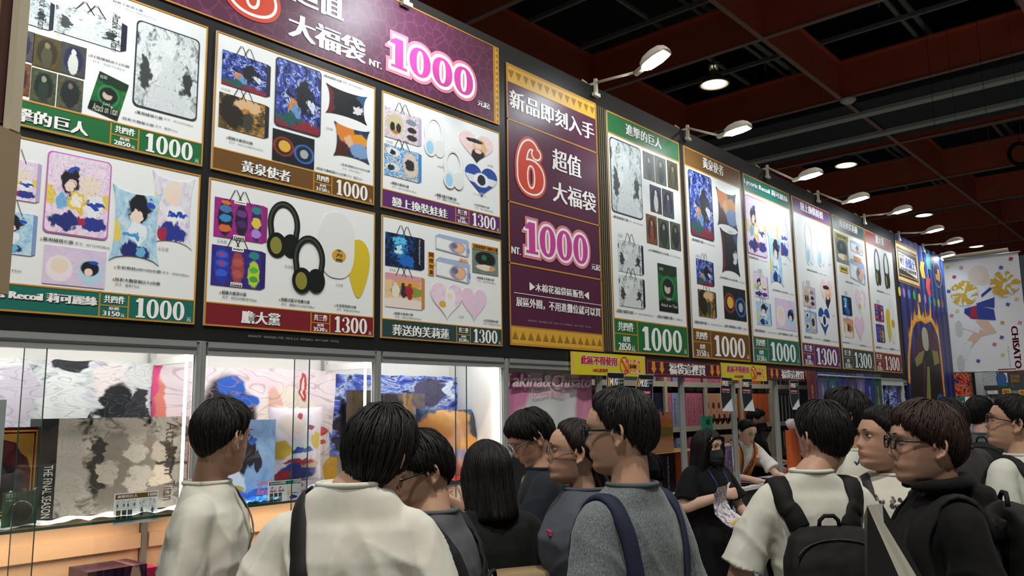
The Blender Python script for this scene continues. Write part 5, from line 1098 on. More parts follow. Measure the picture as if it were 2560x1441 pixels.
for i in range(30):
    v = i/29; P.append([(3.79+.945*j/40, .07+.008*math.sin(j*.55+v*2)*(1 if j > 28 else .35)+.004*math.sin(v*9+j*.2), 1.94-1.88*v) for j in range(41)])
b = MB(); b.grid(P, A_pinkb); b.grid([[(p[0], p[1]+.004, p[2]) for p in r] for r in P], A_pinkb, flip=True); keep(b.build('cloth'), t)
b = MB(); M_script = mat('ink_script_white', 'e0dce2', .5); M_rose = mat('ink_rose', 'e8809c', .5)
q0 = pw(1281, 934, .05); q1 = pw(1478, 970, .05); 
for dd, mm, yy in ((.006, mat('ink_pinkhalo', 'd87ca8', .5), .052), (0, M_script, .0505)): put_text(b, 'akina&Chisato', (q0[0]-dd, q1[1]-dd, q1[0]+dd, q0[1]+dd), yy, mm, .004+dd, .25)
put_text(b, 'T', (q0[0]-.05, q1[1], q0[0]-.005, q0[1]), .0505, M_script, .004, .25)
q0 = pw(1332, 979, .05); q1 = pw(1412, 994, .05); put_text(b, 'Lycoris Recoil', (q0[0], q1[1], q1[0], q0[1]), .0505, M_rose, .001, .25); keep(b.build('lettering'), t)
b = MB(); b.box((3.78, .055, 1.935), (4.74, .085, 1.955), M_alu); keep(b.build('hanging_bar'), t)
b = MB(); b.box((3.75, .2, .02), (4.75, .22, 2.0), M_panel); tag(b.build('partition_panel'), 'white partition panel behind the pink fabric banner', 'panel')
# ------------------------------------------------------------------ sales counters
M_ctop = mat('counter_top', 'd8d8d6', .35); M_cfront = mat('counter_front', '14181e', .4)
A_cf1 = art('print_blue_violet', [(.3, '1c2c7c'), (.5, '4c6cd0'), (.65, 'a8c0ec')], [(.4, .72, .3, .12, '6c4490'), (.4, .58, .25, .06, 'd8e4f4'), (.5, .3, .3, .1, '1c2450'), (.3, .12, .2, .1, 'b0c8ec')], 6, .3)
A_cf2 = art('print_dark_scene', [(.3, '14181e'), (.5, '1e242c'), (.7, '2a3038')], [(.42, .78, .12, .14, '0a0c10'), (.36, .80, .02, .1, 'a82440'), (.45, .40, .16, .16, '3c7c84'), (.42, .50, .1, .03, 'd0e0e0'), (.5, .1, .5, .12, '34323c'), (.3, .2, .04, .12, 'c0b8c8')], 6, .2)
A_cf3 = art('print_dark_blue', [(.3, '101828'), (.6, '203058')], [(.7, .2, .2, .2, '2c60b0')], 5, .2)
CT = [(4.79, 5.84, A_cf1, 'counter with violet and blue printed front, left of the masked woman'), (5.895, 6.75, A_cf1, 'counter directly behind the masked woman in black'), (6.806, 7.666, A_cf2, 'counter with dark printed front where the woman in an orange vest leans'), (7.722, 9.6, A_cf3, 'counter behind the man with the white shirt and black backpack')]
for xa, xb, m, lab in CT:
    t = thing('sales_counter', lab, 'counter', ((xa+xb)/2, .3, 0), 0, 'sales counters under the signs'); P = []
    b = MB(); b.box((xa, -.015, .945), (xb, .33, .972), M_ctop); P.append(b.build('countertop'))
    b = MB(); b.box((xa+.005, .01, .01), (xb-.005, .03, .945), M_cfront); b.box((xa+.005, .03, .01), (xa+.025, .31, .945), M_cfront); b.box((xb-.025, .03, .01), (xb-.005, .31, .945), M_cfront); P.append(b.build('body'))
    b = MB(); gx0 = xa+.02; gx1 = xb-.02
    b.rect(gx0, .05, gx1, .93, .01, .006, m); 
    if m is A_cf1: b.frame(gx0, .05, gx1, .93, .012, .006, .004, M_gold)
    P.append(b.build('front_poster'))
    for o in P: keep(o, t)
A_sheet = art('print_sheet_pale', [(.35, 'd8c8cc'), (.48, 'f0ece8'), (.56, 'b89890'), (.64, 'ece4e4'), (.72, '9c8ca4')], [], 6, rough=.3)
def sheet(x, y, w, h, rot, lab, m=A_sheet, z=.973):
    M = Matrix.Translation((x, y, z)) @ Matrix.Rotation(rad(rot), 4, 'Z'); b = MB()
    b.add([M @ Vector(p) for p in ((-w/2, -h/2, 0), (w/2, -h/2, 0), (w/2, h/2, 0), (-w/2, h/2, 0), (-w/2, -h/2, .003), (w/2, -h/2, .003), (w/2, h/2, .003), (-w/2, h/2, .003))], [(4, 5, 6, 7), (0, 1, 5, 4), (1, 2, 6, 5), (2, 3, 7, 6), (3, 0, 4, 7), (3, 2, 1, 0)], m, [(0, 0), (1, 0), (1, 1), (0, 1)]*2)
    o = b.build('paper_sheet'); tag(o, lab, 'sheet', 'printed sheets on the counters')
sheet(5.25, .15, .5, .3, 6, 'printed sheet on the counter left of the masked woman'); sheet(5.65, .13, .3, .34, -8, 'printed sheet at the right end of the left counter'); sheet(7.0, .14, .30, .21, 8, 'printed sheet at the left front of the counter by the orange vest')
sheet(7.32, .16, .30, .21, -6, 'printed sheet in front of the woman in the orange vest'); sheet(7.15, .17, .36, .28, 3, 'larger printed sheet under the arms of the woman in the orange vest'); sheet(8.0, .2, .4, .3, -4, 'printed sheet on the counter right of the orange vest')
t = thing('tray', 'blue plastic tray on the counter beside the hand of the woman in an orange vest', 'tray', (7.62, .18, .973)); b = MB(); b.box((7.52, .10, .973), (7.72, .26, .979), mat('tray_blue', '28488c', .4))
for a in (((7.52, .10, .979), (7.525, .26, .995)), ((7.715, .10, .979), (7.72, .26, .995)), ((7.525, .10, .979), (7.715, .105, .995)), ((7.525, .255, .979), (7.715, .26, .995))): b.box(*a, MATS['tray_blue'])
keep(b.build('tray_body'), t)

# ------------------------------------------------------------------ signs under the board
M_ysign = mat('sign_yellow', 'd6cc28', .4); M_yedge = mat('sign_yellow_edge', 'e8b070', .4); M_rose2 = mat('sign_rose', 'b82444', .4); M_halo = mat('sign_halo', 'f0d8d8', .4)
A_coupon = art('print_coupon', [(.36, 'c83030'), (.46, 'e8a030'), (.54, 'f0f0ec'), (.62, '2c5cb0'), (.7, 'd84040')], [(.5, .5, .6, .24, 'e2a030')], 7, .03, 'CONSTANT')
def yellow_sign(z, box, lab):
    x0, z0, x1, z1 = zbox(z, *box, -.02); w, h = x1-x0, z1-z0; t = thing('notice_sign', lab, 'sign', ((x0+x1)/2, -.02, z0), 0, 'yellow notices under the signboard'); A = Attach(t); Y = -.02
    b = MB(); b.rect(x0, z0, x1, z1, -.008, Y, M_ysign); b.rect(x0, z0, x0+w*.03, z1, Y, Y-.0005, M_yedge); b.rect(x1-w*.03, z0, x1, z1, Y, Y-.0005, M_yedge); A.put(b, 'panel')
    b = MB(); tb = (x0+w*.105, z0+h*.46, x0+w*.59, z0+h*.86)
    put_text(b, '此區不得使用', (tb[0]-.006, tb[1]-.006, tb[2]+.006, tb[3]+.006), Y-.0008, M_halo, .009); b.auto = False; put_text(b, '此區不得使用', tb, Y-.0014, M_rose2, .0045)
    b.auto = True; put_text(b, '100元折價券', (x0+w*.26, z0+h*.14, x0+w*.46, z0+h*.31), Y-.0014, M_rose2, .002); A.put(b, 'lettering')
    b = MB(); b.rect(x0+w*.67, z0+h*.14, x0+w*.92, z0+h*.80, Y, Y-.0008, A_coupon); put_text(b, '$100', (x0+w*.765, z0+h*.36, x0+w*.862, z0+h*.56), Y-.0015, M_ink, .003); b.ck = []; A.put(b, 'coupon_picture')
    b = MB(); cx, cz, ra, rb = x0+w*.69, z0+h*.50, w*.066, h*.42; ring_poly(b, ell(cx, cz, ra, rb), ell(cx, cz, ra*.84, rb*.87), Y-.002, M_red6)
    stroke(b, [(cx-ra*.66, cz+rb*.66), (cx+ra*.66, cz-rb*.66)], [ra*.1]*2, Y-.0022, M_red6); A.put(b, 'prohibition_mark')
def maroon_sign(z, box, lab, arrows, tb):
    x0, z0, x1, z1 = zbox(z, *box, -.02); w, h = x1-x0, z1-z0; t = thing('direction_sign', lab, 'sign', ((x0+x1)/2, -.02, z0), 0, 'maroon signs under the signboard'); A = Attach(t); Y = -.02
    b = MB(); b.rect(x0, z0, x1, z1, -.008, Y, mat('sign_maroon', '4c2034', .4)); A.put(b, 'panel'); b = MB(); b.frame(x0+.012, z0+.018, x1-.012, z1-.018, .003, Y, Y-.0006, mat('sign_line', 'b86c40', .45)); A.put(b, 'border_line')
    b = MB(); put_text(b, '福袋這裡買', (x0+w*tb[0], z0+h*.17, x0+w*tb[1], z0+h*.83), Y-.001, M_letter, .007); A.put(b, 'lettering')
    for u in arrows:
        b = MB(); cx = x0+w*u; a = .03; b.prism([(cx, z0+h*.15), (cx+a*1.35, z0+h*.48), (cx+a*.8, z0+h*.48), (cx+a*.7, z0+h*.85), (cx-a*.7, z0+h*.85), (cx-a*.8, z0+h*.48), (cx-a*1.35, z0+h*.48)], Y, Y-.001, M_orange); A.put(b, 'arrow')
yellow_sign('p', (95, 90, 1998, 752), 'yellow notice sign nearest the viewer, left of the maroon arrow sign')
maroon_sign('q', (85, 92, 1132, 380), 'maroon arrow sign between the two yellow notices', (.085, .185, .865, .955), (.27, .77))
yellow_sign('q', (1130, 152, 1768, 410), 'smaller looking yellow notice sign, between the two maroon signs')
maroon_sign('q', (1772, 205, 2420, 418), 'maroon arrow sign farther along, left of the wrapped posters', (.08, .185, .83, .93), (.27, .78))

M_tagd = mat('tag_dark', '16181e', .4); M_tagl = mat('tag_light', 'c4ccd0', .4)
def muse_tag(z, c, lab):
    P = [wall(ZO[z][0]+x*ZO[z][2], ZO[z][1]+y*ZO[z][2], -.03) for x, y in c]; t = thing('hanging_tag', lab, 'tag', tuple(P[0]), 0, 'printed tags hanging under the signs')
    TL, TR, BR, BL = [Vector(p) for p in P]
    def S(u, v, off=0.0): p = (TL*(1-u)+TR*u)*(1-v)+(BL*(1-u)+BR*u)*v; return Vector((p.x, p.y-.05*v*v-off, p.z))
    def patch(b, u0, v0, u1, v1, m, off, n=6, slant=0.0):
        b.grid([[S(u0+(u1-u0)*i/2, v0+(v1-v0)*j/n+slant*(1-i/2)*(j/n), off) for i in range(3)] for j in range(n+1)], m)
    b = MB(); patch(b, 0, 0, 1, 1, M_tagl, 0); patch(b, 0, 0, 1, 1, M_tagl, -.002); A = Attach(t); A.put(b, 'sheet')
    b = MB(); patch(b, .02, .012, .98, .62, M_tagd, .001, slant=.34); A.put(b, 'dark_print')
    b = MB(); patch(b, .08, .335, .86, .40, M_rose2, .002); A.put(b, 'red_band')
    def tx(s, u0, v0, u1, v1, m, bold=0):
        vs, fs = glyphs(s); xa, xb = min(p[0] for p in vs), max(p[0] for p in vs); ya, yb = min(p[1] for p in vs), max(p[1] for p in vs)
        L.mark()
        for d in ([0] if not bold else [-bold, 0, bold]): L.add([S(u0+(px-xa)/(xb-xa)*(u1-u0)+d, v1-(py-ya)/(yb-ya)*(v1-v0), .0028) for px, py in vs], fs, m)
    L = MB(); tx('MUSE', .18, .10, .66, .255, M_letter, .012); tx('木棉花福袋販售區', .12, .35, .80, .388, M_letter); tx('05.23 - 06.03', .12, .425, .80, .455, M_letter); tx('05.22', .76, .10, .94, .13, M_letter); tx('05.27', .76, .16, .94, .19, M_letter)
    tx('2025', .68, .10, .73, .25, M_letter); A.put(L, 'lettering')
    b = MB(); patch(b, .06, .09, .15, .26, M_lily, .002); A.put(b, 'orange_mark')
muse_tag('p', [(1005, 625), (1445, 640), (1390, 2150), (930, 2150)], 'hanging tag nearest the viewer, mostly behind the tall man in heather grey')
muse_tag('p', [(1820, 680), (2210, 690), (2075, 1990), (1500, 1960)], 'hanging tag just right of the head of the man in heather grey')
muse_tag('q', [(1130, 350), (1283, 365), (1225, 828), (1076, 825)], 'hanging tag left of the post, above the masked woman')
muse_tag('q', [(1417, 372), (1560, 378), (1528, 828), (1378, 822)], 'hanging tag right of the post, above the woman in an orange vest')
muse_tag('q', [(2085, 395), (2203, 400), (2170, 812), (2055, 805)], 'hanging tag farthest along, left of the wrapped posters')

t = thing('handwritten_sign', 'green handwritten card above the head of the masked woman', 'sign', (0, 0, 0)); Y = .16
x0, z1 = pw(1752, 1042, Y); x1, z0 = pw(1784, 1098, Y); t.location = ((x0+x1)/2, Y, z0)
b = MB(); b.rect(x0, z0, x1, z1, Y+.004, Y, mat('card_jade', '1c9474', .5)); keep(b.build('card'), t); b = MB()
put_text(b, '木棉花', (x0+.08, z0+(z1-z0)*.62, x1-.05, z0+(z1-z0)*.88), Y-.001, M_ink, .002, .15); put_text(b, '福袋', (x0+.05, z0+(z1-z0)*.16, x0+(x1-x0)*.46, z0+(z1-z0)*.42), Y-.001, M_ink, .002, .15); put_text(b, 'HERE', (x0+(x1-x0)*.5, z0+(z1-z0)*.18, x1-.02, z0+(z1-z0)*.36), Y-.001, M_ink, .002, .15); keep(b.build('lettering'), t)
b = MB(); b.box(((x0+x1)/2-.012, Y+.005, .975), ((x0+x1)/2+.012, Y+.02, z0+.05), M_alu); keep(b.build('stick'), t)

# wrapped narrow posters hanging in a row
PC = []
for i_, (c1, c2, c3) in enumerate((('703038', '8c4a50', 'b07870'), ('686890', '50507c', '9c9cb4'), ('3c7880', '4c5484', 'c0ccd0'), ('40449c', '585c94', 'e4e6e0'), ('605878', '504868', '98909c'), ('8c84ac', '70688c', 'b0a4bc'), ('2c3ca0', '4c5c90', '8c9cc8'), ('405c58', '506860', '8c9484'))):
    K['w%d' % i_] = art('art_wrapped_%d' % i_, [(.4, c2), (.6, c1)], [(.5, .6, .36, .34, c1), (.5, .34, .22, .32, c3), (.5, .74, .1, .07, c3)], 6, .12); PC.append('w%d' % i_)
LBP = ['dark red', 'violet-grey', 'teal-haloed', 'navy with pale figure shape', 'dull purple', 'pale violet', 'bright blue', 'dark green']
ex = [(128, 345, 318), (345, 580, 345), (580, 785, 355), (785, 1005, 372), (1005, 1190, 385), (1190, 1370, 392), (1370, 1550, 398), (1550, 1722, 405)]
for i, (xa_, xb_, yt) in enumerate(ex):
    xa, zt_ = wz('r', xa_, yt, -.05); xb, _ = wz('r', xb_, yt, -.05); zbm = zt_-.86
    t = thing('wrapped_poster', 'narrow %s poster in clear wrap, %s in the hanging row' % (LBP[i], ['first', 'second', 'third', 'fourth', 'fifth', 'sixth', 'seventh', 'eighth'][i]), 'poster', ((xa+xb)/2, -.05, zbm), 0, 'wrapped posters hanging in a row')
    b = MB(); b.rect(xa+.012, zbm+.02, xb-.012, zt_-.04, -.044, -.046, K[PC[i]]); A = Attach(t); A.put(b, 'card')
    Pg = [[(xa+(xb-xa)*k/8, -.051-.0015*math.sin(k*1.9+j*.7+i)-.003*math.sin(math.pi*k/8), zt_-(zt_-zbm)*j/10) for k in range(9)] for j in range(11)]
    b = MB(); b.grid(Pg, film_mat('cellophane')); A.put(b, 'wrapper')
b = MB(); b.tube([(8.7, -.055, 2.015), (11.7, -.055, 2.015)], .008, 8, M_alu); tag(b.build('hanging_rail'), 'thin metal rail carrying the row of wrapped posters', 'rail')
drape('cloth', 'blue and white cloth hanging in the window opening before the curtain panel', 'cloth', 2204, 962, 2262, 1034, .06, C_navy, .02, 3, seed=9)
b = MB(); xa, zt_ = wz('r', 1728, 628); xb, _ = wz('r', 2205, 640); b.frame(xa, .9, xb, zt_, .05, .05, .0, mat('window_white', 'c8ccc4', .4)); struct('trim_6', b)
b = MB(); b.box((9.7, .3, .02), (12.1, .32, 2.2), mat('dark_partition', '20222a', .6)); tag(b.build('partition_panel'), 'dark partition panel behind the row of wrapped posters', 'panel')

# plastic-wrapped merchandise hanging by the post
A_merch = art('print_purple_merch', [(.3, '2c2440'), (.42, '7c6490'), (.5, '3a3050'), (.6, 'a088ac'), (.7, '4c3040')], [(.3, .12, .3, .1, '3878a8'), (.6, .14, .14, .12, 'a83050'), (.6, .36, .3, .06, 'd8d4c0'), (.1, .34, .1, .1, 'd07830')], 6, .1)
x0, z1 = wz('u', 556, 282, .07); x1, z0 = wz('u', 702, 655, .07)
t = thing('merchandise_pack', 'purple printed goods in clear plastic, hanging beside the post right of the masked woman', 'package', ((x0+x1)/2, .07, z0)); A = Attach(t)
b = MB(); b.rect(x0, z0, x1, z1, .10, .07, A_merch); A.put(b, 'contents'); Pg = [[(x0-.02+(x1-x0+.04)*k/10, .05-.010*math.sin(k*1.7+j*.9)-.01*math.sin(math.pi*k/10), z1+.04-(z1-z0+.05)*j/12) for k in range(11)] for j in range(13)]
b = MB(); b.grid(Pg, film_mat('cellophane')); A.put(b, 'wrapper')

# ------------------------------------------------------------------ storage racks with bags behind the counter
M_rack = mat('rack_cream', 'b8b4a0', .5)
YR = 1.5
RACKX = [6.2, 7.15, 8.1, 9.05, 10.0, 10.95, 11.9, 12.85]
SH = [.30, .94, 1.46, 1.98]
for i in range(len(RACKX)-1):
    xa, xb = RACKX[i], RACKX[i+1]
    t = thing('storage_rack', '%s cream storage rack bay behind the counter' % ['first', 'second', 'third', 'fourth', 'fifth', 'sixth', 'seventh'][i], 'rack', ((xa+xb)/2, YR+.25, 0), 0, 'storage racks behind the counter'); A = Attach(t)
    for x in (xa+.015, xb-.015):
        for y in (YR-.02, YR+.48): b = MB(); b.box((x-.014, y-.014, 0), (x+.014, y+.014, 2.6), M_rack); A.put(b, 'upright')
    for z in SH: b = MB(); b.box((xa+.03, YR-.03, z-.05), (xb-.03, YR-.01, z+.01), M_rack); b.box((xa+.03, YR-.01, z-.02), (xb-.03, YR+.46, z), M_rack); A.put(b, 'shelf')
b = MB(); b.box((4.9, 2.1, 0), (13.2, 2.14, 2.7), mat('back_wall', '2a2a2a', .8)); struct('wall_back', b)
spine = {'navy': ('18203c', None), 'pink': ('c86c84', 'CHISATO'), 'blue': ('8c9cc8', 'TAKINA'), 'peach': ('d8a07c', None), 'orange': ('c8602c', None), 'white': ('b8b0a4', 'Attack on Titan'), 'black': ('1c1c1e', None), 'rose': ('d87890', None)}
def spine_bag(px0, px1, kind, zs, h, lab, Y=YR):
    x0, _ = pw(px0, 1000, Y); x1, _ = pw(px1, 1000, Y); c, s = spine[kind]; m = mat('bag_'+kind, c, .45, noise_amt=.18, noise_scale=6)
    t = thing('paper_bag', lab, 'bag', ((x0+x1)/2, Y+.2, zs), 0, 'shopping bags on the storage racks'); A = Attach(t); b = MB(); b.box((x0+.003, Y, zs), (x1-.003, Y+.42, zs+h), m)
    xm = (x0+x1)/2; b.add([(x0+.003, Y-.001, zs+.001), (x1-.003, Y-.001, zs+.001), (xm, Y-.010, zs+h*.16)], [(0, 1, 2)], m); A.put(b, 'carton')
    b = MB()
    if s: rot_text(b, s, (xm-(x1-x0)*.16, zs+h*.12, xm+(x1-x0)*.16, zs+h*.86), Y-.003, M_letter if kind != 'white' else M_ink, .1, .002); A.put(b, 'lettering')
    elif kind == 'peach':
        for q in (.62, .26): b.prism(ell(xm, zs+h*q, (x1-x0)*.2, h*.10), Y, Y-.003, mat('print_dark_oval', '4c342c', .5)); b.rect(x0+.004, zs, x1-.004, zs+h*.22, Y, Y-.002, mat('bag_rose', 'd87890', .45))
        A.put(b, 'printed_motif')
    elif kind == 'navy':
        b.prism(ell(xm, zs+h*.45, (x1-x0)*.26, h*.11), Y, Y-.003, mat('print_crest_blue', '28488c', .5)); A.put(b, 'printed_motif')
    elif kind == 'black':
        b.rect(x0+.004, zs+.01, x0+.03, zs+h-.02, Y, Y-.003, mat('bag_white', 'b8b0a4', .45)); A.put(b, 'printed_edge')
Q = lambda v: 1600+v*.17969
nth = ['first', 'second', 'third', 'fourth', 'fifth', 'sixth', 'seventh', 'eighth', 'ninth', 'tenth']
cnt = {}
def nextlab(kind, shelf):
    cnt[(kind, shelf)] = cnt.get((kind, shelf), -1)+1
    return '%s %s bag from the left on the %s shelf' % (nth[cnt[(kind, shelf)]], {'navy': 'navy blue', 'pink': 'pink lettered', 'blue': 'pale blue lettered', 'peach': 'peach and rose', 'orange': 'orange', 'white': 'off-white lettered', 'black': 'black and white', 'rose': 'plain rose'}[kind], shelf)
row1 = [(-10, 95, 'navy'), (95, 212, 'navy'), (215, 328, 'navy'), (330, 440, 'pink'), (442, 515, 'blue'), (516, 600, 'blue'), (632, 705, 'pink'), (706, 785, 'pink'), (786, 866, 'pink'), (900, 975, 'peach'), (977, 1056, 'peach'), (1058, 1125, 'peach'), (1127, 1200, 'peach'), (1205, 1275, 'peach'), (1278, 1352, 'peach'), (1356, 1450, 'orange'), (1470, 1555, 'orange'), (1558, 1632, 'orange'), (1634, 1712, 'orange'), (1714, 1785, 'orange'), (1787, 1838, 'white'), (1915, 1962, 'black'), (1964, 2012, 'black'), (2014, 2060, 'black'), (2062, 2110, 'black')]
for a, c, k in row1: spine_bag(Q(a), Q(c), k, SH[2], .40, nextlab(k, 'eye-level'))
for a, c, k in [(150, 230, 'blue'), (300, 440, 'pink'), (470, 555, 'blue'), (640, 740, 'rose'), (742, 860, 'rose'), (930, 1010, 'rose'), (1012, 1090, 'rose'), (1092, 1170, 'rose'), (1172, 1260, 'rose'), (1560, 1700, 'orange'), (1720, 1800, 'black'), (1900, 1960, 'black'), (1962, 2020, 'black')]: spine_bag(Q(a), Q(c), k, SH[3]+.002, .40, nextlab(k, 'top'))
for a, c, k in [(200, 300, 'navy'), (302, 400, 'navy'), (486, 530, 'blue'), (532, 590, 'pink'), (660, 760, 'pink'), (770, 860, 'blue'), (1040, 1090, 'black'), (1100, 1140, 'white'), (1142, 1200, 'peach'), (1202, 1260, 'white'), (1800, 1850, 'white'), (1915, 1960, 'black'), (1962, 2010, 'black'), (2012, 2060, 'black')]: spine_bag(Q(a), Q(c), k, SH[1], .40, nextlab(k, 'lower'))

for i, x in enumerate((6.2, 8.2, 10.2)):  # unseen tube lamps, added to brighten the bag racks behind the counter
    t = thing('added_tube_lamp', '%s added unseen tube lamp behind the signboard, lighting the racks' % nth[i], 'lamp', (x, .75, 2.62), 0, 'added tube lamps lighting the booth')
    b = MB(); b.box((-.62, -.04, .03), (.62, .04, .08), M_panel); b.box((-.6, -.7, .06), (-.57, .0, .09), M_alu); b.box((.57, -.7, .06), (.6, .0, .09), M_alu); b.build('housing', None, t); MB().tube([(-.6, 0, .01), (.6, 0, .01)], .014, 10, M_tube).build('tube', None, t)
    area_light('added_tube_light', (0, 0, -.012), (0, .25, -1), 1.2, 5, (1, .95, .88), .03, parent=t)
# cartons and bags stacked behind the left counter
A_sun2 = art('print_sunset_bag', [(.3, 'd88a4c'), (.5, 'd89858'), (.65, 'c07858')], [(.5, .92, .7, .1, 'd88c80'), (.5, .74, .6, .12, 'd08038'), (.75, .5, .4, .12, '8c7c38'), (.4, .12, .7, .22, 'dcb090'), (.24, .52, .10, .2, '9c2824'), (.30, .74, .06, .06, 'a06030'), (.4, .34, .2, .06, '842420')], 5, .16)
M_orbag = mat('bag_orange', 'c8602c', .45)
x0, z1 = pw(1598, 1042, 1.0); x1, _ = pw(1681, 1042, 1.0); ZP = 1.245
bag('paper_bag', 'orange landscape bag standing on the tan cardboard sheet', 'bag', x0, x1, ZP+.004, ZP+.404, 1.0, .15, A_sun2, M_orbag)
b = MB(); b.box((x0-.3, .93, ZP-.006), (x1+.62, 1.38, ZP), mat('cardboard', 'c8a058', .7, noise_amt=.1)); tag(b.build('cardboard_sheet'), 'tan cardboard sheet under the orange landscape bag', 'cardboard')
A_bl = art('print_night_bag', [(.3, '0c1430'), (.5, '142850'), (.62, '2858a0'), (.72, '0a1024')], [(.2, .6, .2, .4, '2c68b0'), (.85, .5, .2, .6, '0e1428')], 7, .3)
for i, (pa, pb, m, lab) in enumerate(((1600, 1684, A_bl, 'dark blue printed bag under the cardboard sheet'), (1686, 1716, M_orbag, 'orange bag under the cardboard sheet, beside the dark blue one'))):
    x0, _ = pw(pa, 1100, 1.0); x1, _ = pw(pb, 1100, 1.0); L = None
    if i == 0: L = MB(); rot_text(L, "Frieren: Beyond Journey's End", (x1-.16, .88, x1-.11, 1.2), .9985, M_letter)
    bag('paper_bag', lab, 'bag', x0, x1, ZP-.41, ZP-.008, 1.0, .16, m, M_orbag if i else M_blackpaper, L, handles=False)
b = MB(); b.box((6.92, .85, .80), (8.2, 1.4, .83), M_ctop)
for x in (6.97, 8.1):
    for y in (.9, 1.33): b.box((x, y, 0), (x+.04, y+.04, .80), M_rack)
tag(b.build('folding_table'), 'table behind the counter under the stacked bags', 'table')
t = thing('tissue_box', 'orange tissue box with white tissue beside the head of the man with the black backpack', 'box', (0, 0, 0)); xa, zt_ = pw(1978, 1072, .16); xb, zbm = pw(2003, 1150, .16); t.location = ((xa+xb)/2, .4, zbm)
b = MB(); b.box((xa, .16, .973), (xb, .23, zt_-.02), M_orbag); keep(b.build('carton'), t); b = MB(); c = Vector(((xa+xb)/2, .195, zt_-.02)); b.loft([[tuple(c+Vector((r*math.cos(a)*(1+.3*math.sin(3*a)), r*math.sin(a)*(1+.3*math.cos(2*a)), z))) for a in [2*math.pi*k/14 for k in range(14)]] for r, z in ((.03, 0), (.06, .05), (.07, .09), (.03, .12))], mat('tissue', 'e0e0e0', .8)); keep(b.build('tissue'), t)

# ------------------------------------------------------------------ sign arm at the left edge of the view
M_brown2 = mat('sign_brown', '4c2c2a', .4); M_creamedge = mat('sign_cream', 'c8c0a8', .5); M_lineg = mat('sign_gold_line', '9a6c3c', .45)
def left_sign():
    D = 1.9; t = thing('projecting_sign', 'brown sign with gold lines and a cream edge, cut by the left border', 'sign', tuple(at(20, 400, D))); A = Attach(t)
    a = at(76, 0, D); e = at(50, 348, D); X = a[0]; Yc = a[1]
    dirv = Vector((-.86, .10, 0)).normalized()
    # upper box: the cream end faces the viewer, the brown face runs away to the left
    def blk(b, z0, z1, w, l, m, off=(0, 0)):
        o = Vector((X+off[0], Yc+off[1], 0)); n = Vector((.5, -.86, 0)).normalized(); s = Vector((-n.y*-1, n.x*-1, 0)); s = Vector((.86, .5, 0))
        pts = [o-s*w, o, o-n*l, o-s*w-n*l]
        vs = [(p.x, p.y, z) for z in (z0, z1) for p in pts]; b.add(vs, [(0, 1, 5, 4), (1, 2, 6, 5), (2, 3, 7, 6), (3, 0, 4, 7), (4, 5, 6, 7), (3, 2, 1, 0)], m)
    zt, zb = at(76, -260, D)[2], at(52, 350, D)[2]; zl = at(20, 752, D)[2]
    b = MB(); blk(b, zb, zt, .028, .02, M_creamedge); A.put(b, 'cream_edge')
    b = MB(); blk(b, zb+.02, zt, .9, .02, M_brown2, (-.031, .012)); A.put(b, 'brown_panel')
    b = MB(); blk(b, zl, zb-.002, .9, .02, mat('sign_tan', 'a08c70', .5), (.004, .004)); A.put(b, 'lower_panel')
    b = MB()
    for dx in (.030, .044): blk(b, zb+.16, zt, .0022, .003, M_lineg, (-.031-dx, .0105-dx*.58))
    A.put(b, 'gold_line')
left_sign()
b = MB(); p0 = at(14, 1000, 2.2); b.box((p0[0]-.4, p0[1]-.01, .0), (p0[0], p0[1]+.01, p0[2]), mat('board_grey', '8a9494', .5)); tag(b.build('grey_board'), 'plain grey board at the lower left border of the view', 'board')

# ------------------------------------------------------------------ far right: hanging banner and the next booths
def MX(X, rot=0.0, piv=0.0): return Matrix.Translation((X, piv, 0)) @ Matrix.Rotation(rad(rot), 4, 'Z') @ Matrix(((0, 1, 0, 0), (-1, 0, 0, 0), (0, 0, 1, 0), (0, 0, 0, 1)))
XB = 15.1
tl = planex(2357, 654, XB); bl = planex(2376, 931, XB); tr = planex(2546, 640, XB); br = planex(2566, 938, XB)
u0, u1 = -tl[1], -tr[1]; zt_, zb_ = tl[2], bl[2]; MM = MX(XB)
t = thing('hanging_banner', 'white hanging banner with yellow pompoms and a red vertical name, far right', 'banner', (XB, (tl[1]+tr[1])/2, zb_)); A = Attach(t)
b = MB(); b.rect(u0, zb_, u1, zt_, .004, -.004, mat('banner_white', 'f0f2f6', .5)); b.transform(MM); A.put(b, 'panel')
def hu(x, y): # zoom h -> (u, z) on the banner plane
    p = planex(2220+x*.31925, 560+y*.31925, XB); return (-p[1], p[2])
def hp(pts): return [hu(*p) for p in pts]
b = MB()
def blob(x0, y0, x1, y1, c, off=-.006, p=2.2):
    a, c2 = hu(x0, y0), hu(x1, y1); b.prism(ell((a[0]+c2[0])/2, (a[1]+c2[1])/2, abs(c2[0]-a[0])/2, abs(a[1]-c2[1])/2, 28, p=p), off, off-.001, mat('bn_'+c, c, .5))
blob(620, 335, 800, 480, 'e4dccb'); blob(690, 385, 755, 452, 'f0dccf', -.0072)
b.prism(hp([(690, 480), (820, 490), (835, 600), (690, 625)]), -.006, -.0072, mat('bn_white', 'eceff2', .5)); b.prism(hp([(730, 555), (800, 495), (825, 505), (735, 580)]), -.0075, -.008, mat('bn_blue', '2a3e98', .5))
b.prism(hp([(690, 625), (835, 575), (835, 660), (700, 645)]), -.0076, -.008, mat('bn_blue', '2a3e98', .5)); b.prism(hp([(600, 665), (690, 640), (830, 670), (845, 755), (660, 745), (598, 700)]), -.006, -.0078, mat('bn_blue', '2a3e98', .5)); b.prism(hp([(650, 655), (690, 640), (705, 745), (640, 740)]), -.0078, -.0084, mat('bn_crim', 'a82440', .5))
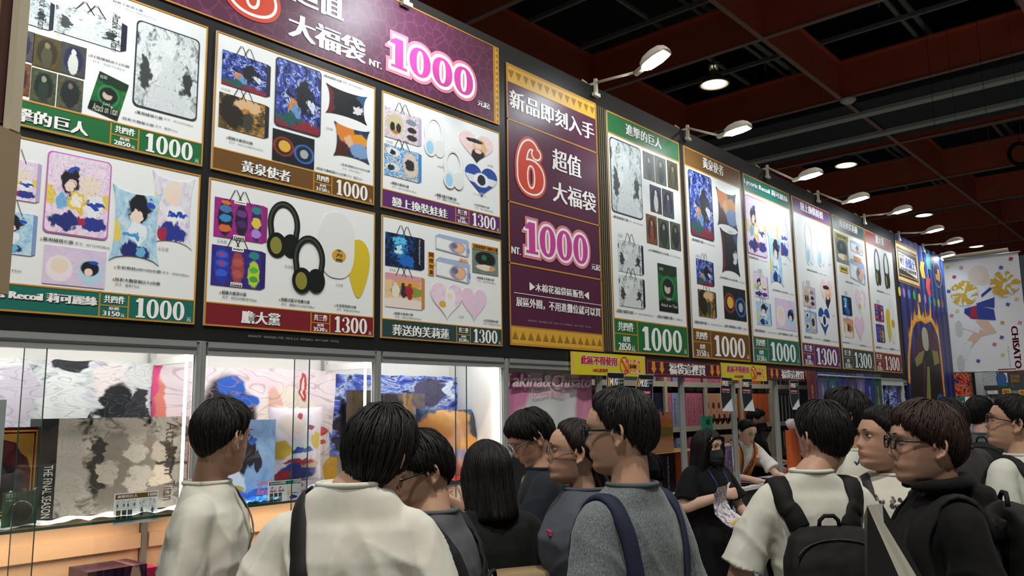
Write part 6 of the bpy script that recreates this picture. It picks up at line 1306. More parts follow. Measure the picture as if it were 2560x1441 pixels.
stroke(b, hp([(720, 740), (810, 850), (720, 850), (690, 880), (620, 960)]), [.08, .08, .07, .065, .06], -.0065, mat('bn_skin', 'e4c0a8', .5)); stroke(b, hp([(720, 835), (640, 810), (585, 795)]), [.055, .05, .05], -.0075, mat('bn_white', 'eceff2', .5)); stroke(b, hp([(640, 920), (605, 1000), (590, 1060)]), [.055, .05, .045], -.0075, mat('bn_white', 'eceff2', .5))
blob(525, 760, 592, 878, 'd0d4da', -.0078); blob(540, 1030, 608, 1150, 'd0d4da', -.0078); A2 = A.put(b.transform(MM), 'abstract_print')
rnd = random.Random(5)
for (cx, cy, rr) in ((597, 545, 85), (918, 470, 92)):
    b = MB()
    for k in range(130):
        a = rnd.uniform(0, 6.283); q = rr*math.sqrt(rnd.random()); p = hu(cx+q*math.cos(a), cy+q*.9*math.sin(a)); L = .055; w = .022; ca, sa = math.cos(a), -math.sin(a)
        b.add([(p[0]+ca*L-sa*w, -.008-.00004*k, p[1]+sa*L+ca*w), (p[0]-ca*L-sa*w, -.008-.00004*k, p[1]-sa*L+ca*w), (p[0]-ca*L+sa*w, -.008-.00004*k, p[1]-sa*L-ca*w), (p[0]+ca*L+sa*w, -.008-.00004*k, p[1]+sa*L-ca*w)], [(0, 1, 2, 3)], mat('bn_yel', 'd8b030', .5) if k % 5 < 3 else mat('bn_white', 'eceff2', .5))
    A.put(b.transform(MM), 'pompom_print')
b = MB()
for k, (x, y, c) in enumerate(((963, 275, 'b04458'), (886, 343, '5060a8'), (520, 417, 'b04458'), (476, 530, '5060a8'), (940, 632, '5060a8'), (708, 1075, '5060a8'), (892, 890, '5060a8'), (897, 775, 'c8a850'), (500, 720, 'd898a0'), (835, 945, 'c87888'), (1010, 590, 'd8d088'), (900, 1028, 'd8d088'), (1034, 775, 'd898a0'), (575, 345, 'd898a0'), (468, 340, 'd8d088'), (545, 685, 'd8d088'))):
    p = hu(x, y); s = .035; b.prism([(p[0]-s, p[1]-s*.4), (p[0]+s*.4, p[1]-s), (p[0]+s, p[1]+s*.5), (p[0]-s*.5, p[1]+s)], -.006, -.0068, mat('bn_c'+c, c, .5))
A.put(b.transform(MM), 'confetti_print')
b = MB(); a, c2 = hu(962, 805), hu(1050, 1130); rot_text(b, 'CHISATO', (a[0], 2*c2[1]-c2[1]-.0, c2[0], a[1]), -.006, mat('bn_crim', 'a82440', .5), 0, .008)
a, c2 = hu(934, 965), hu(966, 1130); rot_text(b, 'Lycoris Recoil', (a[0], c2[1]-.30, c2[0], a[1]), -.006, M_grey); a, c2 = hu(862, 1138), hu(1008, 1165); b.rect(a[0], c2[1], c2[0], a[1], -.006, -.0066, mat('bn_wine', '841c40', .5)); put_text(b, '木棉花福袋區', (a[0]+.03, c2[1]+.02, c2[0]-.03, a[1]-.02), -.0072, M_letter)
a, c2 = hu(1015, 1140), hu(1062, 1162); put_text(b, '3640', (a[0], c2[1], c2[0], a[1]), -.0072, mat('bn_crim', 'a82440', .5), .004); A.put(b.transform(MM), 'lettering')
b = MB(); b.tube([(u0-.03, 0, zt_+.01), (u1+.03, 0, zt_+.01)], .014, 8, M_alu); A.put(b.transform(MM), 'banner_rod'); b = MB(); b.tube([(u0-.02, 0, zb_-.01), (u1+.03, 0, zb_-.01)], .012, 8, M_alu); A.put(b.transform(MM), 'banner_rod')
p0, p1 = planex(2354, 648, XB+.25), planex(2520, 626, XB+.25)
b = MB(); [b.tube([tuple(q), (q[0], q[1], 9.9)], .004, 6, M_ceil) for q in (p0*.9+p1*.1, p0*.1+p1*.9)]; b.tube([tuple(p0), tuple(p1)], .045, 10, mat('rail_white', 'b8b4a4', .5), smooth=False); tag(b.build('hanging_rail'), 'pale horizontal bar just above the hanging white banner', 'rail')
# next booth wall with price strip
XN = 17.0
def booth_panel(name, lab, cat, c, m, X, extra=None):
    a = planex(c[0], c[1], X); d = planex(c[2], c[3], X); uu0, uu1, z1, z0 = -a[1], -d[1], a[2], d[2]; t = thing(name, lab, cat, (X, -(uu0+uu1)/2, z0)); A = Attach(t)
    b = MB(); b.rect(uu0, z0, uu1, z1, .03, 0, m); A.put(b.transform(MX(X)), 'panel')
    if extra: extra(A, uu0, z0, uu1, z1, X)
    return t
def strip(A, x0, z0, x1, z1, X):
    w, h = x1-x0, z1-z0; b = MB(); hs = .26
    b.rect(x0, z1-.48, x1, z1, 0, -.004, art('print_fire_chaos', [(.36, '140c14'), (.45, 'a82424'), (.52, 'd87c28'), (.58, '1c2c70'), (.66, '3a1420')], [], 5, .2)); b.rect(x0, z1-.74, x0+w*.62, z1-.48, 0, -.004, TEAL); b.rect(x0+w*.62, z1-.74, x1, z1-.48, 0, -.004, M_white); A.put(b.transform(MX(X)), 'price_strip')
    b = MB(); put_text(b, '主題商品區', (x0+w*.06, z1-.67, x0+w*.56, z1-.55), -.006, M_letter, .003); put_text(b, '2800', (x0+w*.70, z1-.68, x1-w*.06, z1-.54), -.006, M_rose2, .006); b.transform(MX(X)); A.put(b, 'lettering')
booth_panel('booth_wall', 'pale blue-white booth wall with a green and white price strip', 'panel', (2372, 930, 2458, 1240), mat('booth_pale', 'a8b4c4', .5), XN, strip)
b = MB(); a = planex(2446, 930, XN-.1); z0_, y0_ = 0.0, a[1]; b.box((XN-.13, y0_-.06, 0), (XN-.07, y0_+.06, 3.2), M_alu); tag(b.build('aluminium_post'), 'booth corner post beyond the hanging white banner', 'post')
XD = 20.0
def dark_booth(A, x0, z0, x1, z1, X):
    def px(a, b_): p = planex(a, b_, X); return -p[1], p[2]
    b = MB(); q, w = px(2450, 930), px(2494, 964); b.rect(q[0], w[1], w[0], q[1], 0, -.01, art('print_scribble', [(.42, '3a4048'), (.48, 'd0d8dc'), (.6, 'c0ccd0')], [], 22)); q, w = px(2494, 932), px(2520, 957); b.rect(q[0], w[1], w[0], q[1], 0, -.01, mat('card_white', 'e8ecee', .3)); b.prism(ell((q[0]*.65+w[0]*.35), q[1]-.14, .10, .14), -.01, -.014, mat('print_steel_blue', '2c5c98', .5)); q, w = px(2494, 957), px(2520, 967); b.rect(q[0], w[1], w[0], q[1], 0, -.01, TEAL); A.put(b.transform(MX(X)), 'posters')
    b = MB(); q, w = px(2526, 938), px(2550, 946); put_text(b, '注意事項說明', (q[0], w[1], w[0], q[1]), -.01, M_golddark, .004); q, w = px(2526, 948), px(2550, 956); put_text(b, '請勿觸摸商品', (q[0], w[1], w[0], q[1]), -.01, M_golddark, .004); q, w = px(2472, 977), px(2500, 986); put_text(b, '限量商品販售', (q[0], w[1], w[0], q[1]), -.16, M_letter, .008); b.transform(MX(X)); A.put(b, 'lettering')
booth_panel('booth_fascia', 'dark grey fascia of the far booth at the right border', 'signboard', (2448, 915, 2700, 970), mat('fascia_dark', '34383e', .5), XD, dark_booth)
booth_panel('booth_wall', 'grey back wall of the far booth below its fascia', 'panel', (2448, 965, 2700, 1200), mat('booth_grey', '84888c', .5), XD+.035)
booth_panel('notice_sign', 'small dark sign hanging below the fascia of the far booth', 'sign', (2469, 972, 2505, 992), mat('sign_dark', '3a3434', .5), XD-.031)
def ysm(A, x0, z0, x1, z1, X):
    b = MB(); w, h = x1-x0, z1-z0; put_text(b, '此區不', (x0+w*.1, z0+h*.45, x1-w*.1, z0+h*.9), -.006, M_rose2, .006); put_text(b, '得使用', (x0+w*.2, z0+h*.1, x1-w*.2, z0+h*.4), -.006, M_rose2, .004); b.transform(MX(X)); A.put(b, 'lettering')
booth_panel('notice_sign', 'left one of two small yellow notices on the far booth', 'sign', (2505, 973, 2528, 992), M_ysign, XD-.031, ysm); booth_panel('notice_sign', 'right one of two small yellow notices on the far booth, at the right border', 'sign', (2547, 975, 2572, 993), M_ysign, XD-.031, ysm)
booth_panel('poster', 'blue and white poster beside the post on the far booth', 'poster', (2452, 971, 2467, 1010), art('print_pale_blue', [(.4, '2c4468'), (.5, '8cb0c8'), (.65, 'c8dce0')], [], 2), XD+.003)
booth_panel('poster', 'narrow green and pink poster on the far booth', 'poster', (2470, 990, 2479, 1030), art('print_lime_pink', [(.4, '90c850'), (.5, 'e8e8e8'), (.62, 'd878b0')], [], 3), XD+.003)
booth_panel('poster', 'narrow yellow and white poster on the far booth', 'poster', (2506, 993, 2517, 1025), art('print_amber', [(.4, 'd89c28'), (.52, 'e8e0d0'), (.62, '3a3028')], [], 4), XD+.003)
for (x, y, lab, pw_) in ((16.2, -.6, 'added tube lamp brightening the pale booth wall, hidden by the hanging white banner', 26), (19.3, -2.2, 'added tube lamp brightening the far booth, hidden by the hanging white banner', 22)):  # two hidden lamps added so the neighbouring booth walls are lit
    t = thing('added_tube_lamp', lab, 'lamp', (x, y, 3.3)); b = MB(); b.box((-.04, -.62, .03), (.04, .62, .08), M_panel); [b.tube([(0, v, .08), (0, v, 6.6)], .003, 6, M_ceil) for v in (-.5, .5)]; b.build('housing', None, t); MB().tube([(0, -.6, .01), (0, .6, .01)], .014, 10, M_tube).build('tube', None, t)
    area_light('added_tube_light', (0, 0, -.012), (.6, 0, -.8), .03, pw_, (.95, .98, 1), 1.2, parent=t)
b = MB(); b.box((30, -12, 0), (30.2, 10, 3.2), mat('far_wall', '2e3238', .8)); struct('wall_far', b)
# ------------------------------------------------------------------ people
def skin_mat(name, c):
    if name in MATS: return MATS[name]
    m = mat(name, c, .5, spec=.35, noise_amt=.08, noise_scale=18); b = m.node_tree.nodes['Principled BSDF']
    b.inputs['Subsurface Weight'].default_value = .12; b.inputs['Subsurface Radius'].default_value = (.012, .005, .003); b.inputs['Subsurface Scale'].default_value = 1.0
    return m
SK = {'a': skin_mat('skin_warm', 'b48e78'), 'b': skin_mat('skin_fair', 'cdaa96'), 'c': skin_mat('skin_tan', 'a07a64')}
LIP = {'a': mat('lip_warm', 'a06858', .45), 'b': mat('lip_fair', 'b87868', .45), 'c': mat('lip_tan', '8c5848', .45)}
def hair_mat(name, c):
    if name in MATS: return MATS[name]
    m = mat(name, c, .55, spec=.3); nt = m.node_tree; b = nt.nodes['Principled BSDF']; tc = nt.nodes.new('ShaderNodeTexCoord'); mp = nt.nodes.new('ShaderNodeMapping'); mp.inputs['Scale'].default_value = (160, 160, 12)
    n = nt.nodes.new('ShaderNodeTexNoise'); n.inputs['Scale'].default_value = 1; n.inputs['Detail'].default_value = 2; nt.links.new(tc.outputs['Object'], mp.inputs[0]); nt.links.new(mp.outputs[0], n.inputs['Vector'])
    bp = nt.nodes.new('ShaderNodeBump'); bp.inputs['Strength'].default_value = .5; bp.inputs['Distance'].default_value = .004; nt.links.new(n.outputs['Fac'], bp.inputs['Height']); nt.links.new(bp.outputs[0], b.inputs['Normal'])
    return m
HAIR = {'black': hair_mat('hair_black', '0c0b0b'), 'soft': hair_mat('hair_soft_black', '12100f'), 'brown': hair_mat('hair_brown', '2a1913'), 'dark': hair_mat('hair_dark_brown', '1e1512')}
M_eyew = mat('eye_white', 'd8d4ce', .25); M_iris = mat('eye_iris', '1c120c', .15); M_brow = mat('eyebrow', '1c1613', .7)

def remeshed(mb, name, voxel, smooth=3, mats=None):
    me = mb.mesh(name); o = bpy.data.objects.new(name, me); COL.objects.link(o)
    r = o.modifiers.new('r', 'REMESH'); r.mode = 'VOXEL'; r.voxel_size = voxel; r.use_smooth_shade = True
    s = o.modifiers.new('s', 'SMOOTH'); s.factor = .5; s.iterations = smooth
    dg = bpy.context.evaluated_depsgraph_get(); out = bpy.data.meshes.new_from_object(o.evaluated_get(dg)); out.name = name
    bpy.data.objects.remove(o); bpy.data.meshes.remove(me); out.materials.clear()
    for m in (mats or []): out.materials.append(m)
    return out
def link_mesh(me, name, parent):
    o = bpy.data.objects.new(name, me); COL.objects.link(o); o.parent = parent; return o
def displace(me, fn):
    n = len(me.vertices); co = np.empty(n*3, np.float32); me.vertices.foreach_get('co', co); no = np.empty(n*3, np.float32); me.vertices.foreach_get('normal', no)
    co = co.reshape(-1, 3); no = no.reshape(-1, 3); d = np.array([fn(co[i]) for i in range(n)], np.float32); co += no*d[:, None]; me.vertices.foreach_set('co', co.ravel()); me.update()

# head profile tables (metres, head centre at mid height)
HZ = [-.118, -.112, -.103, -.09, -.075, -.065, -.055, -.045, -.035, -.02, 0, .015, .03, .05, .07, .09, .105, .112, .115]
HF = [.040, .066, .081, .086, .081, .088, .0905, .088, .086, .085, .084, .086, .0935, .091, .084, .067, .043, .022, .0]
HB = [-.012, -.022, -.034, -.05, -.062, -.068, -.074, -.08, -.086, -.093, -.1, -.102, -.103, -.1, -.092, -.075, -.052, -.03, -.012]
HW = [.012, .026, .040, .052, .058, .061, .064, .066, .069, .072, .075, .077, .078, .077, .071, .058, .038, .02, .004]
NZ = [-.044, -.038, -.032, -.026, -.02, -.01, 0, .01, .02, .028]
NP = [0, .007, .017, .0225, .0215, .0165, .012, .007, .003, 0]
NS = [.014, .0145, .0145, .0135, .0115, .0095, .0085, .008, .008, .008]
def head_rings(wf=1.0, jaw=1.0, nose=1.0):
    rings = []; zs = np.concatenate([np.linspace(-.118, -.08, 10), np.linspace(-.076, .04, 36), np.linspace(.046, .115, 16)]); n = 72
    for z in zs:
        f, b, w = np.interp(z, HZ, HF), np.interp(z, HZ, HB), np.interp(z, HZ, HW)*wf
        if z < -.02: w *= jaw
        yc = -.012 if z > -.06 else np.interp(z, [-.118, -.06], [.014, -.012]); ring = []
        for k in range(n):
            t = 2*math.pi*k/n; c, s = math.cos(t), math.sin(t); e = 2/2.25
            x = w*math.copysign(abs(c)**e, c); y = yc+((f-yc) if s > 0 else (yc-b))*math.copysign(abs(s)**e, s)
            if s > 0:
                ns = np.interp(z, NZ, NS); p = np.interp(z, NZ, NP)*nose if NZ[0] < z < NZ[-1] else 0
                y += p*math.exp(-(x/ns)**2*.9)
                ex = abs(x)-.033; y -= .0085*math.exp(-(ex/.015)**2-((z-.012)/.010)**2)
                y += .0035*math.exp(-(ex/.02)**2-((z-.034)/.007)**2)
                y += .003*math.exp(-((abs(x)-.045)/.018)**2-((z+.022)/.014)**2)
                lx = math.exp(-(x/.020)**4)
                y += lx*(.0042*math.exp(-((z+.0515)/.0042)**2)+.0046*math.exp(-((z+.0625)/.0046)**2)-.0030*math.exp(-((z+.0570)/.0018)**2))
            ring.append(Vector((x, y, z)))
        rings.append(ring)
    return rings
def ear(mb, side, M):
    def E(u, v, o): # u fore-aft, v up, o out
        return M @ Vector((side*(.0735+o), -.016-u, .000+v))
    rim = []; rr = []
    for k in range(17):
        t = rad(-70+k*260/16); rim.append(E(-.017*math.cos(t)*(.9 if math.sin(t) < 0 else 1.0)*-1, .031*math.sin(t)+.002, .010+.007*max(0, math.cos(t))-.004*abs(math.sin(t)))); rr.append(.0047)
    mb.tube(rim, rr, 8)
    mb.loft([[E(.016*math.cos(a)*q+.0, .030*math.sin(a)*q, o) for a in [2*math.pi*k/20 for k in range(20)]] for q, o in ((.35, -.012), (.8, -.004), (.95, .003), (.85, .006), (.3, .005))])
    mb.loft([[E(-.004+.008*math.cos(a)*q, -.030+.009*math.sin(a)*q, o) for a in [2*math.pi*k/12 for k in range(12)]] for q, o in ((.5, -.006), (1, .001), (1, .006), (.5, .009))])

def hand(mb, wrist, d, n, s, curl=(25, 30, 25), size=1.0, spread=1.0, thumb=(.75, .6, .35)):
    d = Vector(d).normalized(); n = (Vector(n)-d*d.dot(Vector(n))).normalized(); s = (Vector(s)-d*d.dot(Vector(s))-n*n.dot(Vector(s))).normalized(); w = Vector(wrist); k = size
    rings = []
    for t, hw, ht in ((-.02, .026, .020), (0, .027, .0185), (.03, .035, .0165), (.06, .041, .0145), (.088, .041, .012), (.098, .036, .009)):
        rings.append([w+d*t*k+s*hw*k*math.cos(a)+n*ht*k*math.sin(a) for a in [2*math.pi*q/18 for q in range(18)]])
    mb.loft(rings)
    for i, (o, ln, r) in enumerate(((.031, .070, .0082), (.0105, .079, .0085), (-.0105, .074, .0082), (-.030, .058, .0072))):
        p = w+d*.088*k+s*o*k; dd = (d+s*o*2.2*spread).normalized(); pts = [p-dd*.015*k, p]; rs = [r*k*1.05, r*k]
        for seg, (fr, c) in enumerate(zip((.44, .31, .25), curl)):
            q = Quaternion(dd.cross(n).normalized(), rad(c+i*3)); dd = q @ dd; p = p+dd*ln*fr*k; pts.append(p); rs.append(r*k*(.97-.1*(seg+1)))
        mb.tube(pts, rs, 10); mb.loft([[p+(s*math.cos(a)+n*math.sin(a))*rs[-1]*q+dd*rs[-1]*h for a in [2*math.pi*z/8 for z in range(8)]] for q, h in ((1, -.2), (.75, .6), (.2, .95))])
    p = w+d*.022*k+s*.026*k; td = (s*thumb[0]+d*thumb[1]+n*thumb[2]).normalized(); pts = [p-td*.012*k, p, p+td*.038*k]; td2 = (td+d*.5+n*.2).normalized(); pts += [pts[-1]+td2*.028*k, pts[-1]+td2*.050*k]; mb.tube(pts, [.013*k, .0125*k, .0105*k, .0095*k, .006*k], 10)

def lerp_rings(path, radii, n=16, sub=4, flat=None):
    pass
def limb(mb, pts, rs, sides=18, sub=5):
    """smooth limb through pts with radii rs"""
    P = [Vector(p) for p in pts]; out = []; R = []
    for i in range(len(P)-1):
        p0 = P[max(0, i-1)]; p1 = P[i]; p2 = P[i+1]; p3 = P[min(len(P)-1, i+2)]
        for j in range(sub):
            t = j/sub; t2, t3 = t*t, t*t*t
            out.append(.5*((2*p1)+(-p0+p2)*t+(2*p0-5*p1+4*p2-p3)*t2+(-p0+3*p1-3*p2+p3)*t3)); R.append(rs[i]+(rs[i+1]-rs[i])*(t*t*(3-2*t)))
    out.append(P[-1]); R.append(rs[-1]); mb.tube(out, R, sides)

def hair(name, root, M, style, hm, seed=1, n_clumps=420):
    rnd = random.Random(seed); c = Vector((0, -.010, .018)); rad3 = Vector((.0790, .0985, .0985))
    A = [0, 30, 60, 82, 100, 118, 150, 180]; EM = style.get('hem', [42, 40, 22, -6, -2, -22, -36, -40]); TH = style.get('thick', [.022, .022, .018, .014, .012, .012, .014, .016]); LN = style.get('fall', [0]*8); tilt = Matrix.Rotation(rad(style.get('whorl', 18)), 4, 'X')
    top = style.get('top', .026); ph = seed*1.7
    def guide(a, t, off=0.0):
        ad = abs((math.degrees(a)+180) % 360-180); em = np.interp(ad, A, EM); th = np.interp(ad, A, TH); ln = np.interp(ad, A, LN)
        tot = 1.0; e = 90-(90-em)*min(t, 1.0); th = (top*max(0, math.sin(rad(e)))+th*(1-max(0, math.sin(rad(e)))))
        wob = 1+.16*noise.noise(Vector((math.sin(a)*3+ph, math.cos(a)*3, t*2.5)))+.10*math.sin(a*17+ph+t*2)
        th = th*wob*(1.0 if t < .82 or ln > 0 else max(.12, (1-min(t, 1))/.18*.8+.2)); v = Vector((math.sin(a)*math.cos(rad(e)), math.cos(a)*math.cos(rad(e)), math.sin(rad(e))))
        if t < 1: 
            k = (1-min(t, 1)); v = (v*(1-k*.6)+(tilt @ v)*k*.6).normalized()
        p = c+Vector((v.x*(rad3.x+th+off), v.y*(rad3.y+th+off), v.z*(rad3.z+th+off)))
        if t > 1:
            q = t-1; p.z -= ln*q; sp = style.get('spread', .0); p.x += math.sin(a)*sp*q; p.y += math.cos(a)*sp*q+style.get('back', 0)*q
        return p
    has = any(l > 0 for l in LN); NR = 15; ts = [i/NR for i in range(NR+1)]+([1+(i+1)/9 for i in range(9)] if has else [])
    NA = 80; b = MB(); P = [[M @ guide(2*math.pi*j/NA, max(t, .001)) for j in range(NA)] for t in ts]
    inner = [[M @ (c+(Matrix.Identity(3) @ ((M.inverted() @ p)-c))*.90) if not has else M @ (lambda q: Vector((q.x*.86, q.y*.86-.002, q.z)))(M.inverted() @ p) for p in P[-1]]]
    b.loft(P+inner, hm, True, True); 
    for q in range(int(n_clumps*1.7)):
        a = rnd.uniform(0, 2*math.pi); ad = abs((math.degrees(a)+180) % 360-180); t0 = rnd.uniform(.02, .7); ext = style.get('ext', .06)
        tmax = (2.0 if np.interp(ad, A, LN) > 0 else 1.0); t1 = min(tmax+rnd.uniform(-.02, ext), t0+rnd.uniform(.3, .6)*tmax) if rnd.random() < .7 else tmax+rnd.uniform(-.01, ext)
        off = rnd.uniform(-.002, style.get('lift', .006)); r = rnd.uniform(.0014, .0034)*style.get('clump', 1.0); da = rnd.uniform(-.14, .14)*style.get('mess', 1.0); pts = []; rs = []
        for k in range(7):
            u = k/6; t = t0+(t1-t0)*u; p = guide(a+da*u, t if tmax > 1.5 or t < 1 else min(t, 1.0), off*math.sin(math.pi*min(1, u*.8+.1))+style.get('flick', 0)*u*u*rnd.uniform(.3, 1))
            if tmax <= 1.5 and t > 1: p = p+(p-c).normalized()*.002+Vector((0, 0, -(t-1)*.12))
            pts.append(M @ p); rs.append(r*math.sin(math.pi*(.12+.86*u))**.6)
        b.tube(pts, rs, 5, hm)
    fr = style.get('fringe')
    if fr:
        a0, a1, ln, cnt = fr
        for q in range(cnt):
            a = rad(rnd.uniform(a0, a1)); L = ln*rnd.uniform(.75, 1.1); pts = []; rs = []
            for k in range(7):
                u = k/6; e = 62-u*L; v = Vector((math.sin(a)*math.cos(rad(e)), math.cos(a)*math.cos(rad(e)), math.sin(rad(e)))); th = .016-.010*u+rnd.uniform(-.001, .002); pts.append(M @ (c+Vector((v.x*(rad3.x+th), v.y*(rad3.y+th-.002), v.z*(rad3.z+th))))); rs.append(rnd.uniform(.0045, .0065)*math.sin(math.pi*(.2+.76*u))**.5)
            b.tube(pts, rs, 5, hm)
    pt = style.get('pony')
    if pt:
        base = M @ Vector((0, -.125, pt[0])); wd = Vector((0, 0, -1)); bk = (M.to_3x3() @ Vector((0, -1, .1))).normalized(); L = pt[1]
        for q in range(90):
            j = Vector((rnd.gauss(0, .012), rnd.gauss(0, .012), rnd.gauss(0, .012))); Lq = L*rnd.uniform(.75, 1.05)
            pts = [base+bk*(-.03)+j*.4, base+bk*.03+j, base+bk*.055+wd*Lq*.25+j*1.6, base+bk*.06+wd*Lq*.6+j*2.1, base+bk*.05+wd*Lq+j*1.5]; b.tube(pts, [.006, .009, .010, .008, .002], 6, hm)
        b.tube([base-bk*.02, base+bk*.02], [.022, .022], 14, mat('hair_tie', '2c2420', .6))
    o = b.build(name, None, root); return o
S_SHORT = dict(hem=[40, 36, 20, -6, -4, -30, -48, -54], thick=[.014, .014, .010, .005, .004, .004, .005, .006], top=.018, lift=.007, ext=.05, mess=1.2)
S_UNDER = dict(hem=[34, 32, 16, -2, -4, -22, -42, -50], thick=[.024, .020, .014, .006, .003, .003, .004, .005], top=.022, lift=.006, ext=.03, mess=1.2)
S_MOP = dict(hem=[30, 30, 8, -22, -28, -46, -58, -62], fall=[0, 0, 0, 0, .015, .035, .04, .04], thick=[.020, .016, .010, .006, .005, .006, .010, .016], top=.022, lift=.012, ext=.14, mess=2.2, clump=1.3)
S_BOWL = dict(hem=[24, 22, 6, -10, -6, -32, -50, -55], thick=[.024, .022, .016, .009, .006, .006, .007, .008], top=.020, lift=.008, ext=.07, mess=1.4)
S_LONG = dict(hem=[40, 38, 8, -14, -18, -18, -20, -20], thick=[.014, .013, .013, .014, .016, .017, .018, .020], fall=[0, 0, 0, .13, .16, .17, .17, .17], top=.014, lift=.004, ext=.03, mess=.5, spread=.016)
S_LONG2 = dict(S_LONG, fall=[0, 0, .0, .28, .33, .33, .33, .33], spread=.035, thick=[.014, .013, .014, .016, .020, .022, .024, .026])
S_PONY = dict(hem=[44, 40, 22, -6, -8, -20, -38, -44], thick=[.010, .010, .010, .008, .008, .010, .014, .018], top=.016, lift=.003, ext=.01, mess=.6)

def person(label, px, py, dep, face, head=(0, 0, 0), shirt=('tee', '808080'), style=S_SHORT, hm='black', sk='a', lean=0.0, drop=0.0, build=1.0, armL=None, armR=None, handL=None, handR=None,
           glasses=None, mask=None, seed=1, voxel=.0045, female=False, trousers='1c1e24', fold=.005, clumps=420, collar=None, skirt=None, loose=1.0, sw=1.0, brow=True, slope=0.0, texture=None, hood=False, sleeve=None, side=0.0, ns=.012):
    Hw = Vector(at(px, py, dep)); S = Hw.z+.115+drop+ns; k = S/1.72; root = thing('person', label, 'person')
    hy_, hp_, hr_ = head; hc = Vector((side, .018+lean, S-.115-drop-ns)); rz = face-90
    R = Matrix.Rotation(rad(rz), 4, 'Z'); off = R @ hc; root.location = (Hw.x-off.x, Hw.y-off.y, 0); root.rotation_euler = (0, 0, rad(rz))
    hs = .955 if female else 1.0
    M = Matrix.Translation(hc) @ Matrix.Rotation(rad(hy_), 4, 'Z') @ Matrix.Rotation(rad(hp_), 4, 'X') @ Matrix.Rotation(rad(hr_), 4, 'Y') @ Matrix.Scale(hs, 4)
    bw = build*(.90 if female else 1.0)*sw; zn = 1.45*k-drop*.6
    def sy(z): # spine lean
        t = max(0.0, (z/k-.95)/.5); return lean*.85*min(t, 1.1)**1.3-.012
    def sz(z): return z*k-drop*.6*max(0, min(1, (z-.95)/.5))
    def rings(tab, gx=0.0, gy=0.0, n=40, pw=2.4):
        out = []
        for z, rx, ry, yo in tab:
            out.append([Vector(((rx*bw+gx)*math.copysign(abs(math.cos(a))**(2/pw), math.cos(a)), sy(z*k)+yo+(ry*build+gy)*math.copysign(abs(math.sin(a))**(2/pw), math.sin(a)), sz(z))) for a in [2*math.pi*q/n for q in range(n)]])
        return out
    shw = .180*bw; shz = sz(1.385-slope); SH_ = {s: Vector((s*shw, sy(1.385*k)-.006, shz)) for s in (-1, 1)}
    dflt = {s: (Vector((s*(shw+.055), sy(1.2*k)-.03, sz(1.10))), Vector((s*(shw+.06), sy(1.1*k)+.05, sz(.87)))) for s in (-1, 1)}
    arms = {-1: armL or dflt[-1], 1: armR or dflt[1]}
    arms = {s: (Vector(v[0]), Vector(v[1])) for s, v in arms.items()}
    # ---- body: head, neck, torso, arms and hands in one surface
    b = MB(); b.loft([[M @ p for p in r] for r in head_rings(.97 if female else 1.0, .92 if female else 1.0, .85 if female else 1.0)])
    for s in (-1, 1): ear(b, s, M)
    nb = Vector((0, sy(1.44*k)-.005, sz(1.43))); nt_ = M @ Vector((0, -.022, -.045)); nr = .046 if female else .054
    limb(b, [nb-Vector((0, 0, .05)), nb, (nb+nt_)/2+Vector((0, -.004, 0)), nt_], [nr*1.25, nr*1.12, nr, nr*.98], 24)
    b.loft(rings([(.90, .135, .09, 0), (1.0, .135, .09, 0), (1.15, .142, .095, 0), (1.28, .150, .095, 0), (1.35, .145, .08, 0), (1.395, .11, .06, 0), (1.43, .08, .055, 0)]))
    for s in (-1, 1):
        e, w = arms[s]; sh = SH_[s]; f = .88 if female else 1.0; f *= (build*.5+.5)
        limb(b, [sh+Vector((-s*.05, 0, -.025)), sh+Vector((-s*.012, 0, -.014)), (sh+e)/2, e, e+(w-e)*.35, w], [.034*f, .042*f, .043*f, .039*f, .040*f, .026*f], 20)
        hd = (handL if s < 0 else handR) or {}
        d = hd.get('d', (w-e)); n_ = hd.get('n', (-s, .2, 0)); th = hd.get('s', (0, 1, .1)); hand(b, w, d, n_, th, hd.get('curl', (18, 22, 18)), (.9 if female else 1.0)*hd.get('size', 1.0), hd.get('spread', 1.0))
    body = remeshed(b, 'body', voxel, 2, [SK[sk], LIP[sk]])
    Mi = M.inverted(); n = len(body.vertices); pc = np.empty(len(body.polygons)*3, np.float32); body.polygons.foreach_get('center', pc); pc = pc.reshape(-1, 3); Mn = np.array(Mi); loc = pc @ Mn[:3, :3].T+Mn[:3, 3]
    lipm = (np.abs(loc[:, 0]) < .0225) & (loc[:, 2] > -.0675) & (loc[:, 2] < -.0480) & (loc[:, 1] > .076) & (np.abs(loc[:, 2]+.0575) < .0105*(1-(np.abs(loc[:, 0])/.0235)**2)); body.polygons.foreach_set('material_index', lipm.astype(np.int32)); body.update()
    link_mesh(body, 'body', root)
    # ---- eyes and brows
    for s in (-1, 1):
        b = MB(); c = Vector((s*.0325, .0715, .0125)); rr = .0118
        def ball(b, c, r, m, y0=-1.0):
            b.loft([[M @ (c+Vector((r*math.sin(t)*math.cos(a), r*math.cos(t), r*math.sin(t)*math.sin(a)*.56))) for a in [2*math.pi*q/18 for q in range(18)]] for t in [i*math.pi/10 for i in range(11)]], m)
        ball(b, c, rr, M_eyew); b.loft([[M @ (c+Vector(((rr+.0004)*math.sin(t)*math.cos(a), (rr+.0004)*math.cos(t), (rr+.0004)*math.sin(t)*math.sin(a)*.56))) for a in [2*math.pi*q/16 for q in range(16)]] for t in (.01, .2, .42, .52)], M_iris); b.build('eye', None, root)
        b = MB(); b.tube([M @ Vector((s*x, .0838-.0035*((x-.0325)/.014)**2*1.6+.0005, .0125+.0056-.0026*((x-.031)/.014)**2)) for x in (.0175, .023, .029, .036, .042, .047)], [.0008, .0017, .0021, .0021, .0017, .0008], 6, M_brow); b.build('eyelid_line', None, root)
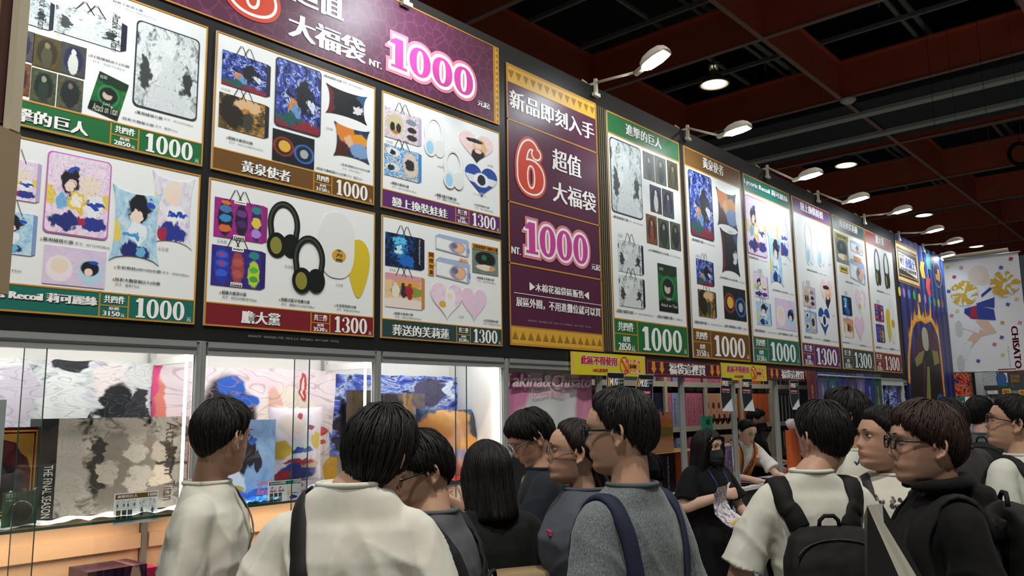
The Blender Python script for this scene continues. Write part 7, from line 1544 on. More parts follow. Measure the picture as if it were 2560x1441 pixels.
        if brow: b = MB(); b.tube([M @ Vector((s*x, .0945-.5*(x-.012)**1.2*.28-.0012, .0335+.004*math.sin((x-.012)/.04*2.4))) for x in (.013, .02, .028, .036, .044, .05)], [.0016, .0030, .0034, .0032, .0026, .0010], 6, M_brow, flat=.5); b.build('eyebrow', None, root)
    # ---- upper garment
    kind, colr = shirt[0], shirt[1]; ms = MATS.get('cloth_'+colr+kind) or (texture or mat('cloth_'+colr+kind, colr, .85, spec=.2, noise_amt=.07, noise_scale=30, bump=.03, bump_scale=420, sheen=.02))
    L = .008*loose; T = [(.80, .178, .122, 0), (.88, .176, .120, 0), (1.0, .168, .112, .0), (1.1, .168, .112, .0), (1.2, .174, .116, .004), (1.28, .178, .118, .006), (1.35, .176, .106, .004), (1.385, .168, .092, .0), (1.41, .140, .078, -.002), (1.432, .106, .070, -.006), (1.450, .078, .064, -.010), (1.462, .064+(.004 if not female else 0), .058, -.012)]
    if slope: T = [(z-(slope*.7 if 1.34 < z < 1.42 else 0), a, c2, d2) for z, a, c2, d2 in T]
    if female: T = [(z, rx, ry+(.018*math.exp(-((z-1.24)/.07)**2)), yo+.014*math.exp(-((z-1.24)/.07)**2)) for z, rx, ry, yo in T]
    b = MB(); b.loft(rings(T, L, L)); short = kind in ('tee', 'vest') or sleeve == 'short'
    for s in (-1, 1):
        e, w = arms[s]; sh = SH_[s]; g = .016*loose
        if kind == 'vest': continue
        if short:
            q = (sh+e)/2; end = sh+(e-sh)*(.88 if not female else .80)
            limb(b, [sh+Vector((-s*.07, 0, .0)), sh+Vector((-s*.012, 0, -.008)), q, end], [.058, .056+g*.25, .054+g*.75, .058+g*1.1], 24)
        else:
            end = e+(w-e)*.92; limb(b, [sh+Vector((-s*.07, 0, .0)), sh+Vector((-s*.012, 0, -.008)), (sh+e)/2, e, e+(w-e)*.5, end], [.058, .057+g*.3, .056+g*.7, .052+g*.6, .046+g*.5, .038+g*.4], 24)
    if hood:
        b.tube([Vector((.105*math.sin(a)*bw, sy(1.46*k)+.010+.080*math.cos(a), sz(1.462)+.016*(1-math.cos(a))*.5+.012)) for a in [rad(25+q*310/24) for q in range(25)]], [.016+.010*math.sin(math.pi*q/24) for q in range(25)], 16)
        b.loft([[Vector((rx*math.cos(a), sy(1.40*k)-.095+ry*math.sin(a), sz(z))) for a in [2*math.pi*q/24 for q in range(24)]] for z, rx, ry in ((1.27, .03, .012), (1.30, .09, .03), (1.36, .12, .045), (1.42, .125, .05), (1.465, .11, .045), (1.48, .08, .03))])
    g = remeshed(b, 'shirt', max(.008, voxel*1.5), 4, [ms]); sd = seed*3.1
    def ff(p):
        f1 = noise.noise(Vector((p[0]*8+sd, p[1]*8, p[2]*2.3))); f2 = noise.noise(Vector((p[0]*17-sd, p[1]*17+p[2]*6, p[2]*8+p[0]*5))); f3 = noise.noise(Vector(((p[0]+p[2])*7, p[1]*6+sd, (p[2]-p[0])*3.5))); damp = min(1, max(.15, (sz(1.42)-p[2])*7))
        return 1.5*fold*damp*((.6-min(1, 3.2*abs(f1))**.7)*1.0+(.55-min(1, 3*abs(f3))**.7)*.7+f2*.35)
    displace(g, ff); so = link_mesh(g, {'tee': 'shirt', 'long': 'shirt', 'hoodie': 'hoodie', 'jacket': 'jacket', 'vest': 'vest'}[kind], root)
    # neckband
    if collar is not False and not hood:
        b = MB(); mc = mat('rib_'+(collar or colr), collar or colr, .85, spec=.2); rx, ry = (.064+.004)*bw+L, .058*build+L
        b.tube([Vector((rx*1.04*math.cos(a), sy(1.462*k)-.012+ry*1.04*math.sin(a), sz(1.462)-.004)) for a in [2*math.pi*q/36 for q in range(37)]], .0075, 10, mc); b.build('collar', None, root)
    # ---- trousers or skirt, shoes
    mt = mat('trouser_'+trousers, trousers, .9, spec=.2)
    b = MB(); b.loft(rings([(.80, .150, .105, 0), (.86, .155, .108, 0), (.95, .150, .102, 0), (1.0, .146, .10, 0)]))
    for s in (-1, 1): limb(b, [(s*.085*bw, -.01, .93*k), (s*.088*bw, -.005, .78*k), (s*.09, .0, .48*k), (s*.092, -.012, .11)], [.085, .086, .062, .055], 18)
    link_mesh(remeshed(b, 'trousers', .012, 3, [mt]), 'trousers', root)
    if skirt:
        b = MB(); b.loft([[Vector((rx*math.cos(a)*(1+.02*math.sin(9*a)), sy(z*k)*.3+ry*math.sin(a)*(1+.02*math.sin(9*a)), z*k)) for a in [2*math.pi*q/60 for q in range(60)]] for z, rx, ry in ((.32, .215, .18), (.5, .20, .17), (.75, .185, .15), (.9, .172, .135), (1.02, .165, .125))], mat('skirt_'+skirt, skirt, .9, spec=.2)); b.build('skirt', None, root)
    for s in (-1, 1):
        b = MB(); sx = s*.092; b.loft([[(sx+.048*w*math.copysign(abs(math.cos(a))**.8, math.cos(a)), y, max(.0, h*(.5+.5*math.sin(a)))) for a in [2*math.pi*q/16 for q in range(16)]] for y, w, h in ((-.10, .5, .06), (-.085, .85, .10), (-.03, .9, .12), (.05, .95, .085), (.12, 1.0, .06), (.165, .75, .045), (.18, .4, .03))], mat('shoe_dark', '24242a', .6)); b.build('shoe', None, root)
    hair('hair', root, M, style, HAIR[hm], seed, clumps)
    if glasses:
        b = MB(); mg = mat('spec_frame_'+glasses, glasses, .3, metal=.3); gth = .0027 if glasses < '3' else .0014
        for s in (-1, 1):
            rim = [M @ Vector((s*.034+.0245*math.copysign(abs(math.cos(a))**.75, math.cos(a)), .1005-.25*abs((s*.034+.0245*math.cos(a)))**1.6*.9, .010+.0185*math.copysign(abs(math.sin(a))**.75, math.sin(a)))) for a in [2*math.pi*q/24 for q in range(25)]]; b.tube(rim, gth, 6, mg)
            b.tube([M @ Vector((s*.0585, .0965, .016)), M @ Vector((s*.074, .080, .016)), M @ Vector((s*.0805, .02, .014)), M @ Vector((s*.0805, -.015, .010)), M @ Vector((s*.077, -.036, -.012))], gth*1.1, 6, mg)
            b.tube([M @ Vector((s*.010, .0985, .012)), M @ Vector((s*.009, .106, .002))], .001, 5, mg)
        b.tube([M @ Vector((-.0105, .100, .014)), M @ Vector((0, .1045, .016)), M @ Vector((.0105, .100, .014))], gth, 6, mg); go = b.build('glasses', None, root)
        b = MB()
        for s in (-1, 1): P = [M @ Vector((s*.034+.024*math.copysign(abs(math.cos(a))**.75, math.cos(a)), .1002-.25*abs((s*.034+.024*math.cos(a)))**1.6*.9, .010+.018*math.copysign(abs(math.sin(a))**.75, math.sin(a)))) for a in [2*math.pi*q/24 for q in range(24)]]; b.add(P, [tuple(range(24))], glass_mat('spectacle_lens', (.95, .97, .98), .08))
        b.build('lens', None, go)
    if mask:
        b = MB(); Pm = []
        for i in range(15):
            v = i/14; row = []
            for j in range(25):
                u = (j/24-.5)*2; z = .004-.022*abs(u)-.112*v*(1-.28*abs(u)); z = -.002-(.108*v)*(1-.42*u*u)-.020*abs(u); x = .076*math.sin(u*1.45); f = np.interp(max(z, -.116), HZ, HF); ww = np.interp(max(z, -.116), HZ, HW); xr = min(.999, abs(x)/(ww+.006)); y = -.012+(f+.012+.026*math.exp(-(x/.032)**2)*math.sin(math.pi*min(1, .18+v*.8)))*(1-xr**2.25)**(1/2.25) if xr < 1 else -.012; row.append(M @ Vector((x, max(y, -.005)+.006, z)))
            Pm.append(row)
        mm = mat('mask_'+mask, mask, .8); b.grid(Pm, mm); b.grid([[p+(M.to_3x3() @ Vector((0, -.003, 0))) for p in r] for r in Pm], mm, flip=True)
        for s in (-1, 1):
            for z0 in (-.022, -.075): b.tube([M @ Vector((s*.071, .028, z0)), M @ Vector((s*.080, -.005, z0*.5+.008)), M @ Vector((s*.083, -.034, .012))], .0012, 5, mm)
        b.build('face_mask', None, root)
    bvh = BVHTree.FromPolygons([v.co.copy() for v in g.vertices], [tuple(p.vertices) for p in g.polygons])
    return dict(root=root, bvh=bvh, M=M, k=k, S=S, sz=sz, sy=sy, bw=bw, shz=shz, mesh=g, SH=SH_, arms=arms)

def on_body(P, spec, lift=.006):
    """spec ('b'|'f'|'t'|'l'|'r', a, b) -> point on the garment surface and its outward normal (local to the person)"""
    kd, a, c = spec
    o, d = {'b': (Vector((a, -1.2, c)), Vector((0, 1, 0))), 'f': (Vector((a, 1.2, c)), Vector((0, -1, 0))), 't': (Vector((a, c, 2.6)), Vector((0, 0, -1))), 'l': (Vector((-1.2, a, c)), Vector((1, 0, 0))), 'r': (Vector((1.2, a, c)), Vector((-1, 0, 0)))}[kd]
    h = P['bvh'].ray_cast(o, d)
    if h[0] is None: return o+d*1.1, -d
    return h[0]+h[1]*lift, h[1]
def ribbon(P, specs, w, m, name, parent, lift=.006, thick=.006, sub=5):
    pts = [on_body(P, s, lift) if s[0] != 'p' else (Vector(s[1]), Vector(s[2])) for s in specs]; C = []; N = []
    for i in range(len(pts)-1):
        p0, p1, p2, p3 = [pts[max(0, min(len(pts)-1, j))][0] for j in (i-1, i, i+1, i+2)]
        for j in range(sub):
            t = j/sub; C.append(.5*((2*p1)+(-p0+p2)*t+(2*p0-5*p1+4*p2-p3)*t*t+(-p0+3*p1-3*p2+p3)*t**3)); N.append(pts[i][1].lerp(pts[i+1][1], t))
    C.append(pts[-1][0]); N.append(pts[-1][1]); rings = []
    for i in range(len(C)):
        if specs[min(i//sub+1, len(specs)-1)][0] == 'p': continue
        q, qn, _, _ = P['bvh'].find_nearest(C[i])
        if (C[i]-q).dot(qn) < lift: C[i] = q+qn*lift; N[i] = (N[i]+qn).normalized()

    for i in range(len(C)):
        T = (C[min(i+1, len(C)-1)]-C[max(0, i-1)]).normalized(); n = (N[i]-T*N[i].dot(T)); n = n.normalized() if n.length > 1e-5 else T.orthogonal().normalized(); s = T.cross(n); ww = w[0]+(w[1]-w[0])*i/(len(C)-1) if hasattr(w, '__len__') else w
        rings.append([C[i]+s*(ww/2)*a+n*thick*c for a, c in ((-1, 0), (-.9, .7), (0, 1), (.9, .7), (1, 0), (.9, -.3), (-.9, -.3))])
    b = MB(); b.loft(rings, m); o = b.build(name, None, parent); return o
def worn(P, name, label, cat):
    """an Empty at the wearer's place for a thing he carries"""
    t = thing(name, label, cat); t.location = P['root'].location; t.rotation_euler = P['root'].rotation_euler; return t
def backpack(P, label, colr, w=.30, z0=.98, z1=1.40, depth=.16, strapw=.055, straps=(-1, 1), pocket=True, sx=.105, trim=None, xo=0.0):
    t = worn(P, 'backpack', label, 'backpack'); m = mat('bag_nylon_'+colr, colr, .75, spec=.3, bump=.06, bump_scale=500, noise_amt=.12, noise_scale=20); k = P['k']
    yb = min(on_body(P, ('b', xo+x, z*k), 0)[0].y for x in (-.08, 0, .08) for z in (z0+.08, (z0+z1)/2, z1-.05))-.004
    b = MB(); rings = []
    for z, f, dd in ((z0, .80, .70), (z0+.02, .95, .92), (z0+.10, 1.0, 1.0), ((z0+z1)/2, 1.0, .96), (z1-.10, .96, .80), (z1-.03, .84, .58), (z1, .6, .36)):
        rings.append([Vector((xo+w/2*f*math.copysign(abs(math.cos(a))**.5, math.cos(a)), yb-depth*dd*.5+depth*dd*.5*math.copysign(abs(math.sin(a))**.5, math.sin(a)), z*k)) for a in [2*math.pi*q/32 for q in range(32)]])
    b.loft(rings); me = remeshed(b, 'pack_body', .009, 3, [m]); displace(me, lambda p: .006*noise.noise(Vector((p[0]*9, p[1]*9, p[2]*9)))+.003*noise.noise(Vector((p[0]*25, p[1]*25, p[2]*25)))); link_mesh(me, 'pack_body', t)
    if pocket:
        b = MB(); b.loft([[Vector((xo+w*.40*f*math.copysign(abs(math.cos(a))**.5, math.cos(a)), yb-depth*.97-.020+.028*dd*math.copysign(abs(math.sin(a))**.6, math.sin(a)), z*k)) for a in [2*math.pi*q/28 for q in range(28)]] for z, f, dd in ((z0+.02, .85, .6), (z0+.05, 1, 1), (z0+.17, 1, 1), (z0+.22, .9, .6))], m); b.build('front_pocket', None, t)
        b = MB(); b.tube([Vector((xo+w*.42*math.sin(a), yb-depth*.80*(1-.25*abs(math.cos(a))), (z1-.09+.06*math.cos(a))*k)) for a in [rad(-80+q*160/12) for q in range(13)]], .003, 6, mat('zip_dark', '0c0c0e', .4)); b.build('zip', None, t)
    b = MB(); b.tube([Vector((xo+x, yb-.02-.01*math.cos(x*30), z1*k+dz)) for x, dz in ((-.035, -.01), (-.03, .02), (-.015, .035), (.015, .035), (.03, .02), (.035, -.01))], .007, 8, m); b.build('top_loop', None, t)
    for s in straps:
        sp = [('b', xo+s*sx*.70, (z1-.01)*k), ('b', xo*.4+s*sx*.86, ((z1)*k+P['shz'])/2), ('b', s*sx, P['shz']-.015), ('t', s*sx*1.05, P['sy'](1.40*k)), ('f', s*sx*1.05, P['shz']-.03), ('f', s*sx*1.10, 1.24*k), ('f', s*sx*1.2, 1.10*k), ('f', s*sx*1.3, 1.0*k)]
        ribbon(P, sp, (strapw, strapw*.8), m, 'strap', t, lift=.004, thick=.012)
    return t, yb
V = Vector
def cloth_heather():
    m = mat('cloth_heather', '5c6468', .9, spec=.2, sheen=.2); nt = m.node_tree; tc = nt.nodes.new('ShaderNodeTexCoord'); mp = nt.nodes.new('ShaderNodeMapping'); mp.inputs['Scale'].default_value = (420, 420, 130); mp.inputs['Rotation'].default_value = (0, .3, 0)
    n = nt.nodes.new('ShaderNodeTexNoise'); n.inputs['Scale'].default_value = 1; n.inputs['Detail'].default_value = 3; cr = nt.nodes.new('ShaderNodeValToRGB'); cr.color_ramp.elements[0].position = .36; cr.color_ramp.elements[0].color = (*srgb('474d51'), 1); cr.color_ramp.elements[1].position = .64; cr.color_ramp.elements[1].color = (*srgb('747c80'), 1)
    nt.links.new(tc.outputs['Object'], mp.inputs[0]); nt.links.new(mp.outputs[0], n.inputs['Vector']); nt.links.new(n.outputs['Fac'], cr.inputs[0]); nt.links.new(cr.outputs[0], nt.nodes['Principled BSDF'].inputs['Base Color']); return m
def strap(P, label, specs, w, colr, cat='bag', name='shoulder_bag', thick=.004, bagbox=None):
    t = worn(P, name, label, cat); m = mat('webbing_'+colr, colr, .7, bump=.05, bump_scale=500); ribbon(P, specs, w, m, 'strap', t, thick=thick)
    if bagbox:
        (cx, cy, cz), (bw, bd, bh) = bagbox; b = MB(); b.loft([[V((cx+bw/2*f*math.copysign(abs(math.cos(a))**.45, math.cos(a)), cy+bd/2*f*math.copysign(abs(math.sin(a))**.45, math.sin(a)), cz+z*bh/2)) for a in [2*math.pi*q/28 for q in range(28)]] for z, f in ((-1, .85), (-.9, 1), (.8, 1), (1, .9))], mat('bag_nylon_'+colr+'b', colr, .75, bump=.2, bump_scale=200)); b.build('pouch', None, t)
    return t

# man in the long-sleeved white shirt, left
P1 = person('man in a long-sleeved white shirt, undercut black hair, turned towards the display case', 556, 1100, 2.72, -42, (60, -4, 0), ('long', 'c9c8be'), S_UNDER, 'soft', 'a', lean=.02, seed=11, loose=1.6, fold=.010, clumps=520, sw=.94, slope=.02)
b = MB(); q = [on_body(P1, ('f', .0, z*P1['k']), .003) for z in (1.425, 1.38, 1.33, 1.28, 1.23)]; b.tube([p[0] for p in q], .0035, 6, mat('placket', '9a988c', .8)); b.build('placket', None, P1['root'])
strap(P1, 'grey crossbody strap worn by the man in the long-sleeved white shirt', [('b', -.08, P1['shz']-.08), ('t', -.10, P1['sy'](1.4)), ('f', -.075, 1.33*P1['k']), ('f', .0, 1.20*P1['k']), ('f', .08, 1.05*P1['k']), ('r', .02, .96*P1['k'])], .034, '5a5c5a', bagbox=((.27, -.10, .92), (.08, .16, .13)))
# man from behind, centre
P2 = person('man seen from behind in a plain white T-shirt, thick black hair, front centre', 948, 1140, 2.2, 44, (-20, -16, 9), ('tee', 'cdccc2'), S_MOP, 'black', 'a', lean=.02, seed=22, side=.07, ns=.088, build=1.04, loose=1.6, fold=.009, clumps=700, slope=.05, sw=.98)
strap(P2, 'wide black shoulder strap on the back of the man in the plain white T-shirt', [('f', -.13, 1.25*P2['k']), ('f', -.125, P2['shz']-.02), ('t', -.115, P2['sy'](1.4)), ('b', -.108, P2['shz']-.04), ('b', -.098, 1.22*P2['k']), ('b', -.085, 1.08*P2['k']), ('b', -.06, .94*P2['k'])], .048, '0b0b0c', bagbox=((.02, -.25, .86), (.28, .10, .2)))
# man with glasses and grey shirt looking down
P3 = person('man with black-rimmed glasses and grey shirt looking down, beside the man seen from behind', 1050, 1184, 2.58, 112, (44, -20, 0), ('tee', '55575c'), S_BOWL, 'soft', 'a', lean=.06, drop=.03, seed=33, glasses='18181a', loose=1.4, slope=.02, sw=.95, armL=(V((-.22, .10, 1.08)), V((-.10, .30, 1.10))), armR=(V((.22, .06, 1.06)), V((.10, .30, 1.10))))
backpack(P3, 'dark backpack with wide padded straps on the man in grey looking down', '1c1d20', z0=.88, z1=1.22, strapw=.075, sx=.12)
# long-haired woman
P4 = person('woman with long straight black hair seen from behind, black top, tan bag strap', 1216, 1182, 3.15, 62, (8, -8, 0), ('tee', '17181a'), S_LONG, 'soft', 'b', seed=44, female=True, clumps=520, fold=.004, loose=1.1, slope=.03, collar=False)
strap(P4, 'tan strap and small dark bag of the woman with long straight hair', [('f', -.10, 1.2*P4['k']), ('t', -.115, P4['sy'](1.4)), ('b', -.105, P4['shz']-.04), ('b', -.06, 1.22*P4['k']), ('b', .0, 1.08*P4['k']), ('b', .05, .98*P4['k'])], .026, '8c7654', bagbox=((.06, -.235, 1.0), (.26, .13, .26)))
# tall man looking down by the pink banner
P5 = person('tall man with clear glasses and dark navy shirt looking down, before the pink banner', 1329, 1100, 3.58, 128, (14, -30, 0), ('tee', '1e222a'), S_BOWL, 'soft', 'a', lean=.07, drop=.03, seed=55, glasses='70787c', loose=1.2, sw=.9, armL=(V((-.22, .12, 1.14)), V((-.12, .36, 1.27))), armR=(V((.20, .10, 1.10)), V((.02, .32, 1.22))),
            handL=dict(d=(.1, .9, .35), n=(.8, -.1, .3), s=(.2, -.2, .9), curl=(40, 45, 30)), handR=dict(d=(-.3, .8, .3), n=(-.3, -.3, .8), s=(.8, .3, .2), curl=(40, 45, 30)))
# woman with glasses and ponytail
P6 = person('woman with glasses and a low ponytail in profile, slate grey T-shirt', 1432, 1134, 2.98, 142, (-8, 4, 0), ('tee', '4a4f58'), S_PONY, 'dark', 'a', seed=66, female=True, glasses='5a5046', build=1.16, loose=1.1, fold=.004, clumps=380, lean=.02)
P6s = dict(P6); hair_pt = None
b = MB(); rnd = random.Random(9); M6 = P6['M']; base = M6 @ V((0, -.098, -.035))
for q in range(110):
    j = V((rnd.gauss(0, .013), rnd.gauss(0, .010), rnd.gauss(0, .010))); L = rnd.uniform(.16, .25); b.tube([base+V((0, .03, .02))+j*.3, base+j, base+V((0, -.035, -L*.3))+j*1.4, base+V((0, -.05, -L*.65))+j*1.8, base+V((0, -.045, -L))+j*1.3], [.006, .009, .010, .008, .002], 6, HAIR['dark'])
b.build('ponytail', None, P6['root'])
b = MB(); c0, _ = on_body(P6, ('f', -.08, 1.31*P6['k']), .002); b.box(c0-V((.028, .004, .008)), c0+V((.028, .003, .008)), mat('logo_magenta', 'b83878', .6)); b.build('chest_logo', None, P6['root'])
# tall man in heather grey
P7 = person('tall man in a heather grey top with dark glasses, navy backpack strap, looking left', 1548, 1086, 2.36, 84, (26, -2, 0), ('tee', 'heather'), S_SHORT, 'soft', 'a', seed=77, glasses='15161a', loose=1.1, fold=.006, clumps=620, texture=cloth_heather(), collar='4c5458', sleeve='short', sw=.9, slope=.02)
backpack(P7, 'navy backpack strap and pack on the tall man in heather grey', '1c2438', strapw=.05, sx=.12, straps=(1, -1), w=.28, depth=.12, z0=.66, z1=1.0)
b = MB(); c0, n0 = on_body(P7, ('r', -.02, 1.03*P7['k']), .003); Mx = Matrix.Translation(c0) @ Matrix(((0, 0, 1, 0), (1, 0, 0, 0), (0, 1, 0, 0), (0, 0, 0, 1))); vs, fs = glyphs('LIFE'); b.add([Mx @ V((p[0]*.028-.03, p[1]*.028, .003)) for p in vs], fs, mat('logo_pale', 'b0b4b4', .6)); b.build('sleeve_logo', None, P7['root'])
# small face behind him
P7b = person('woman behind the counter half hidden behind the tall man in heather grey', 1606, 1106, 7.6, 250, (-10, -18, 0), ('tee', '1c1c20'), S_PONY, 'black', 'b', seed=78, female=True, voxel=.007, clumps=160)
# masked woman in black
P8 = person('woman in black with long hair and a dark face mask, holding a leaflet', 1772, 1120, 5.45, 256, (6, -2, 0), ('tee', '0c0c0e'), S_LONG2, 'black', 'b', seed=88, female=True, mask='1a2422', loose=1.5, fold=.004, skirt='0b0b0d', trousers='141416', clumps=520,
            armR=(V((.235, .0, 1.05)), V((.115, .235, 1.135))), armL=(V((-.24, .04, 1.03)), V((-.20, .29, .83))),
            handR=dict(d=(-.8, .3, .1), n=(-.1, -.9, -.2), s=(.1, .1, .9), curl=(55, 60, 40)), handL=dict(d=(.1, .9, -.1), n=(.9, -.1, -.1), s=(.1, .0, 1), curl=(35, 35, 25)))
M8 = P8['M']; b = MB(); rnd = random.Random(4)
for q in range(26):
    a = rad(rnd.uniform(-38, 38)); pts = []
    for k_ in range(7):
        u = k_/6; e = 66-u*44; v = V((math.sin(a)*math.cos(rad(e)), math.cos(a)*math.cos(rad(e)), math.sin(rad(e)))); pts.append(M8 @ (V((0, -.010, .018))+V((v.x*.084, v.y*.1055, v.z*.112))))
    b.tube(pts, [.003, .006, .0065, .006, .005, .004, .0015], 6, HAIR['black'])
b.build('fringe', None, P8['root'])
b = MB(); 
for s in (-1, 1):
    q = [on_body(P8, sp, .004)[0] for sp in (('f', s*.065, 1.42*P8['k']), ('f', s*.06, 1.34*P8['k']), ('f', s*.045, 1.24*P8['k']), ('f', s*.01, 1.14*P8['k']))]; b.tube(q, .005, 6, mat('lanyard_blue', '1c2c6c', .6))
b.build('lanyard', None, P8['root'])
b = MB(); e, w = P8['arms'][1]; d = (w-e).normalized(); c = e+(w-e)*.80; o1 = d.orthogonal().normalized(); o2 = d.cross(o1); b.tube([c+(o1*math.cos(a)+o2*math.sin(a))*.031 for a in [2*math.pi*q/20 for q in range(21)]], .003, 6, M_brow); b.build('wristband', None, P8['root'])
t = worn(P8, 'leaflet', 'long printed leaflet held in both hands by the masked woman', 'leaflet'); Le = [(1793, 1220), (1783, 1258), (1788, 1288), (1812, 1311), (1838, 1327)]; Ri = [(1818, 1214), (1815, 1248), (1826, 1273), (1847, 1289), (1868, 1303)]; Pg = []
for i in range(17):
    u = i/16*4; j = min(3, int(u)); f = u-j; l = [Le[j][q]+(Le[j+1][q]-Le[j][q])*f for q in (0, 1)]; r_ = [Ri[j][q]+(Ri[j+1][q]-Ri[j][q])*f for q in (0, 1)]; dd = 5.04+.05*math.sin(u*1.3)
    Pg.append([V(at(l[0]+(r_[0]-l[0])*x, l[1]+(r_[1]-l[1])*x, dd+.02*x)) for x in (0, .33, .66, 1)])
A_leaf = art('print_leaflet', [(.38, 'd0c8d0'), (.46, '6c6880'), (.52, 'e4e0e0'), (.6, '9c8c98'), (.68, 'ecebe6')], [(.5, .16, .3, .06, 'c8b040')], 3.5, .04, 'CONSTANT')
b = MB(); b.grid(Pg, A_leaf); b.grid([[p+V((0, -.002, .001)) for p in r] for r in Pg], A_leaf, flip=True); keep(b.build('sheet'), t)
# staff behind the counter
P9 = person('woman in an orange vest over a white T-shirt leaning on the counter, looking down', 1868, 1082, 7.8, 240, (6, -24, 0), ('tee', 'd8d8d4'), S_PONY, 'black', 'b', lean=.28, drop=.08, seed=99, female=True, voxel=.006, clumps=260,
            armL=(V((-.26, .36, 1.04)), V((-.24, .60, 1.005))), armR=(V((.25, .38, 1.04)), V((.05, .55, 1.005))), handL=dict(d=(.5, .8, -.05), n=(0, 0, -1), s=(.8, -.3, 0)), handR=dict(d=(-.8, .5, -.05), n=(0, 0, -1), s=(-.3, .8, 0)))
def vest_over(P, colr):
    me = P['mesh']; n = len(me.vertices); k = P['k']; sx = P['SH'][1].x-.035; co = [v.co+v.normal*.012 for v in me.vertices]
    def ok(c): 
        g = np.interp(c.z/k, [.86, 1.12, 1.30, 1.45], [.012, .02, .055, .10]); return abs(c.x) < sx and .86*k < c.z and not (c.y > P['sy'](c.z) and abs(c.x) < g)
    fs = [tuple(p.vertices) for p in me.polygons if ok(p.center)]; used = sorted({i for f in fs for i in f}); ix = {v: i for i, v in enumerate(used)}
    b = MB(); b.add([co[v] for v in used], [tuple(ix[v] for v in f) for f in fs], mat('vest_'+colr, colr, .75), None, True); b.build('vest', None, P['root'])
vest_over(P9, 'e07c14')
b = MB()
for s in (-1, 1):
    q = [on_body(P9, sp, .03)[0] for sp in (('f', s*.07, 1.40*P9['k']), ('f', s*.065, 1.30*P9['k']), ('f', s*.05, 1.2*P9['k']), ('f', s*.01, 1.08*P9['k']))]; b.tube(q, .006, 6, mat('lanyard_dark', '2c2c3c', .6))
b.build('lanyard', None, P9['root']); b = MB(); c0, _ = on_body(P9, ('f', -.10, 1.27*P9['k']), .03); b.box(c0-V((.025, .003, .012)), c0+V((.025, .003, .012)), mat('vest_badge', 'e8b0b0', .6)); b.build('vest_emblem', None, P9['root'])
P10 = person('man with glasses and a black mask behind the woman in an orange vest', 1892, 1053, 9.1, 282, (12, -10, 0), ('tee', '16181c'), S_UNDER, 'black', 'a', seed=101, glasses='908874', mask='16161a', voxel=.007, clumps=220, armR=(V((.25, .0, 1.1)), V((.22, .26, 1.02))), armL=(V((-.25, .05, 1.08)), V((-.18, .32, 1.05))))
P11 = person('staff member in orange vest and black sleeves, hidden behind the man with the backpack', 2010, 1086, 9.6, 232, (0, -20, 0), ('long', '17171a'), S_SHORT, 'black', 'a', seed=111, voxel=.007, clumps=160, lean=.05, armL=(V((-.27, .1, 1.08)), V((-.16, .34, 1.16))), armR=(V((.27, .08, 1.08)), V((.20, .36, 1.14))))
vest_over(P11, 'e07c14')
# man with the black backpack
P12 = person('man seen from behind in a white T-shirt with a black backpack', 2056, 1098, 2.84, 40, (20, -4, -3), ('tee', 'c8c8be'), S_SHORT, 'black', 'a', seed=122, build=.95, side=.06, sw=.88, ns=.045, loose=1.2, clumps=520, fold=.006, slope=.02, armL=(V((-.27, -.02, 1.12)), V((-.24, .12, .93))))
backpack(P12, 'black backpack on the man in the white T-shirt right of the counter', '0c0c0e', z0=.92, z1=1.29, w=.33, strapw=.07, sx=.115)
# person with blue lanyard behind
P13 = person('person with a blue lanyard, grey mask and white T-shirt, behind two men', 2110, 1046, 3.75, 70, (40, 4, 0), ('tee', 'c4c4ba'), S_MOP, 'black', 'c', seed=133, mask='7c8480', clumps=360, voxel=.006, build=1.05)
b = MB(); q = [on_body(P13, sp, .004)[0] for sp in (('b', -.05, 1.43*P13['k']), ('b', -.085, P13['shz']+.015), ('t', -.095, P13['sy'](1.4)), ('f', -.085, 1.34*P13['k']), ('f', -.05, 1.2*P13['k']))]; b.tube(q, .006, 6, mat('lanyard_blue', '1c2c6c', .6)); b.build('lanyard', None, P13['root'])
# man with printed tee
P14 = person('man in a white T-shirt printed with small dark portraits, looking left', 2206, 1104, 3.2, 204, (-68, 8, 0), ('tee', 'c9c6bc'), S_UNDER, 'soft', 'a', seed=144, side=.03, build=1.08, loose=1.3, clumps=480, fold=.004, armL=(V((-.30, .06, 1.08)), V((-.14, .34, 1.05))), armR=(V((.30, .04, 1.08)), V((.16, .34, 1.06))))
b = MB(); rnd = random.Random(6); m1 = mat('tee_ink', '2c2a28', .8); m2 = mat('tee_ink_grey', '6c6862', .8)
for i, z in enumerate((1.36, 1.30, 1.24)):
    for j, x in enumerate((-.11, -.05, .01, .07)):
        c0, n0 = on_body(P14, ('f', x+.008*i, z*P14['k']), .0025)
        for q in range(7):
            dx, dz = rnd.uniform(-.018, .018), rnd.uniform(-.02, .02); h, n1 = on_body(P14, ('f', c0.x+dx, c0.z+dz), .003); s = n1.orthogonal().normalized(); u = n1.cross(s); r1 = rnd.uniform(.005, .011); b.add([h+(s*math.cos(a)*r1+u*math.sin(a)*r1*rnd.uniform(.5, 1)) for a in [2*math.pi*k_/7 for k_ in range(7)]], [tuple(range(7))], m1 if q % 3 else m2)
b.build('shirt_print', None, P14['root'])
strap(P14, 'black crossbody strap on the man in the printed white T-shirt', [('b', .09, P14['shz']-.05), ('t', .10, P14['sy'](1.4)), ('f', .095, 1.34*P14['k']), ('f', .13, 1.22*P14['k']), ('f', .16, 1.12*P14['k'])], .035, '17181a')
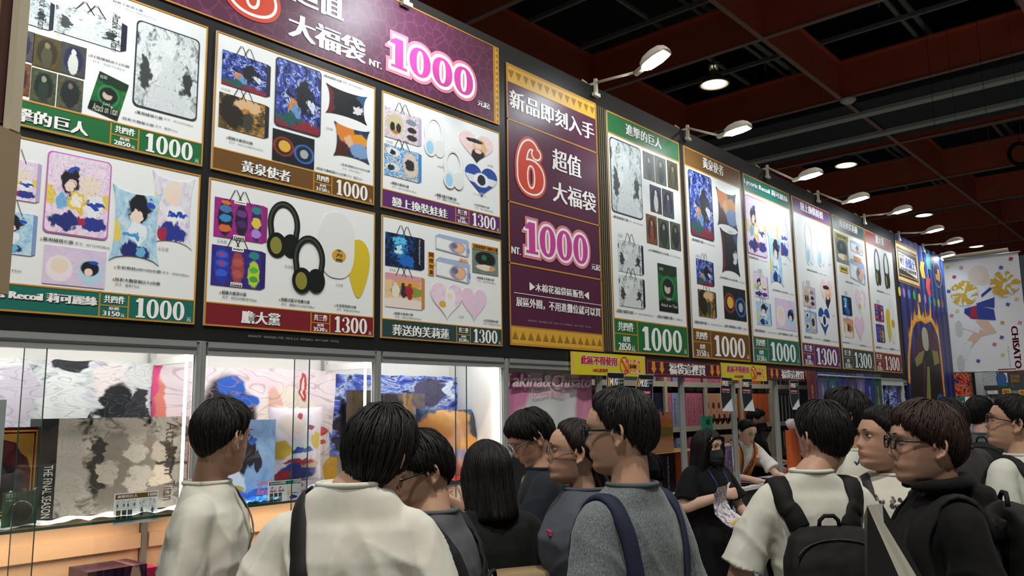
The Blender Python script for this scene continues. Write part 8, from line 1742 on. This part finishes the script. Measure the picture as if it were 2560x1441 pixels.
# man in black hoodie
P15 = person('man in a black hooded top with glasses and brown hair, looking left, at the right', 2312, 1116, 2.42, 118, (4, 2, 0), ('hoodie', '08080a'), S_BOWL, 'brown', 'a', seed=155, glasses='1a1a1c', build=1.06, loose=1.4, clumps=620, hood=True, fold=.008, sw=.98)
bp15, yb15 = backpack(P15, 'bulky black backpack on the man in the black hooded top', '0b0b0d', w=.36, z0=.95, z1=1.42, depth=.24, strapw=.075, sx=.14)
t = worn(P15, 'water_bottle', 'clear water bottle with a white cap in the side pocket of the bulky black backpack', 'bottle'); c = V((-.205, yb15-.13, 1.02)); 
b = MB(); b.lathe([(.001, 0), (.032, .002), (.033, .02), (.033, .15), (.026, .18), (.015, .20), (.015, .215)], glass_mat('bottle_plastic', (.75, .8, .82), .12, .05), 20); b.transform(Matrix.Translation(c)); b.build('bottle_body', None, t)
b = MB(); b.lathe([(.001, .235), (.017, .234), (.018, .212), (.016, .21)], mat('cap_white', 'd0d4d4', .5), 20); b.transform(Matrix.Translation(c)); b.build('cap', None, t)
# farther right
P16 = person('person in a charcoal T-shirt half hidden behind the man in the black hooded top', 2372, 1056, 4.5, 60, (0, 0, 0), ('tee', '3c3a3c'), S_SHORT, 'black', 'a', seed=166, voxel=.007, clumps=160)
P17 = person('man in a grey denim jacket with a white mask, by the pale booth wall', 2452, 1036, 6.0, 8, (-26, 12, 0), ('jacket', '5c6468'), S_BOWL, 'black', 'b', seed=177, mask='d4d8d8', voxel=.007, clumps=260, loose=1.5)
backpack(P17, 'black backpack on the man in the grey denim jacket', '17181b', w=.30, depth=.14)
P18 = person('man in a white textured shirt with glasses looking up, cut by the right border', 2528, 1062, 3.75, 72, (34, 12, 0), ('tee', 'c6c8c0'), S_UNDER, 'black', 'a', seed=188, glasses='1c1c1e', loose=1.5, clumps=420, build=1.04)
backpack(P18, 'black backpack strap on the man in the white textured shirt', '18191a', strapw=.055, sx=.13, w=.28, z1=1.32, depth=.13)
P19 = person('person in dark clothes between the denim jacket and the white textured shirt', 2490, 1052, 6.8, 30, (10, 0, 0), ('tee', '55524c'), S_BOWL, 'black', 'a', seed=199, voxel=.008, clumps=120)

# big paper bag held between two men
def slanted_bag():
    D = 1.95; tl, trr = V(at(2168, 1264, D)), V(at(2206, 1260, D-.03)); bl, brr = V(at(2262, 1475, D-.02)), V(at(2324, 1475, D-.05)); lt, lb = V(at(2160, 1290, D+.16)), V(at(2164, 1520, D+.14))
    t = thing('paper_bag', 'large black carrier bag with a white gusset carried between the two men at the right', 'bag', tuple(bl)); P = []
    bl2, br2, lb2 = tl+(bl-tl)*2.0, trr+(brr-trr)*2.0, lt+(lb-lt)*2.0; r2t, r2b = trr+(lt-tl), br2+(lb2-bl2)
    b = MB(); mt, mb_ = (tl+trr)/2, (bl2+br2)/2; b.add([tl, mt, trr, bl2, mb_, br2], [(0, 3, 4, 1), (1, 4, 5, 2)], mat('bag_cream', 'ecece0', .6)); P.append(b.build('gusset'))
    b = MB(); blk = mat('bag_black', '121214', .45); b.add([tl, bl2, lb2, lt, trr, br2, r2b, r2t], [(0, 1, 2, 3), (4, 7, 6, 5), (1, 5, 6, 2), (3, 2, 6, 7)], blk); P.append(b.build('bag_body'))
    b = MB(); vs, fs = glyphs('games'); xa, xb = min(p[0] for p in vs), max(p[0] for p in vs); dn = (bl-tl).normalized(); ac = ((lb-bl)-dn*(lb-bl).dot(dn)).normalized(); nrm = dn.cross(ac); nrm = nrm if nrm.dot(V(CAM)-tl) > 0 else -nrm
    o = V(at(2240, 1452, D)); o = tl+dn*(o-tl).dot(dn); b.add([o+dn*(.06-(p[0]-xa)/(xb-xa)*.13)*-1*-1+ac*(.012+(.85-p[1])*.03)+nrm*.003 for p in vs], fs, mat('bag_print_white', 'd4d4d0', .6)); P.append(b.build('lettering'))
    for o in P: keep(o, t)
slanted_bag()
for o in bpy.data.objects:
    if 'label' in o and len(o['label'].replace('-',' ').split()) > 16: print('LABEL', len(o['label'].split()), o['label'])
